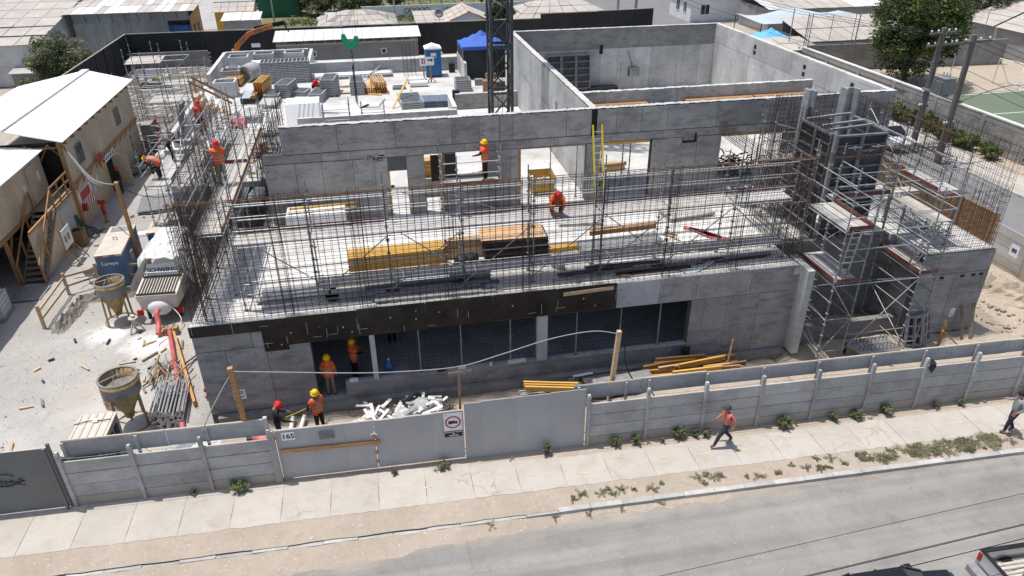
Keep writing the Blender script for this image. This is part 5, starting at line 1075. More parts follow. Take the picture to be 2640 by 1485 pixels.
# white and blue striped load
p = V(-3.7, 44.9, S); wl = thing('insulation_load', 'big white sheeted block with blue stripes on its front', 'load', (-4.4, 45.4, S))
MB().slab((-1.0, -.6, 0), (1.0, -.6, 0), (1.0, .1, 1.3), (-1.0, .1, 1.3), .06).build('striped_face', 'white_board', wl); MB().box(-1.0, .1, 0, 1.0, 1.6, 1.3).build('block', 'white_board', wl)
for i in range(4): u = -.1+.27*i; MB().slab((u-.3, -.605, .0), (u-.22, -.605, .0), (u+.06, .095, 1.29), (u-.02, .095, 1.29), -.003).build('stripe', 'shade_cloth', wl)
sheet_stack('white board in the pile between the low wall and the left scaffold', 'white boards by the low wall', (-6.4, 43.9, S), 2.2, 1.0, 5, .06, 'white_board', R(6), .08, 'insulation_sheet', 'board')
sheet_stack('white board lying flat beyond the low wall', 'white boards beyond the low wall', (1.2, 45.0, S), 1.8, .9, 2, .06, 'white_board', R(3), .08, 'insulation_sheet', 'board')
for i in range(5): tag(inst('small_channel', MB().box(-.25, -.3, 0, .25, .3, .2).mesh('small_channel', rnd.choice(('white_board', 'form_face', 'form_frame'))), None, (2.0+.42*i, 44.4+rnd.uniform(-.1, .2), S), (0, 0, rnd.uniform(-.3, .3))), 'small formwork filler piece behind the low wall', 'filler piece', 'filler pieces behind the low wall')
for (x, y) in ((-3.0, 43.2), (-.8, 43.3)): scaffold('light frame scaffold standing before the low wall', [x, x+1.5] if x < -2 else [x, x+1.2], [42.2, 42.9], S, 6.1, (4.9, 5.5), top=6.0, topj=.2) if x < -2 else scaffold('narrow frame scaffold before the low wall near the striped load', [x, x+1.3], [42.2, 42.9], S, 5.9, (4.7, 5.4), top=5.9, topj=.2)
# sign posts, portable toilet, canopy
for (x, y, lab, ex_) in ((1805, 670, 'sign post with red and white board on a timber stand', 0), (1860, 665, 'sign post with a black arrow board on a timber stand', 1)):
    p = Z2(x, y); t = thing('sign_post', lab, 'sign', p); MB().box(-.05, -.05, 0, .05, .05, 1.5).build('stake', 'wood', t)
    for s in (-1, 1): MB().beam((s*.35, -.25, .02), (0, 0, .4), .05, .05).build('foot', 'wood', t)
    MB().box(-.28, -.08, 1.25, .28, -.055, 1.85).build('board', 'white_board', t)
    if ex_: MB().prism([(-.2, -.03), (.05, -.03), (.05, -.1), (.22, .02), (.05, .14), (.05, .07), (-.2, .07)], 0, .006).build('arrow', 'ink', t, (0, -.081, 1.6), (R(90), 0, 0))
    else: MB().box(-.12, -.086, 1.38, .12, -.081, 1.75).build('symbol', 'red_paint', t); MB().box(-.03, -.09, 1.42, .05, -.0865, 1.7).build('symbol_mark', 'white_board', t)
tl = thing('portable_toilet', 'blue portable toilet with white roof standing on the rear slab', 'toilet', (4.72, 56.8, S)); w = .58
MB().box(-w, -w, .08, w, w, 2.05).build('cabin', 'toilet_blue', tl); MB().box(-w-.03, -w-.03, 0, w+.03, w+.03, .08).build('base', 'steel_dark', tl)
b_ = MB().add([(-w-.06, -w-.06, 2.05), (w+.06, -w-.06, 2.05), (w+.06, w+.06, 2.05), (-w-.06, w+.06, 2.05), (-w-.06, -w-.06, 2.13), (w+.06, -w-.06, 2.13), (w+.06, w+.06, 2.13), (-w-.06, w+.06, 2.13), (0, -w*.9, 2.36), (0, w*.9, 2.36)], [(3, 2, 1, 0), (0, 1, 5, 4), (1, 2, 6, 5), (2, 3, 7, 6), (3, 0, 4, 7), (4, 5, 8), (5, 6, 9, 8), (6, 7, 9), (7, 4, 8, 9)]); b_.build('roof', 'white_paint', tl)
dr = MB().box(-.42, -w-.03, .14, .42, -w-.002, 1.95).build('door', 'blue_paint', tl); MB().box(.3, -w-.05, 1.0, .36, -w-.031, 1.12).build('handle', 'ink', dr); MB().box(-.2, -w-.036, 1.45, .2, -w-.031, 1.8).build('notice', 'white_board', dr); MB().box(-.18, -w-.038, 1.5, .18, -w-.0365, 1.58).build('notice_print', 'red_paint', dr)
for z in (.5, 1.0, 1.5): MB().box(w+.001, -w+.1, z, w+.02, w-.1, z+.05).build('rib', 'blue_paint', tl)
def canopy(label, c, w, d, h, mt, peak=.9, sides=None, valance=.22):
    t = thing('canopy_tent', label, 'canopy', c)
    for sx in (-1, 1):
        for sy in (-1, 1): MB().box(sx*w/2-.025, sy*d/2-.025, 0, sx*w/2+.025, sy*d/2+.025, h).build('leg', 'galv', t)
    b_ = MB(); n = 6; vs_ = []
    for j in range(n+1):
        for i in range(n+1):
            u, v = 2*i/n-1, 2*j/n-1; q = max(abs(u), abs(v)); vs_.append((u*w/2*1.02, v*d/2*1.02, h+peak*(1-q)**1.25+.05*rnd.uniform(-.3, .3)*(q < .95)))
    b_.add(vs_, [(j*(n+1)+i, j*(n+1)+i+1, (j+1)*(n+1)+i+1, (j+1)*(n+1)+i) for j in range(n) for i in range(n)], False); b_.build('roof', mt, t)
    for (x0, y0, x1, y1) in ((-1, -1, 1, -1), (1, -1, 1, 1), (1, 1, -1, 1), (-1, 1, -1, -1)): MB().slab((x0*w/2*1.025, y0*d/2*1.025, h-valance), (x1*w/2*1.025, y1*d/2*1.025, h-valance), (x1*w/2*1.025, y1*d/2*1.025, h+.03), (x0*w/2*1.025, y0*d/2*1.025, h+.03), .01).build('valance', mt, t)
    if sides:
        for (x0, y0, x1, y1) in ((-1, -1, 1, -1), (1, -1, 1, 1), (-1, 1, -1, -1)): MB().slab((x0*w/2, y0*d/2, .02), (x1*w/2, y1*d/2, .02), (x1*w/2, y1*d/2, h-.1), (x0*w/2, y0*d/2, h-.1), .01).build('side_mesh', sides, t)
    return t
canopy('royal blue canopy tent with dark mesh sides on the rear slab', (8.4, 56.4, S), 3.2, 3.0, 2.35, 'tent_blue', .95, 'netting')
tag(MB().box(6.0, 57.4, S, 6.45, 57.8, S+.7).build('black_bin', 'black_plastic'), 'small black bin between the portable toilet and canopy', 'bin')
for i in range(9): tag(inst('workshop_piece', MB().box(-.3, -.2, 0, .3, .2, rnd.uniform(.3, 1.1)).mesh('workshop_piece', rnd.choice(('galv_dull', 'wood', 'steel_dark', 'grey_panel'))), None, (7.3+rnd.uniform(0, 1.6), 50+rnd.uniform(0, 3.5), S), (0, 0, rnd.uniform(0, 3))), 'piece of workshop clutter seen through the crane mast', 'clutter', 'clutter behind the mast')
# ------------------------------------------------------------------ tower crane mast and hanging load
mc = PY(1289, 150, 40.0); mst = thing('crane_mast', 'dark grey lattice crane mast rising behind the main wall', 'crane', (mc.x, 40.0, S)); hw = .56; HM = 34
for sx in (-1, 1):
    for sy in (-1, 1): MB().box(sx*hw-.075, sy*hw-.075, 0, sx*hw+.075, sy*hw+.075, HM).build('leg', 'mast_grey', mst)
z = .3; k_ = 0
while z < HM-1.3:
    for f in range(4):
        A0, A1 = [((-hw, -hw), (hw, -hw)), ((hw, -hw), (hw, hw)), ((hw, hw), (-hw, hw)), ((-hw, hw), (-hw, -hw))][f]
        q0, q1 = (A0, A1) if (k_+f) % 2 else (A1, A0)
        MB().beam((*q0, z), (*q1, z+1.25), .07, .07).build('lacing', 'mast_grey', mst)
        if k_ % 2 == 0: MB().beam((*A0, z), (*A1, z), .07, .09 if k_ % 4 else .16).build('strut', 'mast_grey', mst)
    z += 1.25; k_ += 1
for s in (-.13, .13): MB().beam((s, .1, 0), (s, .1, HM), .025, .03, (0, 1, 0)).build('ladder_stile', 'mast_grey', mst)
for i in range(int(HM/.6)): MB().tube((-.13, .1, .3*2*i+.2), (.13, .1, .3*2*i+.2), .013, 4).build('ladder_rung', 'mast_grey', mst)
HX, HY = -1.15, 49.0
hk = thing('crane_hook', 'green crane hook block with chains hanging above the rear slab', 'crane hook', (HX, HY, 7.4))
b_ = MB(); prof = [(-.5, 1.25), (-.56, .95), (-.42, .55), (-.12, .3), (.12, .3), (.45, .5), (.56, .8), (.5, 1.1), (.3, 1.12), (.2, .9), (0, .78), (-.2, 1.0), (-.3, 1.25)]
n_ = len(prof); b_.add([(x, -.1, z) for x, z in prof]+[(x, .1, z) for x, z in prof], [tuple(range(n_)), tuple(reversed(range(n_, 2*n_)))]+[(i, i+n_, (i+1) % n_+n_, (i+1) % n_) for i in range(n_)])
b_.build('hook_block', mat('hook_green', (.02, .34, .17), .5, var=.25, scale=6), hk); MB().path(smooth([(0, 0, .3), (0, 0, .1), (.1, 0, -.05), (.04, 0, -.18), (-.08, 0, -.1)]), .03, 6).build('hook', 'steel_dark', hk)
for s in (-.42, .42): MB().tube((s, 0, 1.2), (s, 0, 26), .012, 4).build('hoist_rope', 'steel_dark', hk)
ld = thing('hanging_rebar', 'thin bundle of rebar hanging upright from the crane hook', 'rebar', (HX, HY, S+.05)); b_ = MB()
for i in range(14): a = rnd.uniform(0, 6.28); x, y = .07*math.cos(a), .07*math.sin(a); b_.tube((x, y, rnd.uniform(0, .3)), (x*.8, y*.8, 2.7+rnd.uniform(-.2, .1)), .012, 4)
tag(b_.build('bars', 'rebar', ld), kind='stuff'); MB().path([(0, 0, 2.5), (.05, 0, 2.9), (0, 0, 3.18)], .022, 5).build('sling', 'blue_paint', ld)
# ------------------------------------------------------------------ wooden steps on the left of the slab
c = P(320+1440*.17941, 140+700*.17941, S); st = thing('wooden_steps', 'plywood box steps with handrails beside the left parapet', 'stairs', (-10.2, 48.2, S-.0))
for i in range(6): MB().box(-.9+.32*i, -.5, 0, -.9+.32*(i+1)-.01, .5, 1.5-.25*i).build('step', 'wood_pale', st)
for y in (-.52, .52):
    MB().beam((-.95, y, 2.5), (1.4, y, 1.0), .05, .13).build('handrail', 'wood', st)
    for x, h in ((-.85, 2.4), (1.0, 1.25)): MB().box(x-.04, y-.03, 0, x+.04, y+.03, h).build('rail_post', 'wood', st)
form_panel('grey steel panel leaning on the left parapet near the steps', .9, 2.4, (-11.1, 43.2, S), (R(-12), 0, R(-90)))
for i in range(8): tag(inst('formwork_shutter', flat_mesh(1.1, 1.8), None, (-10.0, 45.0, S+.1+.123*i)), 'grey framed panel in the stack beside the wooden steps', 'formwork panel', 'panels beside the wooden steps')

for i in range(70):
    nm, mt, L_, w_ = rnd.choice((('timber_offcut', 'wood_pale', .9, .06), ('timber_offcut', 'wood', .7, .06), ('steel_offcut', 'galv_dull', 1.2, .05), ('steel_offcut', 'steel_dark', .6, .08), ('timber_offcut', 'wood_yellow', 1.1, .07)))
    x, y = rnd.choice(((rnd.uniform(-8.3, 4), rnd.uniform(46.5, 56)), (rnd.uniform(-8.3, -5.6), rnd.uniform(36.5, 45)), (rnd.uniform(-4, 9), rnd.uniform(31, 42.5))))
    L_ *= rnd.uniform(.5, 1.5); tag(inst(nm, MB().box(-L_/2, -w_, 0, L_/2, w_, rnd.uniform(.03, .09)).mesh(nm, mt), None, (x, y, S+.002), (0, 0, rnd.uniform(0, 3.1))), '%s left lying on the rear slab' % ('loose timber offcut' if nm[0] == 't' else 'loose steel offcut'), 'offcut', nm+' on the rear slab')
def PX(x, y, X):
    d = ray(x, y); t = X/d.x; return V(X, d.y*t, CH+d.z*t)
# ------------------------------------------------------------------ timber site office with stairs
of = thing('site_office', 'two-storey strand board site office under a bright white roof', 'building', (-16.65, 40.8, G))
def O(o): o.parent = of; o.matrix_parent_inverse = Matrix.Translation((16.65, -40.8, -G)); return o
XW = -16.65
for (y0, y1, z0, z1) in ((34.6, 54.2, G, 2.62), (40.8, 54.2, 2.78, 5.2)):
    y = y0
    while y < y1-.2: O(MB().box(XW-.05, y+.003, z0, XW-rnd.uniform(0, .006), min(y+1.22, y1)-.003, z1).build('wall_board', 'osb')); y += 1.22
O(MB().box(XW-.02, 34.6, 2.62, XW+.06, 54.3, 2.78).build('ring_beam', 'wood')); O(MB().box(XW-6.5, 40.75, 2.7, XW-.06, 40.8, 5.2).build('end_wall', 'black')); O(MB().box(XW-6.5, 54.1, G, XW-.06, 54.2, 5.3).build('end_wall', 'osb')); O(MB().box(XW-6.5, 40.8, 2.55, XW-.06, 54.1, 2.7).build('floor', 'wood_grey'))  # front end wall is black to paint in the shade beside the landing
y = 41.2
while y < 54: O(MB().beam((XW+.02, y, 2.35), (XW+.28, y, 2.9), .05, .06, (0, 1, 0)).build('bracket', 'wood')); O(MB().box(XW-.02, y-.03, 4.95, XW+.25, y+.03, 5.12).build('rafter_tail', 'wood')); y += 1.22
rx, ez, rz_, lx = -19.1, 5.28, 6.05, -23.6
for i in range(9):
    y0 = 40.45+i*1.57; O(MB().slab((rx, y0+.004, rz_), (-16.3, y0+.004, ez), (-16.3, y0+1.566, ez), (rx, y0+1.566, rz_), .05).build('roof_sheet', 'roof_white')); O(MB().slab((lx, y0+.004, ez-.1), (rx-.01, y0+.004, rz_), (rx-.01, y0+1.566, rz_), (lx, y0+1.566, ez-.1), .05).build('roof_sheet', 'roof_white'))
O(MB().box(rx-.25, 40.4, rz_-.03, rx+.2, 54.65, rz_+.05).build('ridge_cap', 'corr_white'))
for x in (-16.5, -17.6, -18.7): O(MB().beam((x, 40.6, 4.3), (x-.6, 40.6, 5.1), .05, .09, (0, 1, 0)).build('truss_web', 'wood')); O(MB().beam((x-1.1, 40.6, 4.4), (x-.6, 40.6, 5.15), .05, .09, (0, 1, 0)).build('truss_web', 'wood'))
O(MB().beam((-16.3, 40.6, 4.95), (-20, 40.6, 5.0), .06, .14, (0, 1, 0)).build('truss_chord', 'wood')); O(MB().box(-16.68, 40.55, G, -16.5, 40.72, 5.2).build('corner_post', 'wood'))
for (x0, y0, x1, y1) in ((1000, 920, 1055, 1065), (662, 1242, 735, 1415)):
    a = PX(x0*.2899, (y0+40)*.2899, XW); b = PX(x1*.2899, (y1-30)*.2899, XW); ya, yb = sorted((a.y, b.y)); za, zb = 3.35, 4.35
    ya = (ya+yb)/2-.45; yb = ya+.9
    wn = O(MB().box(XW-.001, ya, za, XW+.03, yb, zb).build('window', 'glass_dark'))
    for (q0, q1, z0, z1) in ((ya-.05, ya, za-.05, zb+.05), (yb, yb+.05, za-.05, zb+.05), (ya, yb, zb, zb+.05), (ya, yb, za-.05, za), ((ya+yb)/2-.02, (ya+yb)/2+.02, za, zb)):
        f_ = MB().box(XW, q0, z0, XW+.05, q1, z1).build('window_frame', 'galv_dull', wn)
dp = O(MB().box(XW+.001, 46.5, G, XW+.03, 47.5, 2.2).build('doorway', 'black')); dl = O(MB().box(XW+.03, 47.5, G, XW+.95, 47.56, 2.2).build('door', 'osb'))
# wing at the front with its lower roof
wg = thing('office_wing', 'strand board office wing on posts with lower white roof left of the stairs', 'building', (-17.6, 30, G))
def Wc(o): o.parent = wg; o.matrix_parent_inverse = Matrix.Translation((17.6, -30, -G)); return o
y = 27.0
while y < 40.4: Wc(MB().box(-17.65, y+.003, 2.7, -17.6+rnd.uniform(-.006, 0), min(y+1.22, 40.4)-.003, 4.85).build('wall_board', 'osb')); y += 1.22
Wc(MB().box(-24, 27, 2.5, -17.55, 40.4, 2.68).build('floor', 'wood')); Wc(MB().box(-24, 40.3, 2.7, -17.66, 40.4, 4.85).build('end_wall', 'osb'))
for i in range(9): y0 = 27+i*1.52; Wc(MB().slab((-24.5, y0+.004, 5.6), (-17.35, y0+.004, 4.95), (-17.35, y0+1.516, 4.95), (-24.5, y0+1.516, 5.6), .05).build('roof_sheet', 'roof_white'))
for y in (27.2, 29.6, 32.0, 34.4): Wc(MB().box(-17.75, y-.06, G-.2, -17.6, y+.06, 2.5).build('post', 'wood')); Wc(MB().beam((-17.68, y, 1.6), (-17.68, y+.8, 2.45), .05, .1, (1, 0, 0)).build('knee_brace', 'wood'))
Wc(MB().box(-24, 40.28, G, -17.7, 40.3, 2.5).build('under_backing', 'black')); Wc(MB().box(-20.6, 27, G, -20.5, 40.2, 2.5).build('under_backing', 'wood_grey'))  # black sheet paints the shade of the open level under the wing
Wc(MB().box(-17.599, 38.3, 2.72, -17.56, 39.2, 4.6).build('door', 'osb')); Wc(MB().box(-17.599, 39.45, 3.6, -17.58, 39.75, 4.1).build('notice', 'white_board')); Wc(MB().box(-17.599, 37.6, 3.5, -17.58, 37.85, 4.0).build('notice', 'white_board'))
# stairs
ss = thing('office_stairs', 'steep timber staircase with handrails climbing to the office landing', 'stairs', (-16.95, 34.3, G)); n = 13
for i in range(n): y = .1+3.25*i/n; z = (2.55)*(i+1)/n; MB().box(-.5, y, z-.04, .42, y+.27, z).build('tread', 'wood_grey', ss)
for x in (-.53, .45): MB().beam((x, 0, .05), (x, 3.4, 2.5), .05, .24, (0, 0, 1)).build('stringer', 'wood_grey', ss); MB().beam((x, -.1, 1.05), (x, 3.4, 3.5), .045, .1).build('handrail', 'wood', ss)
for x in (-.53, .45):
    for y in (0, 1.15, 2.3, 3.4): MB().box(x-.035, y-.04, max(0, y*.73-.1), x+.035, y+.04, y*.73+1.0).build('baluster', 'wood', ss)
MB().box(-.62, 3.4, 2.4, .45, 6.4, 2.52).build('landing', 'wood_grey', ss)
MB().beam((.42, 3.4, 3.55), (.42, 6.3, 3.55), .05, .1).build('handrail', 'wood', ss); MB().beam((.42, 3.4, 3.1), (.42, 6.3, 3.1), .04, .08).build('midrail', 'wood', ss)
for y in (3.45, 4.4, 5.4, 6.25): MB().box(.38, y-.04, 2.4, .46, y+.04, 3.55).build('baluster', 'wood', ss)
tag(MB().box(-17.6, 32.6, G+.03, -16.2, 34.0, G+.07).build('floor_mat', 'galv_dull'), 'grey mat on the ground at the foot of the staircase', 'mat')
# safety board, posters, pennant on the office wall
sb = thing('safety_board', 'red and white striped safety equipment board on the office wall', 'board', (XW+.01, 42.0, 1.0))
MB().box(0, -1.1, 0, .05, 1.1, 1.15).build('panel', 'white_board', sb); MB().box(.051, -.7, .6, .06, .8, 1.1).build('header', 'red_paint', sb)
for i in range(6): MB().slab((.052, -1.05+.36*i, .02), (.052, -.9+.36*i, .02), (.052, -.72+.36*i, .58), (.052, -.87+.36*i, .58), -.004).build('stripe', 'red_paint', sb)
MB().box(.05, -1.0, .15, .3, -.7, .5).build('bracket', 'red_paint', sb)
es = thing('extinguisher_stand', 'red fire extinguisher stand in front of the striped safety board', 'extinguisher', (XW+.9, 41.6, G)); MB().box(-.12, -.12, 0, .12, .12, .06).build('base', 'wood', es); MB().box(-.06, -.06, .06, .06, .06, .5).build('stake', 'wood', es); MB().lathe((0, 0, .5), [(0, 0), (.11, .02), (.11, .5), (.04, .62), (0, .64)], 10).build('cylinder', 'red_paint', es); MB().box(-.2, -.03, 1.1, .2, .0, 1.35).build('board', 'red_paint', es)
for i, (y, z) in enumerate(((43.6, 1.3), (43.95, 1.5), (43.6, 1.75), (44.3, 1.7), (44.5, 1.25))): tag(MB().box(XW+.008, y, z, XW+.02, y+.25, z+.35).build('poster', 'white_board'), 'small white paper poster on the office wall beyond the safety board', 'poster', 'posters beyond the safety board')
st_ = thing('pictogram_strip', 'white strip of dark pictograms under the office floor beam', 'sign', (XW+.08, 45.8, 2.15)); MB().box(0, 0, 0, .02, 2.2, .4).build('panel', 'white_board', st_); MB().box(-.001, -.35, 0, .021, -.002, .4).build('end_panel', 'yellow_paint', st_)
for i in range(5): MB().lathe((0, 0, 0), [(0, .004), (.1, .004), (.1, 0)], 12).build('pictogram', 'ink', st_, (.021, .25+.42*i, .2), (0, R(90), 0))
pn = MB().add([(XW+.2, 44.6, 3.1), (XW+.2, 45.5, 3.15), (XW+.45, 45.1, 2.4), (XW+.24, 45.1, 2.95)], [(0, 2, 3), (3, 2, 1), (0, 3, 1)]); tag(pn.build('red_pennant', 'red_paint'), 'small red pennant hanging from the office wall', 'pennant')
wp = MB().box(XW+.004, 38.3, .5, XW+.02, 40.0, 2.3); tag(wp.build('weathered_sheet', 'render_white'), 'weathered white panel fixed to the lower office wall behind the stairs', 'panel')
nb = thing('notice_board', 'small white notice board on timber legs beside the stairs', 'notice board', (-15.9, 36.6, G)); MB().box(-.03, -.55, .9, .0, .55, 1.9).build('panel', 'white_board', nb)
for y in (-.5, .5): MB().box(-.1, y-.03, 0, -.031, y+.03, 1.95).build('leg', 'wood', nb); MB().beam((-.06, y, .9), (.5, y, .02), .05, .05, (0, 1, 0)).build('strut', 'wood', nb)
for y in (-.25, .15): MB().box(.001, y-.12, 1.2, .006, y+.12, 1.55).build('pictogram', 'wood', nb)
tb_ = thing('timber_bin', 'square strand board bin with dark liner by the office wall', 'bin', (-16.2, 38.6, G))
for (a, b) in (((-.3, -.3, 0), (.3, -.27, .9)), ((-.3, .27, 0), (.3, .3, .9)), ((-.3, -.27, 0), (-.27, .27, .9)), ((.27, -.27, 0), (.3, .27, .9))): MB().box(*a, *b).build('side', 'osb_orange', tb_)
MB().box(-.27, -.27, .1, .27, .27, .82).build('liner', 'black_plastic', tb_)
b_ = MB()
for i in range(14): b_.path(smooth([(-16.55, 39.6+rnd.uniform(0, .5), 1.4), (-16.45, 39.7+rnd.uniform(0, .5), .8), (-16.1, 40+rnd.uniform(-.5, .7), G+.05), (-15.6, 39.8+rnd.uniform(-.6, .8), G+.05)]), .02, 4)
tag(b_.build('green_hose', mat('hose_green', (.05, .09, .07), .6)), 'tangle of dark green hose hanging on the office wall', 'hose')
# ------------------------------------------------------------------ generators
def genset(label, c, w, d, h, rz, mt_side, txt=None):
    t = thing('generator', label, 'generator', c, rz)
    MB().box(-w/2, -d/2, .12, w/2, d/2, h-.1).build('casing', mt_side, t); MB().box(-w/2-.02, -d/2-.02, h-.1, w/2+.02, d/2+.02, h).build('roof', 'cream_panel', t); MB().box(-w/2+.03, -d/2+.03, 0, w/2-.03, d/2-.03, .12).build('skid', 'steel_dark', t)
    MB().box(-w/2+.12, d/2-.7, h+.001, w/2-.12, d/2-.12, h+.02).build('grille', 'galv_dull', t); MB().path([(-.08, 0, h), (-.08, 0, h+.14), (.08, 0, h+.14), (.08, 0, h)], .02, 6).build('lifting_eye', 'steel_dark', t)
    dr = MB().box(-w/2+.05, -d/2-.012, .2, w/2-.05, -d/2-.001, h*.55).build('front_panel', mt_side, t); MB().box(-.05, -d/2-.02, .3, .15, -d/2-.013, .5).build('socket', 'ink', dr)
    for s in (-1, 1):
        for k in range(3): y = -d/2+.2+k*(d-.4)/3; MB().box(s*(w/2+.001)-.008, y, .3, s*(w/2+.001)+.008, y+(d-.5)/3, h-.3).build('side_door', mt_side, t)
    for s in (-.4, .05): MB().box(s*w, -d/2-.024, h-.09, s*w+.25, -d/2-.0205, h-.02).build('reflector', 'red_paint', t)
    if txt: text(txt, .24, 'white_paint', 'lettering', t, frame((0, -d/2-.004, h*.74), (1, 0, 0), (0, 0, 1)), .003, sx=1.1)
    return t
genset('blue-grey generator lettered Lureye with cream top by the timber pole', (-13.1, 34.9, G), 1.15, 3.4, 1.75, R(3), 'blue_dull', 'Lureye')
genset('smaller blue generator behind the concrete pump', (-11.35, 36.6, G), 1.25, 1.4, 1.55, R(2), 'blue_paint')
pole('leaning timber pole carrying white cables beside the generators', (-12.5, 35.6, G-.1), (-12.15, 34.4, 5.0), .16, 'wood')
tag(MB().box(-12.75, 34.2, 1.0, -12.35, 34.6, 1.5).build('meter_box', 'grey_panel'), 'small grey electrical box hung low on the leaning timber pole', 'electrical box')
for k_ in range(3): tag(MB().path(smooth([(XW, 41.2, 4.9-.05*k_), (-15.6, 39.5, 4.6-.1*k_), (-14.2, 37.2, 4.35-.12*k_), (-12.8, 35.0, 4.75), (-12.15, 34.5, 4.85)]), .022, 5).build('white_cable', 'cable'), 'white cable slung from the office corner to the leaning pole', 'cable', 'white cables to the leaning pole')
tag(MB().path(smooth([(-12.2, 34.5, 4.8), (-11.6, 36.5, 3.4), (-10.6, 38.5, 2.8), (-8.4, 40, 3.9)]), .018, 5).build('black_cable', 'cable_black'), 'black cable running from the leaning pole to the scaffold', 'cable')
# ------------------------------------------------------------------ trailer concrete pump under plastic
pu = thing('concrete_pump', 'white trailer concrete pump half covered by crumpled plastic sheeting', 'concrete pump', (-10.05, 30.9, G), R(-3))
pu.scale = (1.2, 1.2, 1.2); MB().box(-.6, -.6, .5, .6, 2.6, .75).build('chassis', 'grey_panel', pu); MB().box(-.55, -.1, .75, .55, 2.5, 1.5).build('engine_cover', 'white_paint', pu)
b_ = MB().add([(-.62, -1.15, .55), (.62, -1.15, .55), (.62, -.1, .55), (-.62, -.1, .55), (-.72, -1.25, 1.15), (.72, -1.25, 1.15), (.72, -.05, 1.35), (-.72, -.05, 1.35)], [(3, 2, 1, 0), (4, 5, 6, 7), (0, 1, 5, 4), (1, 2, 6, 5), (2, 3, 7, 6), (3, 0, 4, 7)]); b_.build('hopper', 'cream_panel', pu)
gr = MB()
for i in range(13): x = -.6+.1*i; gr.beam((x, -1.18, 1.19), (x, -.2, 1.36), .03, .03)
gr.beam((-.68, -1.2, 1.2), (.68, -1.2, 1.2), .05, .05); gr.beam((-.68, -.18, 1.38), (.68, -.18, 1.38), .05, .05); gr.build('grille', 'steel_dark', pu)
MB().slab((-.62, -.08, 1.25), (.62, -.08, 1.25), (.55, .1, 1.75), (-.55, .1, 1.75), .04).build('splash_guard', 'white_paint', pu)
text('SCHWING', .22, 'ink', 'lettering', pu, frame((0, -.045, 1.56), (1, 0, 0), (0, .35, 1)), .006, sx=1.05)
MB().ball((0, -1.2, .62), .45, .2, .32).build('valve_housing', 'white_paint', pu); MB().path(smooth([(0, -1.3, .6), (0, -1.6, .6), (.08, -1.85, .35), (.15, -2.3, .15)]), .09, 10).build('outlet_pipe', 'red_pipe', pu)
for s in (-1, 1):
    b_ = MB(); b_.lathe((0, 0, 0), [(.0, -.1), (.22, -.1), (.34, -.08), (.36, 0), (.34, .08), (.22, .1), (0, .1)], 16); b_.build('wheel', 'rubber', pu, (s*.78, 1.1, .37), (0, R(90), 0)); MB().box(s*.7-.1, -1.25, .35, s*.7+.1, -1.15, .55).build('tail_lamp', 'lamp_red', pu); MB().box(s*.55-.05, -.9, 0, s*.55+.05, -.8, .5).build('support_leg', 'steel_dark', pu)
b_ = MB(); nx, ny = 14, 16; vs_ = []
for j in range(ny+1):
    for i in range(nx+1):
        u, v = 2*i/nx-1, j/ny; sp = abs(u); y = .0+v*2.7; z = 2.0-.15*math.sin(v*6)-max(0, sp-.55)**1.1*(2.6+.8*math.sin(v*9))+rnd.uniform(-.07, .07)+(.12 if .2 < v < .6 else 0); x = u*(.85+.4*max(0, sp-.55))+rnd.uniform(-.05, .05)-(.3 if u < 0 else 0)*sp; vs_.append((x, y+rnd.uniform(-.05, .05), max(.12, z)))
b_.add(vs_, [(j*(nx+1)+i, j*(nx+1)+i+1, (j+1)*(nx+1)+i+1, (j+1)*(nx+1)+i) for j in range(ny) for i in range(nx)]); o = b_.build('plastic_cover', 'wrap_sheet', pu)
tag(MB().path(smooth([(-9.6, 29.4, .9), (-9.2, 28.9, .5), (-9.5, 28.2, G+.03), (-9.9, 27.6, G+.03), (-9.7, 27.0, G+.03)]), .02, 5).build('white_hose', 'pvc_white'), 'thin white hose trailing from the concrete pump', 'hose')
b_ = MB()
for i in range(3): a = 2.1*i; b_.tube((-11.1+.35*math.cos(a), 28.9+.35*math.sin(a), G), (-11.1, 28.9, .8), .04, 6)
b_.tube((-11.1, 28.9, .55), (-11.1, 28.9, .95), .09, 8); b_.lathe((-11.1, 28.9, .8), [(.09, 0), (.2, 0), (.2, .04), (.09, .04)], 12); tag(b_.build('pipe_stand', 'cream_panel'), 'small dirty pipe stand on legs left of the concrete pump', 'stand')
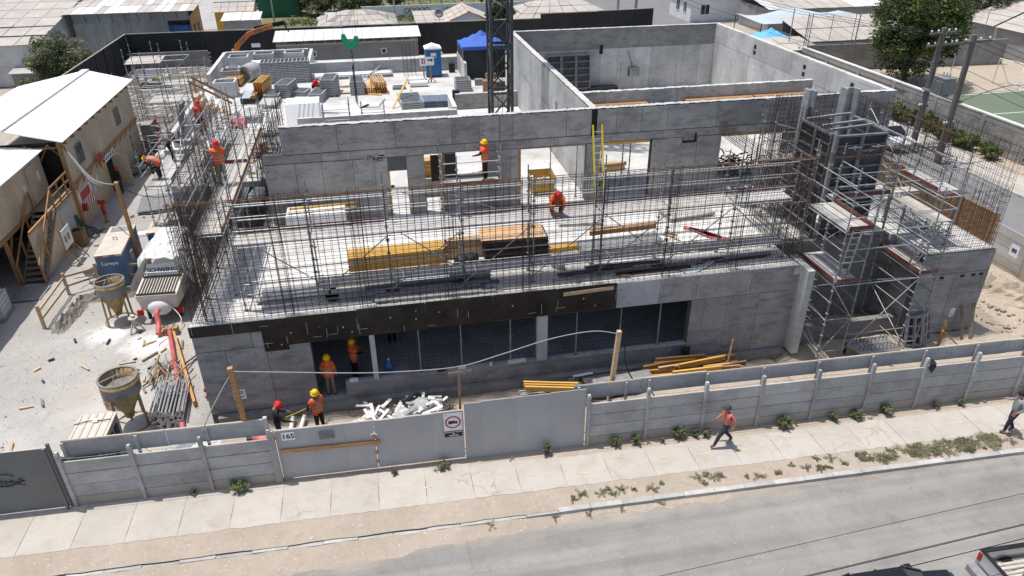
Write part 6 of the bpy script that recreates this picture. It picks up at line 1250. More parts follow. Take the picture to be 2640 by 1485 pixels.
# ------------------------------------------------------------------ concrete buckets
def bucket(label, c, rz, rad=.58, h=2.0):
    t = thing('concrete_bucket', label, 'concrete bucket', c, rz)
    MB().lathe((0, 0, 0), [(rad, h), (rad+.02, h), (rad, h-.6), (.2, .62), (.14, .35), (.11, .35), (.17, .62), (rad-.03, h-.6), (rad-.02, h), (rad, h)], 22).build('funnel', 'hopper_paint', t); MB().lathe((0, 0, 0), [(rad+.012, h-.02), (rad+.016, h-.3), (rad+.012, h-.58)], 22).build('upper_band', 'hopper_grey', t)
    MB().lathe((0, 0, 0), [(rad-.032, h-.35), (.3, h-.42), (0, h-.45)], 22).build('dried_concrete', 'hopper_inside', t); MB().lathe((0, 0, h), [(rad-.03, -.02), (rad+.04, -.02), (rad+.04, .03), (rad-.03, .03)], 22).build('rim', 'hopper_grey', t)
    for a in (45, 135, 225, 315): ca, sa = math.cos(R(a)), math.sin(R(a)); MB().beam((.62*ca, .62*sa, .03), (rad*ca*.98, rad*sa*.98, h-.55), .06, .06, (sa, -ca, 0)).build('leg', 'hopper_paint', t)
    MB().path([(.62*math.cos(i*.3142), .62*math.sin(i*.3142), .04) for i in range(21)], .03, 6).build('base_ring', 'hopper_paint', t)
    MB().path(smooth([(-rad, 0, h), (-.1, .05, h+.06), (.1, -.05, h+.12), (rad, .05, h)]), .018, 5).build('lifting_bail', 'galv_dull', t); MB().path(smooth([(-.1, .0, h+.07), (-.25, -.3, h-.2), (-.1, -.4, h-.3)]), .018, 5).build('chain', 'galv_dull', t); MB().box(-.04, -.5, .45, .04, -.12, .52).build('gate_lever', 'hopper_paint', t)
bucket('yellow-brown concrete bucket standing in the dug-out near the pump', (-12.0, 29.95, G), R(10)); bucket('grey-rimmed concrete bucket beside the prop pile near the fence', (-9.65, 22.35, G), R(25), .62, 2.05)
# timber rail fence round the dug-out
rf = thing('timber_rail', 'rough timber rail fence around the dug-out pit', 'fence', (-15, 30, G))
pts = [(-15.1, 29.9), (-15.05, 32.9), (-13.9, 33.7), (-11.4, 33.6)]
for x, y in pts: MB().box(x+15-.06, y-30-.05, -.2, x+15+.06, y-30+.05, 1.15).build('post', 'wood_pale', rf)
for a, b in zip(pts[:-1], pts[1:]):
    for z in (.45, .95): MB().beam((a[0]+15, a[1]-30, z+rnd.uniform(-.08, .08)), (b[0]+15, b[1]-30, z+rnd.uniform(-.08, .08)), .04, .1).build('rail', 'wood_pale', rf)
mound('soil_berm', 'ridge of dark dug soil around the pit', 'soil', [(-14.5, 29.2), (-14.2, 32.2), (-11.3, 32.5), (-11.0, 30.6)], .45, .38, 'soil_wet')
# stones strewn on the yard
b_ = MB()
for i in range(1700):
    x, y = rnd.uniform(-16, -7), rnd.uniform(19.3, 34); s_ = rnd.uniform(.008, .026)*(2.4 if rnd.random() < .04 else 1)
    b_.ball((x, y, G+.01), s_, s_*rnd.uniform(.7, 1.2), s_*.6, 4, 3, .5)
tag(b_.build('yard_stones', 'stone'), kind='stuff', label='small stones strewn over the gravel yard', cat='stones')
# ------------------------------------------------------------------ pipes, props and boxes near the fence
rp = thing('pump_line', 'faded red concrete pump pipe running along the yard to the fence', 'pipe', (0, 0, 0)); pA, pM, pB = V(-9.6, 28.3, .38), V(-8.65, 24.95, .3), V(-7.78, 21.5, .28)
MB().tube(pA, pM, .085, 10).build('pipe_length', 'red_pipe', rp); MB().tube(pM, pB, .085, 10).build('pipe_length', 'red_pipe', rp)
for p in (pA, pM, pB.lerp(pM, .4)): MB().tube(p+(pB-pA).normalized()*-.07, p+(pB-pA).normalized()*.07, .12, 10).build('coupling', 'galv_dull', rp)
for i in range(4): tag(MB().box(-10.0+.2*i, 28.2, G, -9.85+.2*i, 28.5, .4+.1*(i % 2)).build('timber_block', 'wood'), 'rough orange timber block cradling the red pump pipe', 'timber', 'blocks under the pump pipe')
tag(MB().beam((-9.35, 28.0, .4), (-7.62, 22.9, .32), .1, .2).build('long_timber', 'wood_orange'), 'long orange timber lying beside the red pump pipe', 'timber')
p_ = P(500, 960, .3); 
for i in range(9): k_, j = divmod(i, 4); tag(inst('red_pipe', MB().tube((0, -1.3, 0), (0, 1.3, 0), .085, 10).mesh('red_pipe', 'red_pipe'), None, (-7.35+.19*j+(k_ % 2)*.09, 24.6+rnd.uniform(-.15, .15), .3+k_*.16), (0, 0, R(6))), 'red pipe in the bundle against the left wall base', 'pipe', 'red pipes at the left wall base')
def prop_lying_mesh(mt, key={}):
    if mt not in key:
        b_ = MB().tube((0, -1.15, 0), (0, .2, 0), .036, 8); b_.tube((0, .2, 0), (0, 1.15, 0), .027, 8); b_.box(-.075, -1.165, -.075, .075, -1.15, .075); b_.tube((0, .12, 0), (0, .28, 0), .05, 8); b_.mi = 1; b_.tube((0, -1.168, 0), (0, -1.1649, 0), .02, 8); key[mt] = b_.mesh('prop', [mt, 'ink'])
    return key[mt]
for i in range(38):
    k_, j = divmod(i, 8); tag(inst('steel_prop', prop_lying_mesh('galv'), None, (-8.95+.135*j+(k_ % 2)*.07, 23.1+rnd.uniform(-.12, .12), G+.1+.12*k_), (0, rnd.uniform(0, 6), R(4)+rnd.uniform(-.02, .02))), 'galvanised steel prop in the neat pile beside the concrete bucket', 'prop', 'props in the pile by the bucket')
for i in range(30): tag(inst('scrap_tube', MB().tube((-.5, 0, 0), (.5, 0, 0), rnd.uniform(.02, .035), 6).mesh('scrap_tube', rnd.choice(('steel_dark', 'galv_dull', 'galv_dull', 'wood'))), None, (-9.0+rnd.uniform(-.7, .8), 25.1+rnd.uniform(-.6, .7), G+.05+rnd.uniform(0, .3)), (0, rnd.uniform(-.2, .2), rnd.uniform(.6, 2.2))), 'short tube in the tangled scrap heap behind the prop pile', 'tube', 'tubes of the scrap heap')
b_ = MB()
for i in range(45): b_.path([(-10.6+rnd.uniform(-.4, .4)+.09*math.cos(a), 25.3+rnd.uniform(-.3, .3)+.09*math.sin(a), G+.05+rnd.uniform(0, .2)) for a in (0, 1.6, 3.1, 4.7)], .025, 5)
tag(b_.build('coupler_pile', 'steel_dark'), kind='stuff', label='pile of dark steel couplers behind the front concrete bucket', cat='couplers')
tx = thing('tan_container', 'low tan ribbed container just behind the short fence', 'container', (-10.15, 20.3, G))
MB().box(-.55, -1.0, 0, .55, 1.0, 1.32).build('body', 'grey_panel', tx); MB().box(-.57, -1.02, 1.32, .57, 1.02, 1.36).build('roof', 'cream_panel', tx)
for i in range(5): MB().box(-.55+.24*i, -1.0, 1.36, -.48+.24*i, 1.0, 1.385).build('rib', 'cream_panel', tx)
for i in range(4): MB().box(.551, -.9+.45*i, .2, .58, -.6+.45*i, 1.1).build('side_louvre', 'steel_dark', tx)
MB().path(smooth([(-.6, .5, 1.4), (-.2, .6, 1.41), (.1, .55, 1.42), (.5, .6, 1.4)]), .015, 5).build('cable', 'cable_black', tx); MB().box(-.05, .5, 1.386, .12, .68, 1.42).build('box', 'white_board', tx)
pl = thing('pallet', 'orange timber pallet standing on edge behind the front bucket', 'pallet', (-10.35, 23.2, G), R(-20))
for i in range(6): MB().box(-.5, -.02, .05+.15*i, .5, .0, .15+.15*i).build('slat', 'wood_pale', pl)
for x in (-.45, 0, .45): MB().box(x-.04, .001, 0, x+.04, .1, .95).build('bearer', 'wood', pl)
gt = MB().add([V(-7.9, 19.5, .4), V(-6.3, 19.5, .45), V(-6.1, 20.6, .95), V(-7.2, 21.0, .6), V(-7.9, 20.4, .3), V(-6.9, 20.2, .75)], [(0, 1, 5), (1, 2, 5), (2, 3, 5), (3, 4, 5), (4, 0, 5)]); tag(gt.build('grey_sheet', 'galv_dull'), 'grey folded sheet lying behind the short fence corner', 'sheet')
# IBC tank, sacks, table and stores along the office
ib = thing('water_tank', 'white caged water tank standing under the office wing', 'tank', (-17.6, 31.4, G), R(4)); MB().box(-.5, -.55, .15, .5, .55, 1.1).build('tank', 'sack_white', ib); MB().box(-.55, -.6, 0, .55, .6, .14).build('pallet', 'galv_dull', ib)
for i in range(6): x = -.53+.21*i; MB().path([(x, -.58, .15), (x, -.58, 1.15), (x, .58, 1.15), (x, .58, .15)], .012, 4).build('cage_bar', 'galv', ib)
for i in range(5): z = .25+.21*i; MB().path([(-.53, -.58, z), (.53, -.58, z), (.53, .58, z), (-.53, .58, z), (-.53, -.58, z)], .012, 4).build('cage_bar', 'galv', ib)
tag(MB().add([V(-18.1, 31.9, 1.3), V(-17.5, 32.0, 1.33), V(-17.45, 31.6, 1.32), V(-18.1, 31.5, 1.3)], [(0, 1, 2, 3)]).build('pink_rag', mat('rag_pink', (.6, .35, .4), .8)), 'pink rag lying on the caged water tank', 'rag')
for i in range(26):
    x, y = -16.1+rnd.uniform(-.2, 1.6), 49.3+rnd.uniform(0, 4.2); mt = rnd.choice(('sack_grey', 'sack_dust', 'sack_grey', 'black_plastic')); k_ = rnd.uniform(0, .5) if i > 10 else 0
    b_ = MB().ball((0, 0, .18), rnd.uniform(.35, .5), rnd.uniform(.25, .35), .15, 10, 6, .5); tag(b_.build('sack', mt, None, (x, y, G+k_), (0, 0, rnd.uniform(0, 3))), 'full sack in the heap of sacks along the office wall', 'sack', 'sacks along the office wall')
for (x, y, s_) in ((-14.7, 51.6, .55), (-14.4, 50.1, .4)): tag(MB().ball((x, y, G+s_*.8), s_, s_, s_*.85, 12, 8, .16).build('big_bag', 'sack_white'), 'bulging white big bag beside the sack heap', 'big bag', 'white big bags')
tt = thing('work_table', 'board table with white sheets and pink cloth near the office end', 'table', (-15.9, 54.9, G)); MB().box(-.9, -.7, .85, .9, .7, .89).build('top', 'wood_grey', tt)
for x in (-.8, .8):
    for y in (-.6, .6): MB().box(x-.04, y-.04, 0, x+.04, y+.04, .85).build('leg', 'wood', tt)
tag(MB().ball((-16.1, 55.0, G+.98), .45, .35, .12, 9, 5, .4).build('white_cloth', 'sack_white'), 'crumpled white sheet on the board table', 'cloth'); tag(MB().ball((-15.6, 54.8, G+.95), .25, .2, .08, 8, 5, .4).build('pink_cloth', mat('cloth_pink', (.6, .05, .2), .8)), 'pink cloth on the board table', 'cloth')
tag(MB().box(-16.55, 54.4, G, -15.9, 55.6, 2.1).build('dark_cabinet', 'wall_grey'), 'dark grey cabinet at the far corner of the office', 'cabinet')
for i in range(10): tag(inst('mesh_sheet', MB().box(-1.0, -1.3, 0, 1.0, 1.3, .012).mesh('mesh_sheet', 'galv_dull'), None, (-13.4+rnd.uniform(-.06, .06), 43.6+rnd.uniform(-.06, .06), G+.04+.02*i), (0, 0, R(8)+rnd.uniform(-.03, .03))), 'dark mesh sheet in the low pile beyond the generators', 'mesh sheet', 'mesh sheets beyond the generators')
tubes('galvanised tube in the loose bundle behind the generators', 'tubes behind the generators', (-12.6, 39.4, G), 3.6, 16, .035, 'galv', R(12), 8, jit=.3)
tubes('galvanised tube in the bundle beyond the mesh sheets', 'tubes beyond the mesh sheets', (-13.4, 47.2, G), 2.4, 18, .035, 'galv', R(3), 9, jit=.2)
tag(MB().box(-10.9, 40.6, G, -8.9, 41.2, 1.4).build('dark_box', 'steel_dark'), 'dark steel box under the outer scaffold', 'box'); pole('short timber post leaning by the outer scaffold', (-11.0, 39.4, G), (-11.3, 39.2, 1.9), .12, 'wood', 'timber_post')
bd_ = thing('wheelbarrow', 'grey wheelbarrow parked behind the timber rail', 'wheelbarrow', (-14.1, 34.2, G), R(60)); MB().add([(-.4, -.28, .35), (.35, -.2, .3), (.35, .2, .3), (-.4, .28, .35), (-.5, -.35, .62), (.55, -.3, .6), (.55, .3, .6), (-.5, .35, .62)], [(3, 2, 1, 0), (0, 1, 5, 4), (1, 2, 6, 5), (2, 3, 7, 6), (3, 0, 4, 7)]).build('tray', 'galv_dull', bd_); MB().lathe((0, 0, 0), [(0, -.04), (.18, -.04), (.18, .04), (0, .04)], 14).build('wheel', 'rubber', bd_, (.6, 0, .18), (R(90), 0, 0))
for s in (-1, 1): MB().path([(.6, s*.06, .18), (-.3, s*.25, .33), (-1.0, s*.3, .55)], .018, 5).build('handle', 'steel_dark', bd_); MB().tube((-.3, s*.22, .33), (-.35, s*.24, 0), .018, 5).build('leg', 'steel_dark', bd_)
# ------------------------------------------------------------------ strip between fence and building front
def FP(fx, fy, z, f=(540, 960, .27174)): return P(f[0]+fx*f[2], f[1]+fy*f[2], z)
for (x0, x1) in (((760, 545), (790, 430)), ((810, 540), (855, 385))):
    a, b = V(-4.1 if x0[0] < 800 else -3.85, 19.9, .12), V(-4.0 if x0[0] < 800 else -3.6, 21.4, .3); tag(MB().tube(a, b, .075, 12).build('white_pipe', 'pvc_white'), 'white plastic pipe slanting out of the trench by the workers', 'pipe', 'white pipes in the trench')
tag(MB().ball((-4.9, 20.7, .12), .45, .2, .1, 10, 5, .3).build('red_hose', 'red_pipe'), 'red flattened hose lying behind the short fence', 'hose')
for i in range(80):
    x, y = rnd.uniform(-1.6, 1.3), rnd.uniform(20.3, 21.4); s_ = rnd.uniform(.2, .9); m_ = rnd.choice(('white_board', 'white_board', 'pvc_white', 'galv', 'steel_dark', 'wood_pale'))
    tag(inst('scrap_strip', MB().box(-s_/2, -rnd.uniform(.03, .07), 0, s_/2, .06, .03).mesh('scrap_strip', m_), None, (x, y, .16+rnd.uniform(0, .5)), (rnd.uniform(-.3, .4), rnd.uniform(-.4, .4), rnd.uniform(0, 3.1))), 'thin strip of scrap in the rubbish heap behind the truck sign gate', 'scrap', 'strips in the rubbish heap')
b_ = MB()
for i in range(260): a = rnd.uniform(0, 6.28); p = V(1.25+rnd.uniform(-.5, .5), 20.8+rnd.uniform(-.5, .5), .1+rnd.uniform(0, .45)); q = p+V(rnd.uniform(-.2, .2), rnd.uniform(-.2, .2), rnd.uniform(-.1, .12)); b_.tube(p, q, .008, 3)
tag(b_.build('wire_scrap', 'steel_dark'), kind='stuff', label='tangle of wire scrap at the end of the rubbish heap', cat='scrap')
for (x, y, r_) in ((.6, 21.0, .5), (-.1, 20.6, .38)): tag(MB().ball((x, y, .38), r_, r_*.7, .28, 14, 8, .5).build('clear_bag', 'clear_sheet'), 'crumpled clear plastic sheet on the rubbish heap', 'plastic', 'clear plastic on the rubbish heap')
b_ = MB()
for i in range(500): b_.ball((rnd.uniform(-3.2, 1.0), rnd.uniform(19.8, 21.6), .06), rnd.uniform(.012, .045), n=5, k=3, jit=.5)
tag(b_.build('front_gravel', 'rubble'), kind='stuff', label='loose gravel behind the gates', cat='gravel')
def lumber(label, group, spots, name='timber_beam'):
    for (x, y, z, Ln, a, mt) in spots: tag(inst(name, ibeam_mesh(Ln, mt), None, (x, y, z), (0, 0, R(a))), label, 'beam', group)
lumber('yellow beam lying on the white prop pile behind the tall board screen', 'yellow beams behind the board screen', [(5.35, 20.5+.12*i, .72+.02*i, 2.0, -14, 'wood_yellow') for i in range(3)])
for i in range(26): k_, j = divmod(i, 6); tag(inst('steel_prop', prop_lying_mesh('galv'), None, (5.4+rnd.uniform(-.15, .15), 20.3+.13*j+(k_ % 2)*.06, .12+.12*k_), (0, 0, R(88)+rnd.uniform(-.03, .03))), 'galvanised prop in the pile behind the tall board screen', 'prop', 'props behind the board screen')
lumber('beam in the mixed timber heap at the foot of the front wall', 'mixed timber heap', [(11.0+rnd.uniform(-1.2, 1.6), 20.75+rnd.uniform(0, .85), .08+.13*(i // 6), rnd.choice((1.1, 1.7, 2.0)), rnd.uniform(-4, 7), rnd.choice(('wood_yellow', 'wood_pale', 'wood', 'wood_yellow', 'wood_grey', 'wood_orange'))) for i in range(26)])
lumber('pale beam lying close behind the long fence', 'pale beams behind the fence', [(10.6+.5*i, 19.2+.15*i, .3, 2.0, 3, 'wood_pale') for i in range(3)])
sheet_stack('dark scratched sheet in the low pile beside the mixed timber heap', 'dark sheets by the timber heap', (8.0, 21.0, .1), 2.4, .9, 8, .05, 'form_face', R(4), .07, 'dark_sheet'); sheet_stack('grey scratched sheet on top of the dark pile by the timber heap', 'grey sheets by the timber heap', (8.2, 20.9, .54), 2.3, .5, 2, .04, 'galv_dull', R(5), .07, 'grey_sheet')
heap('brown_rags', 'brown crumpled sacking behind the tall board screen', 'sacking', (6.4, 21.3, .1), .5, .4, 'cloth_khaki'); tag(MB().beam((6.4, 21.45, .55), (7.2, 21.5, .55), .12, .03).build('blue_strip', 'shade_cloth'), 'pale blue strip lying by the brown sacking', 'strip')
tag(MB().beam((12.6, 21.2, .1), (12.75, 21.3, 1.5), .06, .06).build('timber_stake', 'wood'), 'upright timber stake right of the timber heap', 'stake')
rk = thing('rebar_rack', 'low steel grid rack with upright pins at the recess of the right block', 'rack', (18.7, 20.9, .12)); MB().box(-.9, -.5, .55, .9, .5, .6).build('tray', 'galv', rk)
for i in range(20): MB().tube((-.8+.17*(i % 10), -.3+.5*(i//10), .6), (-.78+.17*(i % 10), -.28+.5*(i//10), .82), .014, 4).build('pin', 'steel_dark', rk)
for x in (-.85, .85):
    for y in (-.45, .45): MB().box(x-.04, y-.04, 0, x+.04, y+.04, .55).build('leg', 'steel_dark', rk)
for i in range(3): form_panel('grey framed panel leaning at the corner of the right block', .7, 1.3, (20.9+.35*i, 21.3+.06*i, .12), (R(-14), 0, R(20*i-10)), 'panels at the right block corner')
for (x0, x1) in (((21.9, 21.0, .1), (22.0, 21.1, 1.35)), ((21.9, 21.0, .9), (22.8, 20.7, .1)), ((23.6, 21.2, .1), (23.7, 21.7, 1.6)), ((23.3, 21.3, .1), (23.2, 21.75, 1.5))): tag(MB().beam(x0, x1, .12, .05).build('loose_plank', 'wood' if x0[0] < 23 else 'wood_grey'), 'loose timber plank propped at the base of the right block', 'plank', 'planks at the right block')
sg = board_sign('arrow_notice', 'small white notice with a blue arrow on the right block', V(22.35, 21.3, 1.55), .22, .38, (1, 0, 0)); MB().box(-.07, -.1, .001, .07, -.06, .004).build('arrow', 'blue_paint', sg)
sg = board_sign('arrow_notice', 'small white notice with a blue arrow on the left front wall', V(-5.75, 21.97, 1.15), .42, .42, (1, 0, 0))
for z in (.1, .03): MB().box(-.14, z, .001, .14, z+.03, .004).build('print', 'ink_faded', sg)
MB().prism([(-.14, -.1), (-.05, -.05), (-.05, -.08), (.14, -.08), (.14, -.12), (-.05, -.12), (-.05, -.15)], 0, .003).build('arrow', 'blue_paint', sg, (0, 0, .001))
# things on the sill and inside
wbt = thing('water_bottle', 'big blue water bottle on the sill beside the thin column', 'bottle', (-.45, 22.6, 1.0)); tag(wbt); MB().lathe((0, 0, 0), [(0, 0), (.14, 0), (.14, .33), (.05, .42), (.05, .5), (0, .5)], 14).build('body', 'blue_bottle', wbt); MB().lathe((0, 0, .5), [(.055, 0), (.055, .04), (0, .045)], 10).build('cap', 'white_paint', wbt); tag(MB().box(-1.0, 22.29, .42, .3, 22.9, 1.0).build('inner_bench', 'concrete_dark'), 'low dark block inside the sill carrying the water bottle', 'block')
for (x, lab, mt, dx) in ((-1.9, 'white scoop lying on the sill by the doorway', 'white_board', .3), (2.1, 'white carton lying on the sill', 'white_board', .3), (3.3, 'small white cup on the sill', 'pvc_white', .1), (4.0, 'white pipe offcuts lying on the sill', 'pvc_white', .7), (.35, 'orange spray can on the sill', 'orange_paint', .07), (1.35, 'black round pan on the sill', 'black', .25)):
    tag(MB().box(x, 22.05, 1.051, x+dx, 22.2, 1.051+.09).build(lab.split()[1]+'_'+lab.split()[2] if lab.split()[2] not in ('lying', 'on') else lab.split()[1], mt), lab, lab.split()[2] if lab.split()[2] not in ('lying', 'on') else lab.split()[1])

for i in range(60):
    nm, mt, L_, w_ = rnd.choice((('yard_offcut', 'wood_grey', .6, .05), ('yard_offcut', 'wood_pale', .5, .04), ('yard_scrap', 'steel_dark', .35, .05), ('yard_scrap', 'rubble', .2, .09)))
    x, y = rnd.choice(((rnd.uniform(-14.5, -8.6), rnd.uniform(20, 29)), (rnd.uniform(-15.4, -12), rnd.uniform(37, 48)), (rnd.uniform(-11, -8.6), rnd.uniform(24.5, 29)))); L_ *= rnd.uniform(.4, 1.3)
    tag(inst(nm, MB().box(-L_/2, -w_, 0, L_/2, w_*rnd.uniform(.5, 1), .04).mesh(nm, mt), None, (x, y, G+.03), (rnd.uniform(-.1, .1), rnd.uniform(-.1, .1), rnd.uniform(0, 3.1))), '%s dropped on the gravel yard' % ('small timber offcut' if nm[5] == 'o' else 'small scrap piece'), 'offcut' if nm[5] == 'o' else 'scrap', nm+' pieces on the yard')
# ------------------------------------------------------------------ boundary netting, container, truck crane, wire cage
def net_run(label, pts, z0, z1, step=2.5, foot=None):
    t = thing('netting_fence', label, 'fence')
    for (a, b) in zip(pts[:-1], pts[1:]):
        a, b = V(*a, 0), V(*b, 0); n = max(1, round((b-a).length/step))
        for i in range(n):
            p, q = a.lerp(b, i/n), a.lerp(b, (i+1)/n); d = (q-p).normalized()*.02
            MB().slab(V(p.x, p.y, z0)+d, V(q.x, q.y, z0)-d, V(q.x, q.y, z1+rnd.uniform(-.04, .04))-d, V(p.x, p.y, z1)+d, .01).build('net_panel', 'netting', t)
            MB().box(p.x-.05, p.y-.05, -.1, p.x+.05, p.y+.05, z1+.05).build('post', 'steel_dark', t)
        MB().beam(a+V(0, 0, z1+.05), b+V(0, 0, z1+.05), .1, .07).build('top_rail', 'trim_wood_pale', t)
    return t
net_run('black netting fence along the left boundary of the site', [(-24.7, 58), (-24.7, 84)], .1, 3.5)
net_run('black netting fence along the rear boundary behind the grey container', [(-24.6, 84), (19.5, 84)], .1, 3.5)
net_run('black netting fence behind the crane mast and roofless room', [(19.6, 84.5), (33.5, 85.5)], .1, 3.9)
bw = thing('block_wall', 'grey concrete block wall at the rear left inside the netting', 'wall', (-19, 83, 0)); me = MB().box(-.19, -.07, 0, .19, .07, .19).mesh('block', 'block_concrete')
for k_ in range(9):
    for i in range(20): inst('block', me, bw, (-5.5+.4*i+(k_ % 2)*.2, 0, .2*k_), (0, 0, 0))
ct = thing('office_container', 'long grey ribbed site container with two small windows', 'container', (-2.1, 80.8, 0)); cw, cd, chh = 14.4, 2.6, 2.6
MB().box(-cw/2, -cd/2, .1, cw/2, cd/2, chh-.08).build('shell', 'grey_panel', ct); MB().box(-cw/2-.05, -cd/2-.08, chh-.08, cw/2+.05, cd/2+.08, chh+.06).build('roof', 'corr_pink', ct)
rm = MB().box(-.05, -.03, .1, .05, 0, chh-.09).mesh('rib', 'grey_panel')
for i in range(58): inst('rib', rm, ct, (-cw/2+.12+i*.25, -cd/2-.001, 0))
rm = MB().box(-.05, -1.35, 0, .05, 1.35, .025).mesh('roof_rib', 'corr_beige')
for i in range(40): inst('roof_rib', rm, ct, (-cw/2+.1+i*.365, 0, chh+.061))
for x in (-3.6, 3.6): w_ = MB().box(x-.3, -cd/2-.06, 1.35, x+.3, -cd/2-.035, 1.9).build('window', 'white_paint', ct); MB().box(x-.2, -cd/2-.07, 1.42, x+.2, -cd/2-.061, 1.82).build('pane', 'glass_dark', w_)
aw = thing('sheet_awning', 'white corrugated awning roof above the grey container', 'awning', (-2.1, 80.8, 0))
for i in range(15): x = -7.45+i*1.0; MB().slab((x+.01, -1.9, 3.05), (x+.99, -1.9, 3.05), (x+.99, 1.9, 3.5), (x+.01, 1.9, 3.5), .02).build('roof_sheet', 'corr_white', aw); 
for i in range(60): x = -7.4+i*.25; inst('sheet_rib', MB().box(-.02, -1.93, 0, .02, 1.93, .03).mesh('sheet_rib', 'corr_white') if i == 0 else bpy.data.meshes['sheet_rib'], aw, (x, 0, 3.28), (math.atan2(.45, 3.8), 0, 0))
for i in range(8): x = -7.3+i*2.1; MB().box(x-.04, -1.6, 2.66, x+.04, -1.5, 3.05).build('post', 'steel_dark', aw); MB().box(x-.04, 1.5, 2.66, x+.04, 1.6, 3.4).build('post', 'steel_dark', aw)
tag(MB().lathe((6.9, 78.6, 0), [(0, .1), (.75, .12), (.8, .5), (.8, 1.2), (.5, 1.55), (.15, 1.65), (0, 1.66)], 16).build('water_tank', 'corr_beige'), 'round beige water tank beside the grey container', 'tank')
tc = thing('truck_crane', 'orange folding truck crane with white cab behind the rear parapet', 'truck', (-13.5, 74, 0)); 
MB().box(-1.2, -1.1, .8, 5.4, 1.1, 1.05).build('chassis', 'steel_dark', tc); MB().box(-1.2, -1.15, 1.05, 3.2, 1.15, 1.25).build('bed', 'orange_paint', tc); MB().box(3.0, -1.1, 1.25, 3.1, 1.1, 2.2).build('headboard', 'orange_paint', tc)
b_ = MB(); b_.prism([(5.6, 0), (5.6, 1.0), (5.0, 1.9), (3.4, 1.9), (3.4, 0)], -1.1, 1.1); cb_ = b_.build('cab', 'white_paint', tc, (0, 0, .8), (R(90), 0, 0)); MB().box(5.3, -.95, 1.95, 5.42, .95, 2.55).build('windscreen', 'glass_dark', tc)
for x in (-.4, .9, 4.4):
    for s in (-1, 1): MB().lathe((0, 0, 0), [(0, -.14), (.3, -.14), (.48, -.12), (.5, 0), (.48, .12), (.3, .14), (0, .14)], 16).build('wheel', 'rubber', tc, (x, s*1.0, .5), (R(90), 0, 0))
e0, e1, e2, e3 = PY(607, 133, 74), PY(612, 118, 74), PY(641, 87, 74), PY(703, 66, 74)
o0 = V(-13.5, 74, 0); MB().box(e0.x+13.5-.3, -.3, 1.0, e0.x+13.5+.3, .3, e0.z+.2).build('pedestal', 'orange_paint', tc)
for a, b, w_ in ((e0, e1, .45), (e1, e2, .42), (e2, e3, .38)): MB().beam(a-o0, b-o0, w_*.8, w_, (0, 0, 1)).build('boom', 'orange_paint', tc)
e4 = PY(733, 62, 74); MB().beam(PY(655, 75, 74)-o0+V(0, .3, 0), e4-o0+V(0, .3, .1), .3, .35).build('boom_extension', 'black', tc); MB().beam(e4-o0, e4-o0+V(.3, 0, -.7), .12, .12).build('hook_arm', 'steel_dark', tc)
for a, b, s_ in ((e2, e3, 'EFFER 175'), (e1, e2, 'EFFER')):
    d = (b-a).normalized(); text(s_, .3, 'blue_paint', 'lettering', tc, frame((a+b)/2-o0+V(0, -.19, 0), d, (0, 0, 1)), .004)
MB().box(e2.x+13.5+.1, -.25, e2.z-1.2, e2.x+13.5+.9, -.2, e2.z-.85).build('plate', 'white_board', tc)
wv_ = thing('white_vehicle', 'white vehicle roof glimpsed behind the left parapet', 'vehicle', (-14.0, 70.0, 0)); MB().box(-.9, -2.2, .5, .9, 2.2, 1.2).build('body', 'car_white', wv_); MB().ball((0, 0, 1.2), .85, 1.6, .85, 12, 8).build('cabin', 'car_white', wv_); MB().box(-.6, -1.66, 1.45, .6, -1.3, 1.75).build('windscreen', 'glass_dark', wv_)
for s in (-1, 1):
    for y in (-1.4, 1.4): MB().lathe((0, 0, 0), [(0, -.1), (.3, -.1), (.34, 0), (.3, .1), (0, .1)], 12).build('wheel', 'rubber', wv_, (s*.85, y, .34), (0, R(90), 0))
cg = thing('wire_cage_shed', 'wire cage store with pale corrugated roof and notices at rear left', 'shed', (-21.0, 75.5, 0))
for i in range(3): MB().slab((-1.6+1.07*i, -1.3, 2.45), (-.55+1.07*i, -1.3, 2.45), (-.55+1.07*i, 1.3, 2.65), (-1.6+1.07*i, 1.3, 2.65), .02).build('roof_sheet', 'corr_beige', cg)
for x in (-1.5, -.75, 0, .75, 1.5): MB().box(x-.03, -1.2, 0, x+.03, -1.14, 2.42).build('post', 'galv', cg); MB().box(x-.03, 1.14, 0, x+.03, 1.2, 2.6).build('post', 'galv', cg)
for i in range(14): MB().tube((-1.5+.22*i, -1.18, .1), (-1.5+.22*i, -1.18, 2.4), .01, 4).build('cage_bar', 'galv', cg)
for z in (.8, 1.6): MB().tube((-1.5, -1.18, z), (1.5, -1.18, z), .015, 4).build('cage_rail', 'galv', cg)
MB().box(-.2, -1.25, 1.1, 1.0, -1.22, 2.0).build('notice', 'white_board', cg); MB().box(-.95, -1.25, 1.3, -.45, -1.22, 1.95).build('notice', 'white_board', cg); MB().box(.5, -1.26, .75, 1.2, -1.22, 1.05).build('notice', 'yellow_paint', cg)
for k_ in range(3): MB().lathe((0, 0, 0), [(0, .004), (.09, .004), (.09, 0)], 10).build('pictogram', 'ink', cg, (0.0, -1.256, 1.85-.28*k_), (R(90), 0, 0))
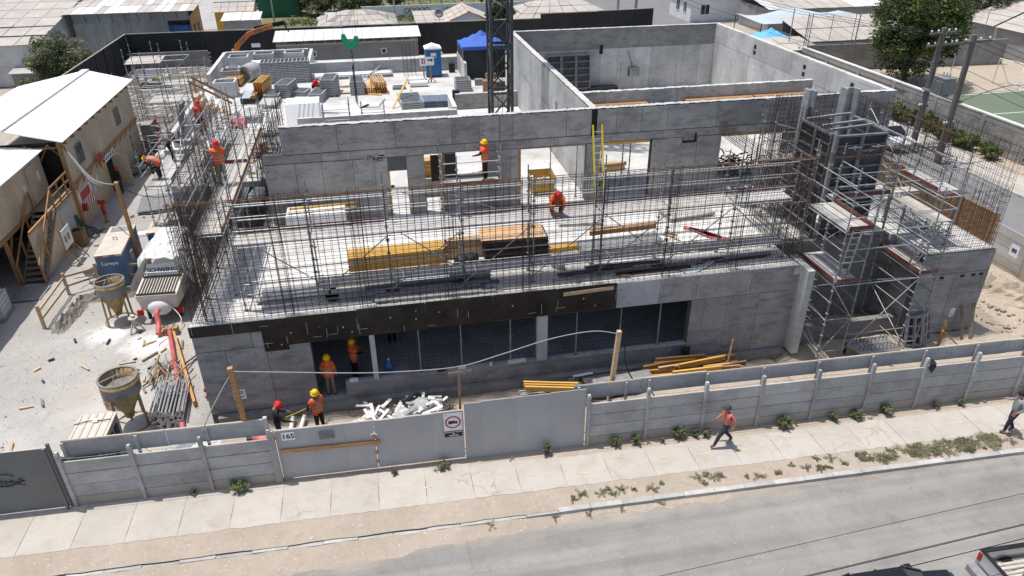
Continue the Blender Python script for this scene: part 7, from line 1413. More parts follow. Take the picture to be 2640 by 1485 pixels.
# ------------------------------------------------------------------ neighbouring buildings
def roof_patch(parent, A, B, C, D, nu, nv, mts, t_=.03):
    A, B, C, D = V(*A), V(*B), V(*C), V(*D)
    def q(u, v): return A.lerp(B, u).lerp(D.lerp(C, u), v)
    for j in range(nv):
        for i in range(nu):
            e = .02/max(1, nu); f = .01
            o = rnd.uniform(0, .02); up = V(0, 0, o)
            MB().slab(q(i/nu+e, j/nv+f)+up, q((i+1)/nu-e, j/nv+f)+up, q((i+1)/nu-e, (j+1)/nv-f)+up, q(i/nu+e, (j+1)/nv-f)+up, t_).build('roof_sheet', rnd.choice(mts), parent)
def house(label, x0, y0, x1, y1, h, rise, roof='gable_x', mts=('corr_beige',), wall='wall_white', wins=(), nu=5, nv=2, ov=.35, name='house', cat='house', chim=None):
    t = thing(name, label, cat, (x0, y0, 0)); w, d = x1-x0, y1-y0
    MB().box(0, 0, -.1, w, .15, h).build('wall', wall, t); MB().box(0, d-.15, -.1, w, d, h).build('wall', wall, t); MB().box(0, .15, -.1, .15, d-.15, h).build('wall', wall, t); MB().box(w-.15, .15, -.1, w, d-.15, h).build('wall', wall, t)
    a, b, c, e = -ov, w+ov, -ov, d+ov
    if roof == 'gable_x':    # ridge along x
        roof_patch(t, (a, c, h+.03), (b, c, h+.03), (b, d/2, h+rise), (a, d/2, h+rise), nu, nv, mts); roof_patch(t, (b, e, h+.03), (a, e, h+.03), (a, d/2, h+rise), (b, d/2, h+rise), nu, nv, mts)
        for x in (0, w-.15): MB().add([(x, 0, h), (x, d, h), (x, d/2, h+rise-.06), (x+.15, 0, h), (x+.15, d, h), (x+.15, d/2, h+rise-.06)], [(0, 2, 1), (3, 4, 5), (0, 3, 5, 2), (1, 2, 5, 4)]).build('gable', wall, t)
        MB().beam((a, d/2, h+rise+.03), (b, d/2, h+rise+.03), .3, .05).build('ridge_cap', mts[0], t)
    elif roof == 'gable_y':
        roof_patch(t, (w/2, c, h+rise), (b, c, h+.03), (b, e, h+.03), (w/2, e, h+rise), nu, nv, mts); roof_patch(t, (a, c, h+.03), (w/2, c, h+rise), (w/2, e, h+rise), (a, e, h+.03), nu, nv, mts)
        for y in (0, d-.15): MB().add([(0, y, h), (w, y, h), (w/2, y, h+rise-.06), (0, y+.15, h), (w, y+.15, h), (w/2, y+.15, h+rise-.06)], [(0, 1, 2), (3, 5, 4), (0, 2, 5, 3), (1, 4, 5, 2)]).build('gable', wall, t)
        MB().beam((w/2, c, h+rise+.03), (w/2, e, h+rise+.03), .3, .05).build('ridge_cap', mts[0], t)
    elif roof == 'mono': roof_patch(t, (a, c, h+.05), (b, c, h+.05), (b, e, h+rise), (a, e, h+rise), nu, nv, mts); MB().box(0, d-.15, h, w, d, h+rise-.08).build('wall', wall, t)
    elif roof == 'hip':
        r = min(w, d)*.42; roof_patch(t, (a, c, h+.03), (b, c, h+.03), (b-r, d/2, h+rise), (a+r, d/2, h+rise), nu, nv, mts); roof_patch(t, (b, e, h+.03), (a, e, h+.03), (a+r, d/2, h+rise), (b-r, d/2, h+rise), nu, nv, mts)
        roof_patch(t, (a, e, h+.03), (a, c, h+.03), (a+r, d/2, h+rise), (a+r-.01, d/2+.01, h+rise), 2, nv, mts); roof_patch(t, (b, c, h+.03), (b, e, h+.03), (b-r, d/2, h+rise), (b-r-.01, d/2+.01, h+rise), 2, nv, mts)
    for (side, p, z, ww, hh) in wins:
        if side == 'f': wn = MB().box(p, -.02, z, p+ww, -.001, z+hh).build('window', 'glass_dark', t); MB().box(p-.06, -.05, z-.08, p+ww+.06, -.021, z-.001).build('sill', 'white_paint', wn); MB().box(p+ww/2-.03, -.035, z, p+ww/2+.03, -.021, z+hh).build('mullion', 'white_paint', wn)
        elif side == 'l': wn = MB().box(-.02, p, z, -.001, p+ww, z+hh).build('window', 'glass_dark', t); MB().box(-.05, p-.06, z-.08, -.021, p+ww+.06, z-.001).build('sill', 'white_paint', wn); MB().box(-.035, p+ww/2-.03, z, -.021, p+ww/2+.03, z+hh).build('mullion', 'white_paint', wn)
        elif side == 'd': MB().box(p, -.03, 0, p+ww, -.001, hh).build('door', 'wood', t)
    if chim: MB().box(*chim).build('chimney', 'wall_grey', t)
    return t
BG = ('corr_beige', 'corr_beige', 'corr_pink'); B1 = ('corr_beige',)
wh = thing('warehouse', 'long warehouse with patched beige corrugated roof and stained white wall', 'building', (-31.6, 79, 0))
MB().box(-40, 0, -.1, 0, .25, 3.7).build('wall', 'render_white', wh); MB().box(-.25, .25, -.1, 0, 40, 3.7).build('wall', 'render_white', wh); roof_patch(wh, (-40, -.5, 3.75), (.4, -.5, 3.75), (.4, 20, 6.6), (-40, 20, 6.6), 20, 7, B1); roof_patch(wh, (-40, 20, 6.6), (.4, 20, 6.6), (.4, 40, 3.75), (-40, 40, 3.75), 14, 5, B1)
MB().add([(0, .2, 3.7), (0, 39.8, 3.7), (0, 20, 6.5)], [(0, 1, 2)]).build('gable', 'render_white', wh)
sx = thing('lean_to', 'small concrete hut with sloping slab roof beside the warehouse wall', 'hut', (-33.6, 77.2, 0)); MB().box(0, 0, -.1, 2.6, 1.8, 1.5).build('walls', 'wall_grey', sx); MB().slab((-.2, -.2, 1.5), (2.8, -.2, 1.5), (2.8, 1.9, 1.8), (-.2, 1.9, 1.8), .1).build('roof', 'concrete_room', sx)
house('low tin-roofed hut with a grey wall at the left edge', -40, 68, -34.5, 73, 1.6, .5, 'mono', B1, 'wall_grey', (), 4, 2)
# workshop: corrugated front in three colours, tan boarded end
ws = thing('workshop', 'corrugated workshop with pale, grey-blue and blue front and tan boarded end', 'building', (-30.8, 88.2, 0)); ws.scale = (.88, 1, 1.24)
secs = [(0, 4.2, 'corr_palegreen'), (4.2, 10.8, 'corr_grey'), (10.8, 13.4, 'corr_blue')]
for a, b, mt in secs:
    x = a
    while x < b-.05: MB().box(x+.01, -rnd.uniform(.0, .03), -.1, min(x+.3, b)-.01, .12, 3.3 if mt != 'corr_blue' else 2.9).build('wall_sheet', mt, ws); x += .3
x = 0
while x < 13.3: MB().box(x, .0, 3.31, min(x+1.5, 13.4)-.02, .1, 4.1).build('fascia_sheet', 'corr_grey', ws); MB().beam((x+.1, -.1, 3.4), (x+.1, -.5, 4.05), .05, .05, (1, 0, 0)).build('bracket', 'steel_dark', ws); x += 1.5
for k_ in range(22): MB().box(13.4, .1+.26*k_, -.1, 13.5, .34+.26*k_, 3.6+.02*k_).build('end_board', 'brick_tan', ws)
for y in (1.0, 3.2): w_ = MB().box(13.5, y, 1.6, 13.54, y+1.1, 2.8).build('window', 'glass_dark', ws); MB().box(13.54, y+.5, 1.6, 13.56, y+.6, 2.8).build('mullion', 'brick_tan', w_)
roof_patch(ws, (-.8, -.8, 4.15), (14.3, -.8, 4.15), (14.3, 6.2, 4.6), (-.8, 6.2, 4.6), 16, 2, ('corr_white', 'corr_beige')); MB().box(0, 5.8, -.1, 13.4, 5.9, 4.4).build('wall', 'corr_grey', ws)
house('small yellow-walled house with beige roof beside the workshop', -19.2, 104, -14.6, 109, 2.6, .9, 'gable_x', B1, 'wall_yellow', (('f', 1.0, 1.0, 1.2, 1.0),), 5, 2); house('little grey lean-to shed by the utility poles', -17.2, 98, -13.2, 101, 2.4, .5, 'mono', ('corr_white',), 'corr_grey', (), 4, 1, name='shed', cat='shed')
house('dark green stall with a pale roof beyond the utility poles', -15.3, 116.5, -9.5, 121, 2.7, .7, 'mono', ('corr_white',), 'green_paint', (), 4, 1, name='stall', cat='stall')
for i in range(5): tag(MB().add([V(-6.5+1.3*i, 119, 2.2+rnd.uniform(-.3, .6)), V(-5.2+1.3*i, 118, 1.9), V(-5.0+1.3*i, 121, 2.6), V(-6.3+1.3*i, 122, 2.9)], [(0, 1, 2, 3)]).build('dark_awning', 'black_plastic'), 'torn dark awning sheet by the green stall', 'awning', 'torn dark awnings')
house('bungalow with a worn grey-brown hip roof behind the grey container', -5.3, 88.6, 3.3, 96.5, 2.7, 1.25, 'hip', ('corr_beige', 'block_concrete', 'corr_beige'), 'wall_grey', (('f', 1.2, 1.0, 1.4, 1.1),), 8, 3)
house('white-walled house with pink-red tin roof left of the crane mast', 9.3, 89, 14.5, 95.5, 2.6, 1.25, 'gable_y', ('corr_pink',), 'wall_white', (('f', 4.5, .9, 1.0, 1.1),), 4, 3); house('low beige-roofed annex with satellite dish beside the pink roof', 6.0, 88.4, 9.0, 95.5, 2.5, .6, 'mono', B1, 'wall_white', (), 3, 3)
house('wide house with pale beige hip roof behind the crane mast', 17.3, 87.5, 29.4, 96, 2.8, 1.6, 'hip', B1, 'wall_white', (), 6, 3)
house('white house with two dark windows and a long pale roof', 44.0, 98.5, 53, 106, 3.0, 1.4, 'gable_y', ('corr_beige', 'corr_white'), 'wall_white', (('l', 1.6, 1.0, .9, 1.3), ('l', 4.0, 1.0, 1.1, 1.3), ('f', 1.5, .9, 1.2, 1.2)), 5, 3)
house('long low house with pale roof behind the grey shade cloth', 50, 88, 66, 96, 2.8, 1.3, 'mono', ('corr_beige', 'corr_white'), 'wall_grey', (), 10, 2)
house('block-walled hall with pale roof and white patched gable', 62, 97, 78, 112, 4.2, 2.4, 'gable_y', B1, 'block_concrete', (), 6, 4)
house('long shed with pinkish pale roof behind the boundary wall', 45.4, 70.6, 57.5, 77, 2.3, 1.4, 'mono', ('corr_beige',), 'wall_grey', (), 9, 2); house('lower pale-roofed shed touching the site boundary corner', 38.6, 68.5, 44.9, 72.5, 2.0, .5, 'mono', B1, 'wall_grey', (), 4, 2)
house('red-roofed house far up the back road', 46, 140, 62, 150, 3, 2, 'gable_x', ('wall_red',), 'wall_red', (), 6, 2); house('grey-walled house with beige roof at the far right', 78, 88, 92, 99, 3.2, 1.6, 'gable_x', B1, 'render_white', (), 6, 2); house('shed with steep pale roof at the right edge beyond the goal', 68, 62, 78, 76, 2.8, 2.2, 'gable_y', B1, 'wall_grey', (), 5, 3)
house('low warehouse roof along the far side of the back street', -60, 150, -20, 165, 4, 2, 'gable_x', ('corr_white',), 'wall_white', (), 12, 2); house('pale shed row across the far street at right', 70, 130, 110, 150, 4, 2, 'gable_x', ('corr_white',), 'wall_white', (), 12, 2)
bk = thing('white_graffiti_wall', 'long white wall with black graffiti beside the back street', 'wall', (-.5, 112, 0)); 
for i in range(10): MB().box(2.9*i, 0, -.1, 2.9*i+2.88, .18, 1.55).build('wall_panel', 'wall_white', bk); MB().box(2.9*i-.1, -.06, -.1, 2.9*i+.1, -.001, 1.65).build('pilaster', 'wall_white', bk)
for k_ in range(5): scribble('graffiti', (6.4+.75*k_, -.03, .8), (1, 0, 0), [(.3*math.cos(a)*(1+.2*math.sin(3*a)), .38*math.sin(a)) for a in [i*.5 for i in range(14)]], .05, 'ink_faded', bk)
text('AURELIO', .6, 'ink_faded', 'graffiti', bk, frame((12.6, -.03, .95), (1, 0, 0), (0, 0, 1)), .0)
for i, (px, py, sx_, sy_) in enumerate(((0, 0, 5, 0), (5.5, 1, 9, 0))): pass
net2 = thing('shade_sail', 'grey-blue shade cloth stretched behind the roofless room', 'shade cloth', (43.6, 78.2, 0)); b_ = MB(); vs_ = []
for j in range(5):
    for i in range(11): vs_.append((1.35*i, 1.6*j, 2.9+.35*math.sin(i*.9)*math.sin(j*1.1)+.25*(j/4)))
b_.add(vs_, [(j*11+i, j*11+i+1, (j+1)*11+i+1, (j+1)*11+i) for j in range(4) for i in range(10)], True); b_.build('cloth', 'shade_cloth', net2)
for x in (0, 6.7, 13.5):
    for y in (0, 6.4): MB().tube((x, y, 0), (x, y, 2.95), .05, 6).build('mast', 'steel_dark', net2)
canopy('sky blue canopy tent in the yard beyond the roofless room', (43.0, 74.9, 0), 3.4, 3.4, 2.2, 'tent_sky', .95)
# boundary block wall on the far side of the side street
bl = thing('boundary_wall', 'long grey block boundary wall along the side street', 'wall', (43, 36, 0)); me = MB().box(-.09, -.195, 0, .09, .195, .19).mesh('block', 'block_concrete'); MB().box(-.02, -8, -.1, .1, 32.2, 2.2).build('core', 'block_concrete', bl)
for k_ in range(9):
    for i in range(32): inst('block', me, bl, (-.03+rnd.uniform(-.008, .004), -.5+.4*i*1+(k_ % 2)*.2+4, .02+.205*k_))
MB().box(-.13, -8, 1.88, .13, 32.2, 2.3).build('rough_band', 'block_concrete', bl); MB().box(-.16, -8, 2.3, .16, 32.2, 2.4).build('coping', 'render_white', bl)
for i in range(9): MB().box(-.17, -7.5+5*i, -.1, -.131, -7.15+5*i, 2.28).build('pier', 'block_concrete', bl)
for (y) in (67.5, 68.2, 71): tag(MB().tube((43.0, y, 0), (43.0, y, 5.6), .05, 6).build('fence_pole', 'galv_dull'), 'tall thin post of the wire screen above the boundary wall', 'post', 'posts of the wire screen')
pf = thing('wire_screen', 'tall wire mesh screen on posts above the pitch wall', 'fence', (43.2, 68.2, 0))
for i in range(9): MB().tube((2.4*i, -.15*i, 0), (2.4*i, -.15*i, 5.4), .035, 5).build('post', 'galv_dull', pf)
for z in (2.6, 5.4): MB().tube((0, 0, z), (19.2, -1.2, z), .02, 5).build('rail', 'galv_dull', pf)
for i in range(70): MB().tube((.27*i, -.0625*.27*i, 2.6), (.27*i, -.0625*.27*i, 5.4), .006, 3, cap=False).build('wire', 'galv_dull', pf)
pw = thing('pitch_wall', 'dark grey block wall closing the far side of the pitch', 'wall', (43.3, 68.0, 0))
for i in range(9): MB().slab((2.45*i, -.16*i, -.1), (2.45*i+2.43, -.16*(i+1), -.1), (2.45*i+2.43, -.16*(i+1), 2.5), (2.45*i, -.16*i, 2.5), .2).build('wall_bay', 'wall_grey', pw)
# pitch
sheet('pitch_ground', [(43.2, 36), (90, 36), (90, 68), (43.2, 68)], -.06, 'sand_dirt'); sheet('pitch', [(46.5, 30), (88, 30), (84, 57.5), (47.5, 56.5)], -.03, 'turf')
for a, b in (((47.5, 56.2), (84, 57.2)), ((49, 50.5), (60, 50.5)), ((60, 50.5), (61, 56.4)), ((46.9, 45), (84, 46)), ((60, 30), (62, 56.6))): tag(MB().beam((*a, -.022), (*b, -.022), .1, .006).build('pitch_line', 'line_paint'), kind='structure')
gl = thing('goal_frame', 'white football goal frame at the end of the green pitch', 'goal', (58.4, 57.9, 0)); 
for pts in ([(-.3, -1.3, 0), (-.3, -1.3, 2.3), (-.3, 1.6, 2.3), (-.3, 1.6, 0)], [(-.3, -1.3, 2.3), (1.4, -1.3, 0), (-.3, -1.3, 0)], [(-.3, 1.6, 2.3), (1.4, 1.6, 0), (1.4, -1.3, 0)]): MB().path(pts, .05, 6).build('tube', 'white_paint', gl)
g2_ = thing('goal_frame', 'small white goal frame near the big tree', 'goal', (53.5, 63.2, 0)); MB().path([(0, 0, 0), (0, 0, 2.1), (2.6, -.4, 2.1), (2.6, -.4, 0)], .05, 6).build('tube', 'white_paint', g2_); MB().tube((0, 0, 2.1), (.3, 1.2, 0), .05, 6).build('tube', 'white_paint', g2_)
sbn = thing('pitch_barrier', 'low dark green barrier along the pitch touchline', 'barrier', (46, 44, 0))
for i in range(7): MB().slab((.0, -2.0*i, 0), (.0, -2.0*i-1.95, 0), (.05, -2.0*i-1.95, .8), (.05, -2.0*i, .8), .05).build('barrier_panel', 'green_paint', sbn); MB().box(-.05, -2.0*i-.05, 0, .1, -2.0*i+.05, .95).build('post', 'steel_dark', sbn)
# right site hoarding: precast boards then strand board
fence_run('side_fence', 'grey concrete board fence on the side street edge of the site', [19.5+BAY*i for i in range(5)], 30.0, alongY=True, ztop=2.05, posts_h=2.2, rows=5); oh = thing('strand_hoarding', 'orange strand board hoarding along the side street', 'hoarding', (30.0, 27.8, 0))
for i in range(14): MB().box(-.02, 1.22*i+.005, .0, .02, 1.22*i+1.215, 2.4+rnd.uniform(-.03, .03)).build('board', 'osb_orange', oh)
for i in range(8): MB().box(-.1, 2.44*i-.04, -.1, -.021, 2.44*i+.04, 2.5).build('post', 'wood', oh)
ns = board_sign('posted_notice', 'small white notice on a timber back at the side fence', V(29.5, 25.9, 1.4), .5, .6, (0, -1, 0)); MB().box(-.15, -.1, .001, .15, .1, .004).build('print', 'blue_paint', ns)
# utility poles
def util_pole(label, x, y, h, arms=(), r=.16, mt='pole_wood', name='utility_pole'):
    t = thing(name, label, 'utility pole', (x, y, 0)); MB().tube((0, 0, -.1), (0, 0, h), r, 10, r*.72).build('pole', mt, t)
    for (z, Ln, a) in arms:
        dx, dy = math.cos(R(a)), math.sin(R(a)); MB().beam((-dx*Ln/2, -dy*Ln/2, z), (dx*Ln/2, dy*Ln/2, z), .1, .12).build('crossarm', mt, t)
        for k_ in (-.45, -.2, .2, .45): MB().lathe((dx*Ln*k_, dy*Ln*k_, z+.06), [(.03, 0), (.03, .06), (.07, .07), (.06, .16), (.02, .2), (0, .2)], 8).build('insulator', 'white_paint', t)
    return t
u1 = util_pole('left pole of the transformer pair beside the side street', 38.3, 44.5, 8.25, ((7.9, 2.4, 10), (7.1, 2.4, 10), (2.9, .9, 10)), .24); u2 = util_pole('right pole of the transformer pair beside the side street', 37.75, 41.15, 8.4, ((7.95, 3.2, 10), (2.6, 1.0, 10)), .24)
tr = thing('transformer', 'grey pole transformer on a platform between the two poles', 'transformer', (38.0, 42.8, 4.25)); MB().beam((0, -1.9, -.1), (.1, 1.9, -.1), .25, .14).build('platform', 'galv_dull', tr); MB().box(-.42, -.5, 0, .42, .5, 1.05).build('tank', 'grey_panel', tr); MB().box(-.46, -.55, 1.05, .46, .55, 1.12).build('lid', 'grey_panel', tr)
for i in range(6): MB().box(-.6, -.42+.15*i, .1, -.421, -.36+.15*i, .9).build('cooling_fin', 'grey_panel', tr)
for i in range(3): MB().lathe((0, -.3+.3*i, 1.12), [(.05, 0), (.07, .05), (.04, .1), (.07, .15), (.04, .2), (.07, .25), (.02, .35), (0, .36)], 8).build('bushing', 'white_paint', tr)
MB().box(-.44, -.2, .25, -.425, .2, .75).build('plate', 'white_paint', tr)
la = thing('street_lamp', 'curved street lamp arm reaching from the right transformer pole', 'street lamp', (37.75, 41.15, 4.0)); MB().path(smooth([(0, 0, 0), (.9, -1.0, .9), (1.8, -2.0, 1.6), (2.4, -2.6, 1.7)]), .035, 6).build('arm', 'galv_dull', la); MB().obox((2.7, -2.9, 1.7), (.25, -.25, 0), (.06, .06, 0), (0, 0, .05)).build('lamp_head', 'galv', la)
for k_, (z, c_) in enumerate(((8.1, 'cable_black'), (8.1, 'cable_black'), (8.1, 'cable_black'), (6.2, 'cable_black'), (5.6, 'cable_black'))):
    off = -.9+.9*k_ if k_ < 3 else 0
    for (ya, yb, xa, xb) in ((41.2, 98, 37.9, 36+.3*k_), (41.2, 0, 37.9, 37.5)):
        wire('overhead_wire', [(xa+off, ya, z), (xb+off, yb, z-.8)], .016, c_, 'thin overhead wire running along the side street', 'wire', .9, 12, 'overhead wires of the side street')
m1 = util_pole('left pole of the double pole by the back road', 32.8, 96.6, 9, ((6.2, 1.0, 5),), .22, 'concrete_room'); m2 = util_pole('right pole of the double pole by the back road', 35.4, 96.8, 9, ((6.2, 1.0, 5),), .22, 'concrete_room'); tag(MB().box(33, 96.5, 4.6, 35.2, 96.9, 4.85).build('pole_beam', 'galv_dull'), 'beam joining the double pole by the back road', 'beam')
tag(MB().box(33.6, 96.3, 4.86, 34.7, 97.1, 6.0).build('transformer_box', 'grey_panel'), 'grey transformer box on the double pole beam', 'transformer')
for (x, y, lab) in ((-15.0, 110, 'slim grey pole left of the green stall'), (-12.6, 110, 'slim grey pole beside the green stall'), (3.6, 97.3, 'thin pole rising behind the bungalow roof')): util_pole(lab, x, y, 8.5, ((7.5, 1.6, 5),), .12, 'concrete_room')
util_pole('slim lamp pole behind the site at the pitch corner', 44.6, 62.5, 6.3, (), .07, 'galv_dull', 'lamp_pole'); util_pole('tall thin floodlight pole at the right edge of the pitch', 57.5, 52, 12, (), .09, 'galv', 'lamp_pole')
for k_ in range(5):
    wire('overhead_wire', [(-60, 112-.5*k_, 8.3-.4*k_), (-12.6, 110, 8.4-.35*k_), (34, 97, 8.6-.3*k_), (90, 80, 8.2-.3*k_)], .014, 'cable_black', 'thin overhead wire crossing behind the site', 'wire', .8, 14, 'overhead wires behind the site')
for k_, (dz, v) in enumerate(((0, 0), (-.18, .1), (-.3, -.06), (.35, .3), (-.62, -.35))):
    wire('street_wire', [(-40, 6.1+v-40*.058, 8.1+dz), (60, 6.1+v+60*.058, 8.1+dz)], .008 if k_ in (1, 2) else .0045, 'cable_black', 'black overhead wire stretched along the front street', 'wire', .35, 30, 'overhead wires of the front street')
ds = thing('satellite_dish', 'grey satellite dish on the annex roof', 'dish', (8.4, 89.2, 3.2)); MB().lathe((0, 0, 0), [(0, 0), (.3, .05), (.55, .16), (.54, .18), (.3, .07), (0, .02)], 14).build('reflector', 'grey_panel', ds, (0, 0, .5), (R(70), 0, 0)); MB().tube((0, 0, -.6), (0, .05, .5), .03, 5).build('stand', 'steel_dark', ds)
# ------------------------------------------------------------------ people
dg = bpy.context.evaluated_depsgraph_get
def lim(a, b, f): return V(*a).lerp(V(*b), f)
def skin_body(name, verts, edges, segmat, root=0, sub=1):
    me = bpy.data.meshes.new(name); me.from_pydata([v[0] for v in verts], edges, []); o = bpy.data.objects.new(name, me); COL.objects.link(o)
    o.modifiers.new('skin', 'SKIN').use_smooth_shade = True
    sd = me.skin_vertices[0].data
    for i, v in enumerate(verts): sd[i].radius = v[1] if isinstance(v[1], tuple) else (v[1], v[1]); sd[i].use_root = (i == root)
    md = o.modifiers.new('sub', 'SUBSURF'); md.levels = sub; md.render_levels = sub
    out = bpy.data.meshes.new_from_object(o.evaluated_get(dg())); bpy.data.objects.remove(o)
    return out
def seg_d(p, a, b):
    ab = b-a; t = max(0, min(1, (p-a).dot(ab)/max(1e-9, ab.length_squared))); return (p-a-ab*t).length
def person(label, loc, rz, pose, shirt='cloth_khaki', pants='denim', vest=None, helmet=None, sleeves=True, hood=None, hair=True, h=1.72, muff=False, stripes=True, name='person', shoes='boot', cap=False, mask=None, shorts=False):
    """local frame: faces +y, right hand +x"""
    J = dict(pelvis=(0, 0, .95), spine=(0, .01, 1.12), chest=(0, .0, 1.32), neck=(0, .0, 1.47), head=(0, .02, 1.57), top=(0, .01, 1.67),
             sl=(-.17, 0, 1.41), el=(-.24, -.03, 1.15), wl=(-.25, .06, .91), sr=(.17, 0, 1.41), er=(.24, -.03, 1.15), wr=(.25, .06, .91),
             hl=(-.085, 0, .9), kl=(-.1, .02, .5), al=(-.11, -.02, .09), tl=(-.12, .12, .04), hr=(.085, 0, .9), kr=(.1, .02, .5), ar=(.11, -.02, .09), tr=(.12, .12, .04))
    J.update(pose); J = {k: V(*v) for k, v in J.items()}; s = h/1.72
    vs_ = []; es = []; idx = {}; cls = []
    def av(n_, p, r): idx[n_] = len(vs_); vs_.append((p, r)); return idx[n_]
    def ae(a, b, c): es.append((idx[a], idx[b])); cls.append((V(*vs_[idx[a]][0]), V(*vs_[idx[b]][0]), c))
    av('pelvis', J['pelvis'], (.172, .13)); av('spine', J['spine'], (.178, .135)); av('chest', J['chest'], (.205, .14)); av('neck', J['neck'], .062); av('head', J['head'], (.078, .095)); av('top', J['top'], (.062, .078))
    ae('pelvis', 'spine', 0); ae('spine', 'chest', 0); ae('chest', 'neck', 0); ae('neck', 'head', 2); ae('head', 'top', 2)
    for sd_ in 'lr':
        av('s'+sd_, J['s'+sd_], .082); av('e'+sd_, J['e'+sd_], .056); av('w'+sd_, J['w'+sd_], .036); ae('chest', 's'+sd_, 0); ae('s'+sd_, 'e'+sd_, 0); ae('e'+sd_, 'w'+sd_, 0 if sleeves else 2)
        d = (J['w'+sd_]-J['e'+sd_]).normalized(); sg = -1 if sd_ == 'l' else 1; side = d.cross(V(sg, 0, 0)); side = side.normalized() if side.length > .1 else V(0, 1, 0)
        pm = J['w'+sd_]+d*.06; av('p'+sd_, pm, (.036, .02)); ae('w'+sd_, 'p'+sd_, 2); curl = V(-sg*.018, 0, 0)
        for k_, (off, ln) in enumerate(((-.027, .062), (-.009, .078), (.009, .074), (.026, .055))):
            q0 = pm+side*off+d*.032; q1 = q0+d*ln*.55+curl*.5; q2 = q1+d*ln*.5+curl
            for m_, (q, r_) in enumerate(((q0, .0095), (q1, .0085), (q2, .0075))): av('f%s%d%d' % (sd_, k_, m_), q, r_)
            ae('p'+sd_, 'f%s%d0' % (sd_, k_), 2); ae('f%s%d0' % (sd_, k_), 'f%s%d1' % (sd_, k_), 2); ae('f%s%d1' % (sd_, k_), 'f%s%d2' % (sd_, k_), 2)
        q0 = J['w'+sd_]+d*.035+side*-.034; q1 = q0+d*.04+side*-.022; av('t0'+sd_, q0, .011); av('t1'+sd_, q1, .009); ae('w'+sd_, 't0'+sd_, 2); ae('t0'+sd_, 't1'+sd_, 2)
        av('h'+sd_, J['h'+sd_], .108); av('k'+sd_, J['k'+sd_], .08); av('a'+sd_, J['a'+sd_], .058); av('t'+sd_, J['t'+sd_], (.048, .034)); ae('pelvis', 'h'+sd_, 1); ae('h'+sd_, 'k'+sd_, 1); ae('k'+sd_, 'a'+sd_, 1 if not shorts else 2); ae('a'+sd_, 't'+sd_, 3)
    hd = J['top']-J['head']; hd.normalize(); fwd = (V(0, 1, 0)-hd*hd.y).normalized(); 
    if 'look' in pose: fwd = (V(*pose['look'])-hd*V(*pose['look']).dot(hd)).normalized()
    av('nose', J['head']+fwd*.105+hd*.005, .014); ae('head', 'nose', 2)
    me = skin_body(name, vs_, es, cls)
    me.materials.clear()
    for m_ in (shirt, pants, 'skin', shoes): me.materials.append(MAT(m_))
    mi = []
    for p in me.polygons:
        c = p.center; best = min(range(len(cls)), key=lambda i: seg_d(c, cls[i][0], cls[i][1])-(.0 if cls[i][2] != 1 else .0)); k_ = cls[best][2]
        if k_ == 0 and (c-J['pelvis']).dot((J['spine']-J['pelvis']).normalized()) < .03 and seg_d(c, J['pelvis'], J['spine']) < .25: k_ = 1
        if k_ == 2 and (c-J['neck']).dot(hd) < .02 and seg_d(c, J['chest'], J['neck']) < .14: k_ = 0
        if k_ == 1 and min((c-J['al']).length, (c-J['ar']).length) < .075: k_ = 3
        mi.append(k_)
    me.polygons.foreach_set('material_index', mi); me.polygons.foreach_set('use_smooth', [True]*len(mi)); me.name = 'body'
    t = thing(name, label, 'person', loc, rz); t.scale = (s, s, s); link(bpy.data.objects.new('body', me), t)
    R_ = Matrix((fwd.cross(hd).normalized(), fwd, hd)).transposed().to_4x4(); R_.translation = J['head']+hd*.03
    if vest:
        b_ = MB(); vm = {}
        up_t = (J['neck']-J['pelvis']).normalized()
        for p, k_ in zip(me.polygons, mi):
            c = p.center; tt = (c-J['pelvis']).dot(up_t)
            if k_ in (0, 1) and -.08 < tt < .56 and seg_d(c, J['pelvis'], J['neck']) < .27 and min(seg_d(c, J['sl'], J['el']), seg_d(c, J['sr'], J['er'])) > .05 and min(seg_d(c, J['hl'], J['kl']), seg_d(c, J['hr'], J['kr'])) > .04:
                f = []
                for vi in p.vertices:
                    if vi not in vm: v = me.vertices[vi]; vm[vi] = len(b_.v); b_.v.append(tuple(v.co+v.normal*.018))
                    f.append(vm[vi])
                b_.f.append(tuple(f)); b_.sm.append(True)
                b_.m.append(0)
        if b_.f: b_.build('vest', [vest, 'vest_stripe'], t)
    if helmet:
        b_ = MB(); b_.lathe((0, 0, 0), [(.0, .155), (.05, .15), (.09, .125), (.118, .07), (.125, .02), (.125, .0)], 14); b_.lathe((0, .0, 0), [(.12, .004), (.15, -.004), (.15, -.01), (.12, -.006)], 14); b_.box(-.075, .12, -.012, .075, .185, .0); o = b_.build('helmet', helmet, t); o.matrix_local = R_ @ Matrix.Translation((0, 0, .035))
        if muff:
            b_ = MB(); 
            for sx in (-1, 1): b_.ball((sx*.125, .0, -.0), .05, .06, .065, 8, 6)
            q = b_.build('ear_muffs', 'helmet_red', t); q.matrix_local = R_ @ Matrix.Translation((-.0, -.05, .06))
    elif cap:
        b_ = MB().lathe((0, 0, 0), [(0, .13), (.06, .12), (.1, .07), (.105, 0)], 12); b_.box(-.07, .08, .0, .07, .19, .012); o = b_.build('cap', 'ink_faded', t); o.matrix_local = R_ @ Matrix.Translation((0, 0, .03))
    if hair and not helmet:
        b_ = MB().ball((0, -.012, .035), .098, .112, .1, 12, 8); o = b_.build('hair', 'hair', t); o.matrix_local = R_ @ Matrix.Translation((0, -.012, .02))
    if hood:
        b_ = MB().lathe((0, -.02, 0), [(.105, .05), (.115, 0), (.125, -.08), (.17, -.17), (.235, -.235), (.2, -.24)], 12); o = b_.build('neck_flap', hood, t); o.matrix_local = R_
    b_ = MB()
    for sx in (-1, 1): b_.ball((sx*.032, .088, .012), .011, .008, .008, 6, 4)
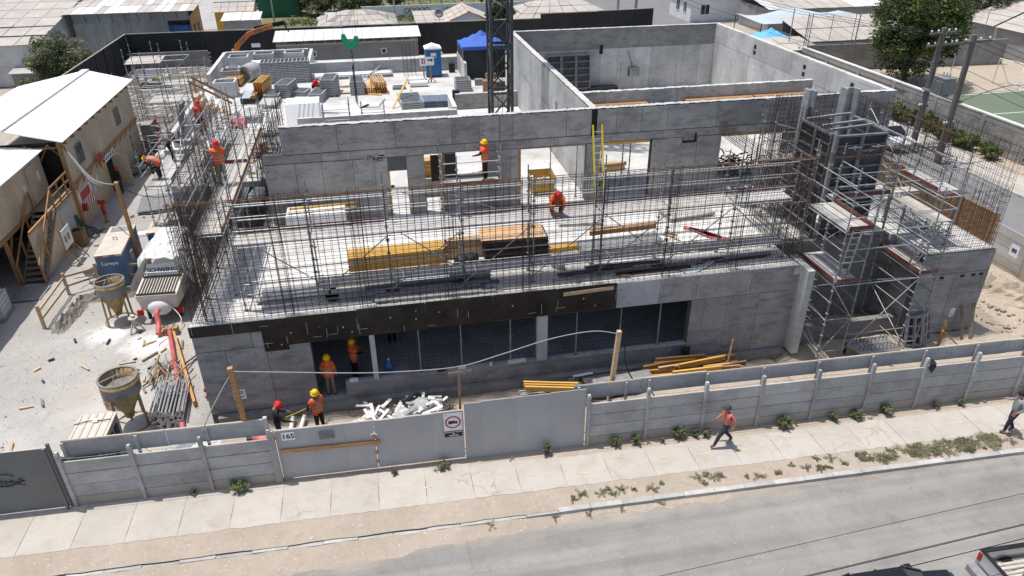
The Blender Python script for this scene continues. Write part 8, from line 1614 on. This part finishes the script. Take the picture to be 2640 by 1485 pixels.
    b_.box(-.026, .086, -.058, .026, .094, -.05)
    if mask: b_.ball((0, .1, -.045), .045, .04, .04, 8, 6)
    o = b_.build('face_details', mask or 'ink', t); o.matrix_local = R_
    b_ = MB()
    for sx in (-1, 1): b_.ball((sx*.085, 0, 0), .012, .022, .034, 6, 5)
    o = b_.build('ears', 'skin', t); o.matrix_local = R_
    return t
walk = dict(hl=(-.085, .0, .9), kl=(-.1, .26, .55), al=(-.11, .42, .13), tl=(-.12, .56, .1), hr=(.085, -.0, .9), kr=(.1, -.08, .49), ar=(.11, -.36, .14), tr=(.12, -.26, .04), el=(-.28, -.16, 1.17), wl=(-.3, -.08, .95), er=(.28, .02, 1.16), wr=(.3, .2, .98), spine=(0, .03, 1.12), chest=(0, .04, 1.32), neck=(0, .05, 1.47), head=(0, .08, 1.57), top=(0, .07, 1.67))
hips = dict(el=(-.3, -.1, 1.2), wl=(-.2, .08, 1.02), er=(.3, -.1, 1.2), wr=(.2, .08, 1.02))
reach = dict(el=(-.26, .12, 1.2), wl=(-.22, .36, 1.12), er=(.26, .12, 1.2), wr=(.2, .36, 1.14))
bend = dict(pelvis=(0, -.12, .92), spine=(0, .05, 1.02), chest=(0, .24, 1.1), neck=(0, .38, 1.14), head=(0, .48, 1.12), top=(0, .57, 1.08), sl=(-.17, .3, 1.1), sr=(.17, .3, 1.1), el=(-.2, .38, .86), wl=(-.18, .48, .64), er=(.2, .38, .86), wr=(.18, .48, .64), hl=(-.085, -.1, .88), hr=(.085, -.1, .88), kl=(-.12, .04, .5), kr=(.12, .04, .5), look=(0, .3, -1))
crouch = dict(pelvis=(0, -.18, .34), spine=(0, -.06, .5), chest=(0, .1, .66), neck=(0, .2, .78), head=(0, .28, .82), top=(0, .36, .87), sl=(-.17, .12, .7), sr=(.17, .12, .7), el=(-.26, .3, .48), wl=(-.14, .42, .3), er=(.26, .3, .48), wr=(.14, .42, .3), hl=(-.1, -.15, .32), hr=(.1, -.15, .32), kl=(-.2, .22, .46), kr=(.2, .22, .46), al=(-.14, -.04, .09), ar=(.14, -.04, .09), tl=(-.16, .12, .04), tr=(.16, .12, .04), look=(0, .6, -1))
def atpx(x, y, z): return P(x, y, z)
def deg(a): return R(a)
OV, RV = 'vest_orange', 'vest_red'; HR_, HY_ = 'helmet_red', 'helmet_yellow'
# workers at the front
person('worker in black shirt and red helmet with ear muffs measuring behind the short fence', (-4.35, 20.35, .05), deg(-80), dict(reach, head=(.0, .1, 1.55), top=(0, .16, 1.64), wr=(.24, .46, 1.0), er=(.26, .2, 1.12)), 'cloth_black', 'denim', None, HR_, muff=True, h=1.74)
person('worker in orange vest and yellow helmet with his back turned behind the number gate', (-3.0, 20.7, .05), deg(35), dict(reach, wl=(-.3, .2, .95), wr=(.24, .3, 1.0)), 'cloth_black', 'cloth_black', OV, HY_, h=1.78)
tag(MB().beam((-4.1, 20.45, 1.05), (-3.25, 20.85, 1.08), .02, .02).build('tape_measure', 'yellow_paint'), 'yellow tape measure stretched between the two front workers', 'tape measure')
person('worker in khaki shorts and orange vest standing in the ground floor doorway', (-2.62, 22.25, .43), deg(-8), {}, 'cloth_khaki', 'cloth_khaki', OV, HY_, h=1.76, shorts=False, hood='vest_orange')
person('worker in orange vest with orange neck flap inside beyond the doorway', (-1.75, 23.1, .46), deg(-60), reach, 'cloth_black', 'cloth_black', OV, HY_, h=1.74, hood='vest_orange')
person('dark-clothed worker standing in shadow behind the thin column', (-.25, 25.2, .46), deg(10), {}, 'cloth_black', 'cloth_black', None, None, h=1.76)
# workers above
person('worker in orange vest and yellow helmet at the main wall window', (4.45, 29.55, 5.61), deg(60), dict(reach, er=(.24, .18, 1.24), wr=(.14, .38, 1.34)), 'cloth_black', 'cloth_black', OV, HY_, h=1.78, hood='vest_orange', mask='cloth_grey')
person('worker in orange crouching on the long front scaffold deck', (6.05, 23.3, 6.51), deg(175), crouch, 'vest_orange', 'cloth_brown', OV, HR_, h=1.78)
person('worker in orange vest and khaki standing on the left scaffold deck', (-6.25, 28.9, 6.51), deg(20), dict(er=(.3, .02, 1.2), wr=(.26, .2, 1.05), el=(-.34, .1, 1.38), wl=(-.5, .25, 1.52)), 'cloth_khaki', 'cloth_khaki', OV, HR_, h=1.76, hood='vest_orange')
person('worker in red vest with yellow sleeves standing by the wooden steps', (-9.1, 39.9, 5.41), deg(8), dict(er=(.32, .05, 1.2), wr=(.46, .22, 1.1)), 'cloth_yellow', 'denim', RV, HR_, h=1.74, hood='vest_orange')
person('worker in red clothes tying bars behind the tangled rebar mat', (-5.75, 36.6, S), deg(90), reach, 'cloth_brown', 'cloth_brown', RV, HR_, h=1.66)
person('worker in red vest and red helmet walking by the scaffold frames', tuple(P(412, 366, G+.02)), deg(10), {}, 'denim', 'denim', RV, HR_, h=1.7, hood='vest_orange')
person('worker in dark brown jacket and white helmet leaning beside the left parapet', (-11.1, 40.5, 3.86), deg(-75), dict(bend, pelvis=(0, -.05, .94), spine=(0, .06, 1.1), chest=(0, .16, 1.26), neck=(0, .24, 1.38), head=(0, .31, 1.45), top=(0, .37, 1.53), sl=(-.17, .2, 1.3), sr=(.17, .2, 1.3), el=(-.2, .32, 1.06), wl=(-.18, .5, .95), er=(.2, .32, 1.06), wr=(.18, .5, .95)), 'cloth_brown', 'cloth_black', None, 'helmet_white', h=1.76)
person('worker in orange vest and yellow helmet bending over tubes under the outer scaffold', (-11.15, 37.7, 3.86), deg(80), bend, 'denim', 'denim', OV, HY_, h=1.74)
person('worker with red helmet half hidden among the rear panel stacks', (-3.95, 53.2, S), deg(180), crouch, 'cloth_black', 'cloth_black', RV, HR_, h=1.8)
person('worker with white helmet beside the orange truck crane', (-10.6, 72.6, 1.26), deg(160), {}, 'vest_orange', 'denim', None, 'helmet_white', h=1.72)
person('man in dark clothes with red helmet standing at the office door', (-16.1, 46.2, G), deg(-95), {}, 'cloth_black', 'denim', None, HR_, h=1.7)
# pedestrians
person('man in salmon T-shirt striding along the pavement', (10.66, 17.3, .012), deg(91), walk, 'cloth_salmon', 'denim', None, None, sleeves=False, h=1.7, cap=True)
p_ = P(2590, 1120, .012); person('man in grey sweatshirt walking away along the pavement', (20.75, 15.95, .012), deg(62), dict(walk, kl=(-.1, .12, .52), al=(-.11, .16, .1), tl=(-.12, .3, .05), kr=(.1, .04, .5), ar=(.11, -.16, .12), tr=(.12, -.04, .04), er=(.3, .06, 1.2), wr=(.32, .3, 1.16), el=(-.3, -.1, 1.18), wl=(-.24, .06, 1.0)), 'cloth_grey', 'denim', None, None, h=1.74)
# ------------------------------------------------------------------ vehicles
def wheel(t, x, y, r=.34, w=.22):
    o = MB().lathe((0, 0, 0), [(.0, -w/2), (r*.62, -w/2), (r*.95, -w*.42), (r, 0), (r*.95, w*.42), (r*.62, w/2), (0, w/2)], 20).build('wheel', 'rubber', t, (x, y, r), (R(90), 0, 0)); MB().lathe((0, 0, 0), [(0, -w/2-.012), (r*.6, -w/2-.012), (r*.6, w/2+.012), (0, w/2+.012)], 14).build('rim', 'car_silver', o); return o
def carbody(t, mt, L_, W, prof, cab, glass='glass_dark'):
    """prof: side outline (x,z) of lower body; cab: (x0,x1,x2,x3,z0,z1) greenhouse"""
    n = len(prof); b_ = MB(); y0, y1 = -W/2, W/2
    vs_ = [(x, y0, z) for x, z in prof]+[(x, y1, z) for x, z in prof]; b_.add(vs_, [tuple(range(n)), tuple(reversed(range(n, 2*n)))]+[(i, i+n, (i+1) % n+n, (i+1) % n) for i in range(n)])
    o = b_.build('body', mt, t); bv = o.modifiers.new('b', 'BEVEL'); bv.width = .07; bv.segments = 3
    x0, x1, x2, x3, z0, z1 = cab; k_ = .12
    b_ = MB().add([(x0, y0+.04, z0), (x3, y0+.04, z0), (x3, y1-.04, z0), (x0, y1-.04, z0), (x1, y0+k_+.06, z1), (x2, y0+k_+.06, z1), (x2, y1-k_-.06, z1), (x1, y1-k_-.06, z1)], [(3, 2, 1, 0), (4, 5, 6, 7), (0, 1, 5, 4), (1, 2, 6, 5), (2, 3, 7, 6), (3, 0, 4, 7)]); o = b_.build('greenhouse', glass, t); bv = o.modifiers.new('b', 'BEVEL'); bv.width = .05; bv.segments = 2
    b_ = MB().box(x1+.02, y0+k_+.08, z1-.015, x2-.02, y1-k_-.08, z1+.035); o = b_.build('roof', mt, t); bv = o.modifiers.new('b', 'BEVEL'); bv.width = .04; bv.segments = 2
    for s in (-1, 1):
        for (xa, xb) in ((x0, x1), (x3, x2), ((x0+x3)/2, (x1+x2)/2)): MB().beam((xa, s*(W/2-.045), z0), (xb, s*(W/2-k_-.065), z1), .06, .05, (0, 1, 0)).build('pillar', mt, t)
pk = thing('pickup_truck', 'silver-white pickup with open bed parked at the road edge', 'pickup', (17.4, 10.08, -.1), R(-1.65))
carb = [(-2.35, .45), (2.45, .45), (2.5, .75), (2.35, .98), (.9, 1.05), (-2.35, 1.0)]
b_ = MB(); b_.box(-2.3, -.82, .42, 2.4, .82, .62); b_.build('chassis', 'steel_dark', pk)
for s in (-1, 1):
    o = MB().box(-2.32, s*.82-.045, .5, .1, s*.82+.045, 1.05).build('bed_side', 'car_silver', pk); MB().box(-2.32, s*.8-.06, 1.051, .1, s*.8+.06, 1.1).build('bed_rail', 'black_plastic', pk); MB().box(-2.345, s*.79-.05, .74, -2.321, s*.79+.05, 1.0).build('tail_lamp', 'lamp_red', pk)
MB().box(-2.32, -.77, .55, -2.25, .77, 1.06).build('tailgate', 'car_silver', pk); MB().box(-2.33, -.76, 1.061, -2.24, .76, 1.1).build('gate_cap', 'black_plastic', pk); MB().box(-2.62, -.8, .42, -2.36, .8, .62).build('rear_bumper', 'galv', pk); MB().box(-2.24, -.76, .621, .05, .76, .64).build('bed_floor', 'cream_panel', pk)
for i in range(11): MB().box(-2.2, -.72+.14*i, .641, .0, -.68+.14*i, .66).build('bed_rib', 'galv_dull', pk)
text('D-MAX', .13, 'ink_faded', 'lettering', pk, frame((-2.325, -.15, .84), (0, -1, 0), (0, 0, 1)), .002)
MB().box(-.05, -.77, .64, .05, .77, 1.2).build('bed_front', 'car_silver', pk); b_ = MB(); o = MB().box(.06, -.84, .5, 2.45, .84, 1.05).build('body', 'car_silver', pk); bv = o.modifiers.new('b', 'BEVEL'); bv.width = .08; bv.segments = 3
b_ = MB().add([(.1, -.8, 1.05), (1.55, -.8, 1.05), (1.55, .8, 1.05), (.1, .8, 1.05), (.2, -.68, 1.68), (1.0, -.68, 1.68), (1.0, .68, 1.68), (.2, .68, 1.68)], [(3, 2, 1, 0), (4, 5, 6, 7), (0, 1, 5, 4), (1, 2, 6, 5), (2, 3, 7, 6), (3, 0, 4, 7)]); b_.build('greenhouse', 'glass_dark', pk); MB().box(.2, -.7, 1.681, 1.0, .7, 1.73).build('roof', 'car_silver', pk)
for x in (-1.5, 1.6):
    for s in (-1, 1): wheel(pk, x, s*.76, .36)
heap('cargo_tarp', 'grey tarp bundle lying in the pickup bed', 'tarp', (16.35, 10.2, .56), .55, .4, 'sack_grey')
for i in range(9): tag(inst('bed_scrap', MB().box(-.15, -.05, 0, .15, .05, .05).mesh('bed_scrap', rnd.choice(('sack_white', 'wood_pale', 'steel_dark'))), None, (15.5+rnd.uniform(0, .9), 9.65+rnd.uniform(-.2, .5), .565+rnd.uniform(0, .02)), (0, 0, rnd.uniform(0, 3))), 'small scrap piece lying in the pickup bed', 'scrap', 'scrap in the pickup bed')
def sedan(name, label, loc, rz, mt):
    t = thing(name, label, 'car', loc, rz); carbody(t, mt, 4.3, 1.74, [(-2.15, .35), (2.15, .35), (2.2, .62), (2.0, .82), (.95, .95), (-1.5, 1.0), (-2.1, .92), (-2.2, .6)], (-1.75, -1.1, .35, 1.15, .95, 1.45))
    for x in (-1.3, 1.32):
        for s in (-1, 1): wheel(t, x, s*.76, .32)
    for s in (-1, 1): MB().box(2.12, s*.62-.18, .6, 2.21, s*.62+.18, .74).build('headlight', 'galv', t); MB().box(-2.2, s*.62-.18, .7, -2.1, s*.62+.18, .86).build('tail_lamp', 'lamp_red', t); MB().box(.75, s*.93-.08, .95, .92, s*.93+.08, 1.07).build('mirror', mt, t)
    return t
sedan('parked_car', 'black car at the bottom of the street ahead of the pickup', (11.95, 10.0, -.1), R(-1.65), 'car_black'); sedan('parked_car', 'white car on the side street beyond the formwork box', (36.9, 45.6, -.11), R(-90), 'car_white'); sedan('parked_car', 'dark car far up the back street by the green stall', (-15.5, 126, -.11), R(10), 'car_black'); sedan('parked_car', 'white car parked behind the bungalow', (-4.5, 108.5, -.11), R(15), 'car_white')
# ------------------------------------------------------------------ vegetation
def leaves(b_, c, r, n, size, squash=1.0, mi=0):
    b_.mi = mi
    for i in range(n):
        d = V(rnd.gauss(0, 1), rnd.gauss(0, 1), rnd.gauss(0, 1)); d.normalize(); q = rnd.random()**.4; p = V(c[0]+d.x*r*q, c[1]+d.y*r*q, c[2]+d.z*r*q*squash)
        a = V(rnd.gauss(0, 1), rnd.gauss(0, 1), rnd.gauss(0, .6)); a.normalize(); b2 = a.cross(V(rnd.gauss(0, 1), rnd.gauss(0, 1), rnd.gauss(0, 1))); 
        if b2.length < .05: continue
        b2.normalize(); s_ = size*rnd.uniform(.6, 1.4); b_.add([p-a*s_, p+b2*s_*.45, p+a*s_, p-b2*s_*.45], [(0, 1, 2, 3)])
def tree(label, loc, h, cr, mats_, clumps=60, per=130, size=.16, trunk_h=.35, squash=.85, name='tree', lean=0):
    t = thing(name, label, 'tree', loc); b_ = MB(); th = h*trunk_h; b_.path([(0, 0, -.1), (.1, .05, th*.5), (lean*.3, 0, th), (lean*.6, .1, h*.7)], [h*.028, h*.022, h*.017, h*.006], 8)
    cen = []
    for i in range(clumps):
        d = V(rnd.gauss(0, 1), rnd.gauss(0, 1), rnd.gauss(0, 1)); d.normalize(); q = rnd.random()**.33; hc = (h-th*.7)*.5; p = V(d.x*cr*q, d.y*cr*q, th*.75+hc+d.z*hc*q*.95); cen.append(p)
    for p in rnd.sample(cen, min(12, len(cen))): b_.path([(lean*.3, 0, th*.8), V(p.x*.4, p.y*.4, th+(p.z-th)*.5), p], [h*.012, h*.007, h*.003], 5)
    b_.build('trunk', 'bark', t); b_ = MB()
    for p in cen: leaves(b_, p, cr*rnd.uniform(.2, .36), per, size, squash, rnd.choice(range(len(mats_))))
    b_.build('crown', list(mats_), t); return t
tree('big dense tree beside the pitch behind the power poles', (50.0, 61.5, 0), 11.0, 4.0, ('leaf_dark', 'leaf_mid', 'leaf_mid', 'leaf_light'), 140, 240, .15, .1)
tree('round dark tree at the far right beyond the pitch', (73.0, 78, 0), 10.5, 4.0, ('leaf_dark', 'leaf_dark', 'leaf_mid'), 90, 200, .17, .3)
tree('bushy grey-green tree against the warehouse wall', (-28.4, 75.6, 0), 5.0, 2.7, ('leaf_grey', 'leaf_dark', 'leaf_mid'), 80, 200, .11, .15); tree('low bright green shrub below the bushy tree', (-29.5, 70.8, 0), 2.2, 1.9, ('leaf_light', 'leaf_mid'), 30, 90, .13, .1)
tree('small green tree behind the crane mast', (15.9, 90.5, 0), 5.0, 1.7, ('leaf_mid', 'leaf_dark'), 36, 90, .2, .3)
for i, (x, y, h_, r_) in enumerate(((-3, 116, 3.6, 3.0), (1.0, 119, 4, 3.4), (-7.0, 117, 3.4, 3), (5.5, 121, 3.8, 3))): tree('grey-green tree in the row above the white graffiti wall', (x, y, 0), h_, r_, ('leaf_grey', 'leaf_mid'), 36, 90, .26, .2); bpy.data.objects[-1] if False else None
for o in bpy.data.objects:
    if o.get('label') == 'grey-green tree in the row above the white graffiti wall': o['group'] = 'trees above the graffiti wall'
tr3 = tree('dark-trunked tree rising above the graffiti wall', (17.5, 116, 0), 9, 4, ('leaf_mid', 'leaf_grey'), 40, 90, .26, .45)
gb = MB()
for i in range(4200): x, y = rnd.uniform(-12, 32), rnd.choice((rnd.uniform(113, 150), rnd.uniform(107.5, 111.8))); leaves(gb, (x, y, .15), .5, 1, .22, .3, 0)
tag(gb.build('rough_grass', 'leaf_mid'), kind='stuff', label='rough green grass strip beyond the graffiti wall', cat='grass')
def bush(label, loc, r, h, mats_=('leaf_weed', 'leaf_light'), n=420, size=.03, group=None, name='weed_plant', cat='weed'):
    t = thing(name, label, cat, loc, 0, group); b_ = MB(); l_ = MB()
    for i in range(max(5, int(n/26))):
        a = rnd.uniform(0, 6.28); q = rnd.random()**.6; tip = V(math.cos(a)*r*q, math.sin(a)*r*q, h*rnd.uniform(.45, 1.0)*(1.1-.4*q)); mid = tip*.5+V(0, 0, h*.1); b_.path([(0, 0, -.03), mid, tip], size*.12, 3)
        for f in (.45, .65, .85, 1.0): leaves(l_, V(0, 0, 0).lerp(tip, f)+V(0, 0, .02), r*.22, max(2, int(n/26/4*4)), size, .8, rnd.choice(range(len(mats_))))
    b_.build('stem', 'bark', t); l_.build('foliage', list(mats_), t); return t
for (u, dv, r_, h_, lab) in ((-5.45, -.18, .55, .62, 'large sprawling weed at the foot of the short fence'), (-6.9, -.15, .18, .3, 'small weed by the short fence post'), (-.55, -.3, .22, .32, 'low weed below the gate meeting line'), (1.05, -.25, .4, .35, 'spreading weed below the truck sign'), (4.55, -.2, .34, .85, 'tall thin weed at the tall board screen'), (7.0, -.2, .33, .6, 'bushy weed at the first bay of the long fence'), (7.75, -.2, .33, .6, 'second bushy weed at the first bay of the long fence'), (8.65, -.3, .2, .38, 'small weed past the second post of the long fence'), (9.3, -.2, .42, .75, 'large weed under the chalk tag'), (9.85, -.22, .26, .5, 'narrow weed right of the chalk tag'), (10.25, -.25, .3, .6, 'weed behind the man in the salmon T-shirt'), (13.2, -.25, .5, .7, 'wide leafy weed at the fourth bay of the long fence'), (15.1, -.2, .32, .55, 'leafy weed at the fifth bay of the long fence'), (16.0, -.22, .42, .55, 'pair of weeds left of the sixth post'), (17.2, -.2, .45, .7, 'tall leafy weed right of the sixth post'), (19.2, -.2, .3, .45, 'weed under the hanging dark rag'), (20.2, -.22, .22, .5, 'slender weed before the eighth post'), (23.2, -.25, .6, .9, 'big weed behind the man in grey')):
    p = SL(u, 18.37+dv, -.01); bush(lab, p, r_*.58, h_*.66, ('leaf_weed', 'leaf_light', 'leaf_grey'), n=int(500*r_/.3), size=.024)
for i in range(9): bush('small weed in the dusty strip along the fence foot', SL(rnd.uniform(-3, 22), 18.37-rnd.uniform(.15, .4), 0), .1, .12, ('leaf_grey', 'leaf_dry'), n=110, size=.02, group='small weeds at the fence foot')
k_ = 0
for i in range(120):
    u = rnd.choice((rnd.gauss(18.6, 1.0), rnd.gauss(18.2, 1.6), rnd.gauss(15.6, 1.4), rnd.uniform(12, 22), rnd.uniform(4.8, 12)))
    bush('low dusty weed clump on the kerbside verge', SL(u, rnd.uniform(15.9, 16.45) if u > 12 else rnd.uniform(15.85, 16.35), 0), rnd.uniform(.1, .32), rnd.uniform(.03, .1), ('leaf_weed', 'leaf_grey', 'leaf_dry'), n=260, size=.018, group='weed clumps on the verge')
for u in (5.3, 6.3, 7.6, 2.2, 4.2): bush('dry weed growing at the road side of the kerb', SL(u, 15.45, -.1), .2, .08, ('leaf_grey', 'leaf_dry'), n=200, size=.02, group='weeds at the road side of the kerb')
for i in range(12): bush('green shrub growing at the foot of the boundary wall', V(41.8+rnd.uniform(-.6, .8), 41+i*1.05+rnd.uniform(-.3, .3), 0), rnd.uniform(.6, .9), rnd.uniform(.7, 1.3), ('leaf_light', 'leaf_mid'), n=700, size=.09, group='shrubs along the boundary wall', name='shrub', cat='shrub')
for (x, y, lab) in ((27.6, 24.6, 'dry grass tuft on the dug bank by the side fence'), (28.2, 23.6, 'green weed on the dug bank by the side fence'), (26.8, 25.4, 'second dry grass tuft further up the dug bank')): bush(lab, V(x, y, .3), .5, .4, ('leaf_weed', 'leaf_grey'), n=260, size=.06)
b_ = MB()
for i in range(240):
    x, y = rnd.uniform(25.2, 29.3), rnd.uniform(19.5, 27); s_ = rnd.uniform(.03, .12)*(2 if rnd.random() < .08 else 1); b_.ball((x, y, .14), s_, s_*rnd.uniform(.6, 1), s_*.6, 6, 4, .5)
tag(b_.build('bank_rocks', 'sand_dirt'), kind='stuff', label='loose rocks on the dug bank by the side fence', cat='rocks')
mound('soil_bank', 'heaped soil bank between right block and side fence', 'soil', [(28.9, 20.5), (28.4, 23), (27.2, 25.2), (26.2, 28)], 1.3, .75, 'sand_dirt', .22, 8, .22)
# litter and marks on the pavement
for i in range(13):
    u = .6+i*1.55+rnd.uniform(-.3, .3); p = SL(u, 17.35+rnd.uniform(-.3, .3), .0215); MB().obox(p, (.17, -.005, 0), (.002, .018, 0), (0, 0, .001)).build('paint_dash', 'mark_yellow', sw)
for i in range(26): p = SL(rnd.uniform(0, 22), rnd.choice((rnd.uniform(15.8, 16.5), rnd.uniform(18.0, 18.2))), -.025); tag(MB().ball(p, rnd.uniform(.02, .06), rnd.uniform(.02, .05), .02, 6, 4, .5).build('litter', 'sack_white' if rnd.random() < .6 else 'stone'), 'small pale scrap lying in the dusty strip', 'litter', 'scraps in the dusty strips')
b_ = MB()
for i in range(900): p = SL(rnd.uniform(-12, 24), 15.5-abs(rnd.gauss(0, 1.2)), -.1); b_.ball(p, rnd.uniform(.006, .022), n=4, k=3, jit=.4)
tag(b_.build('road_stones', 'rubble'), kind='stuff', label='tiny stones scattered on the road edge', cat='stones')
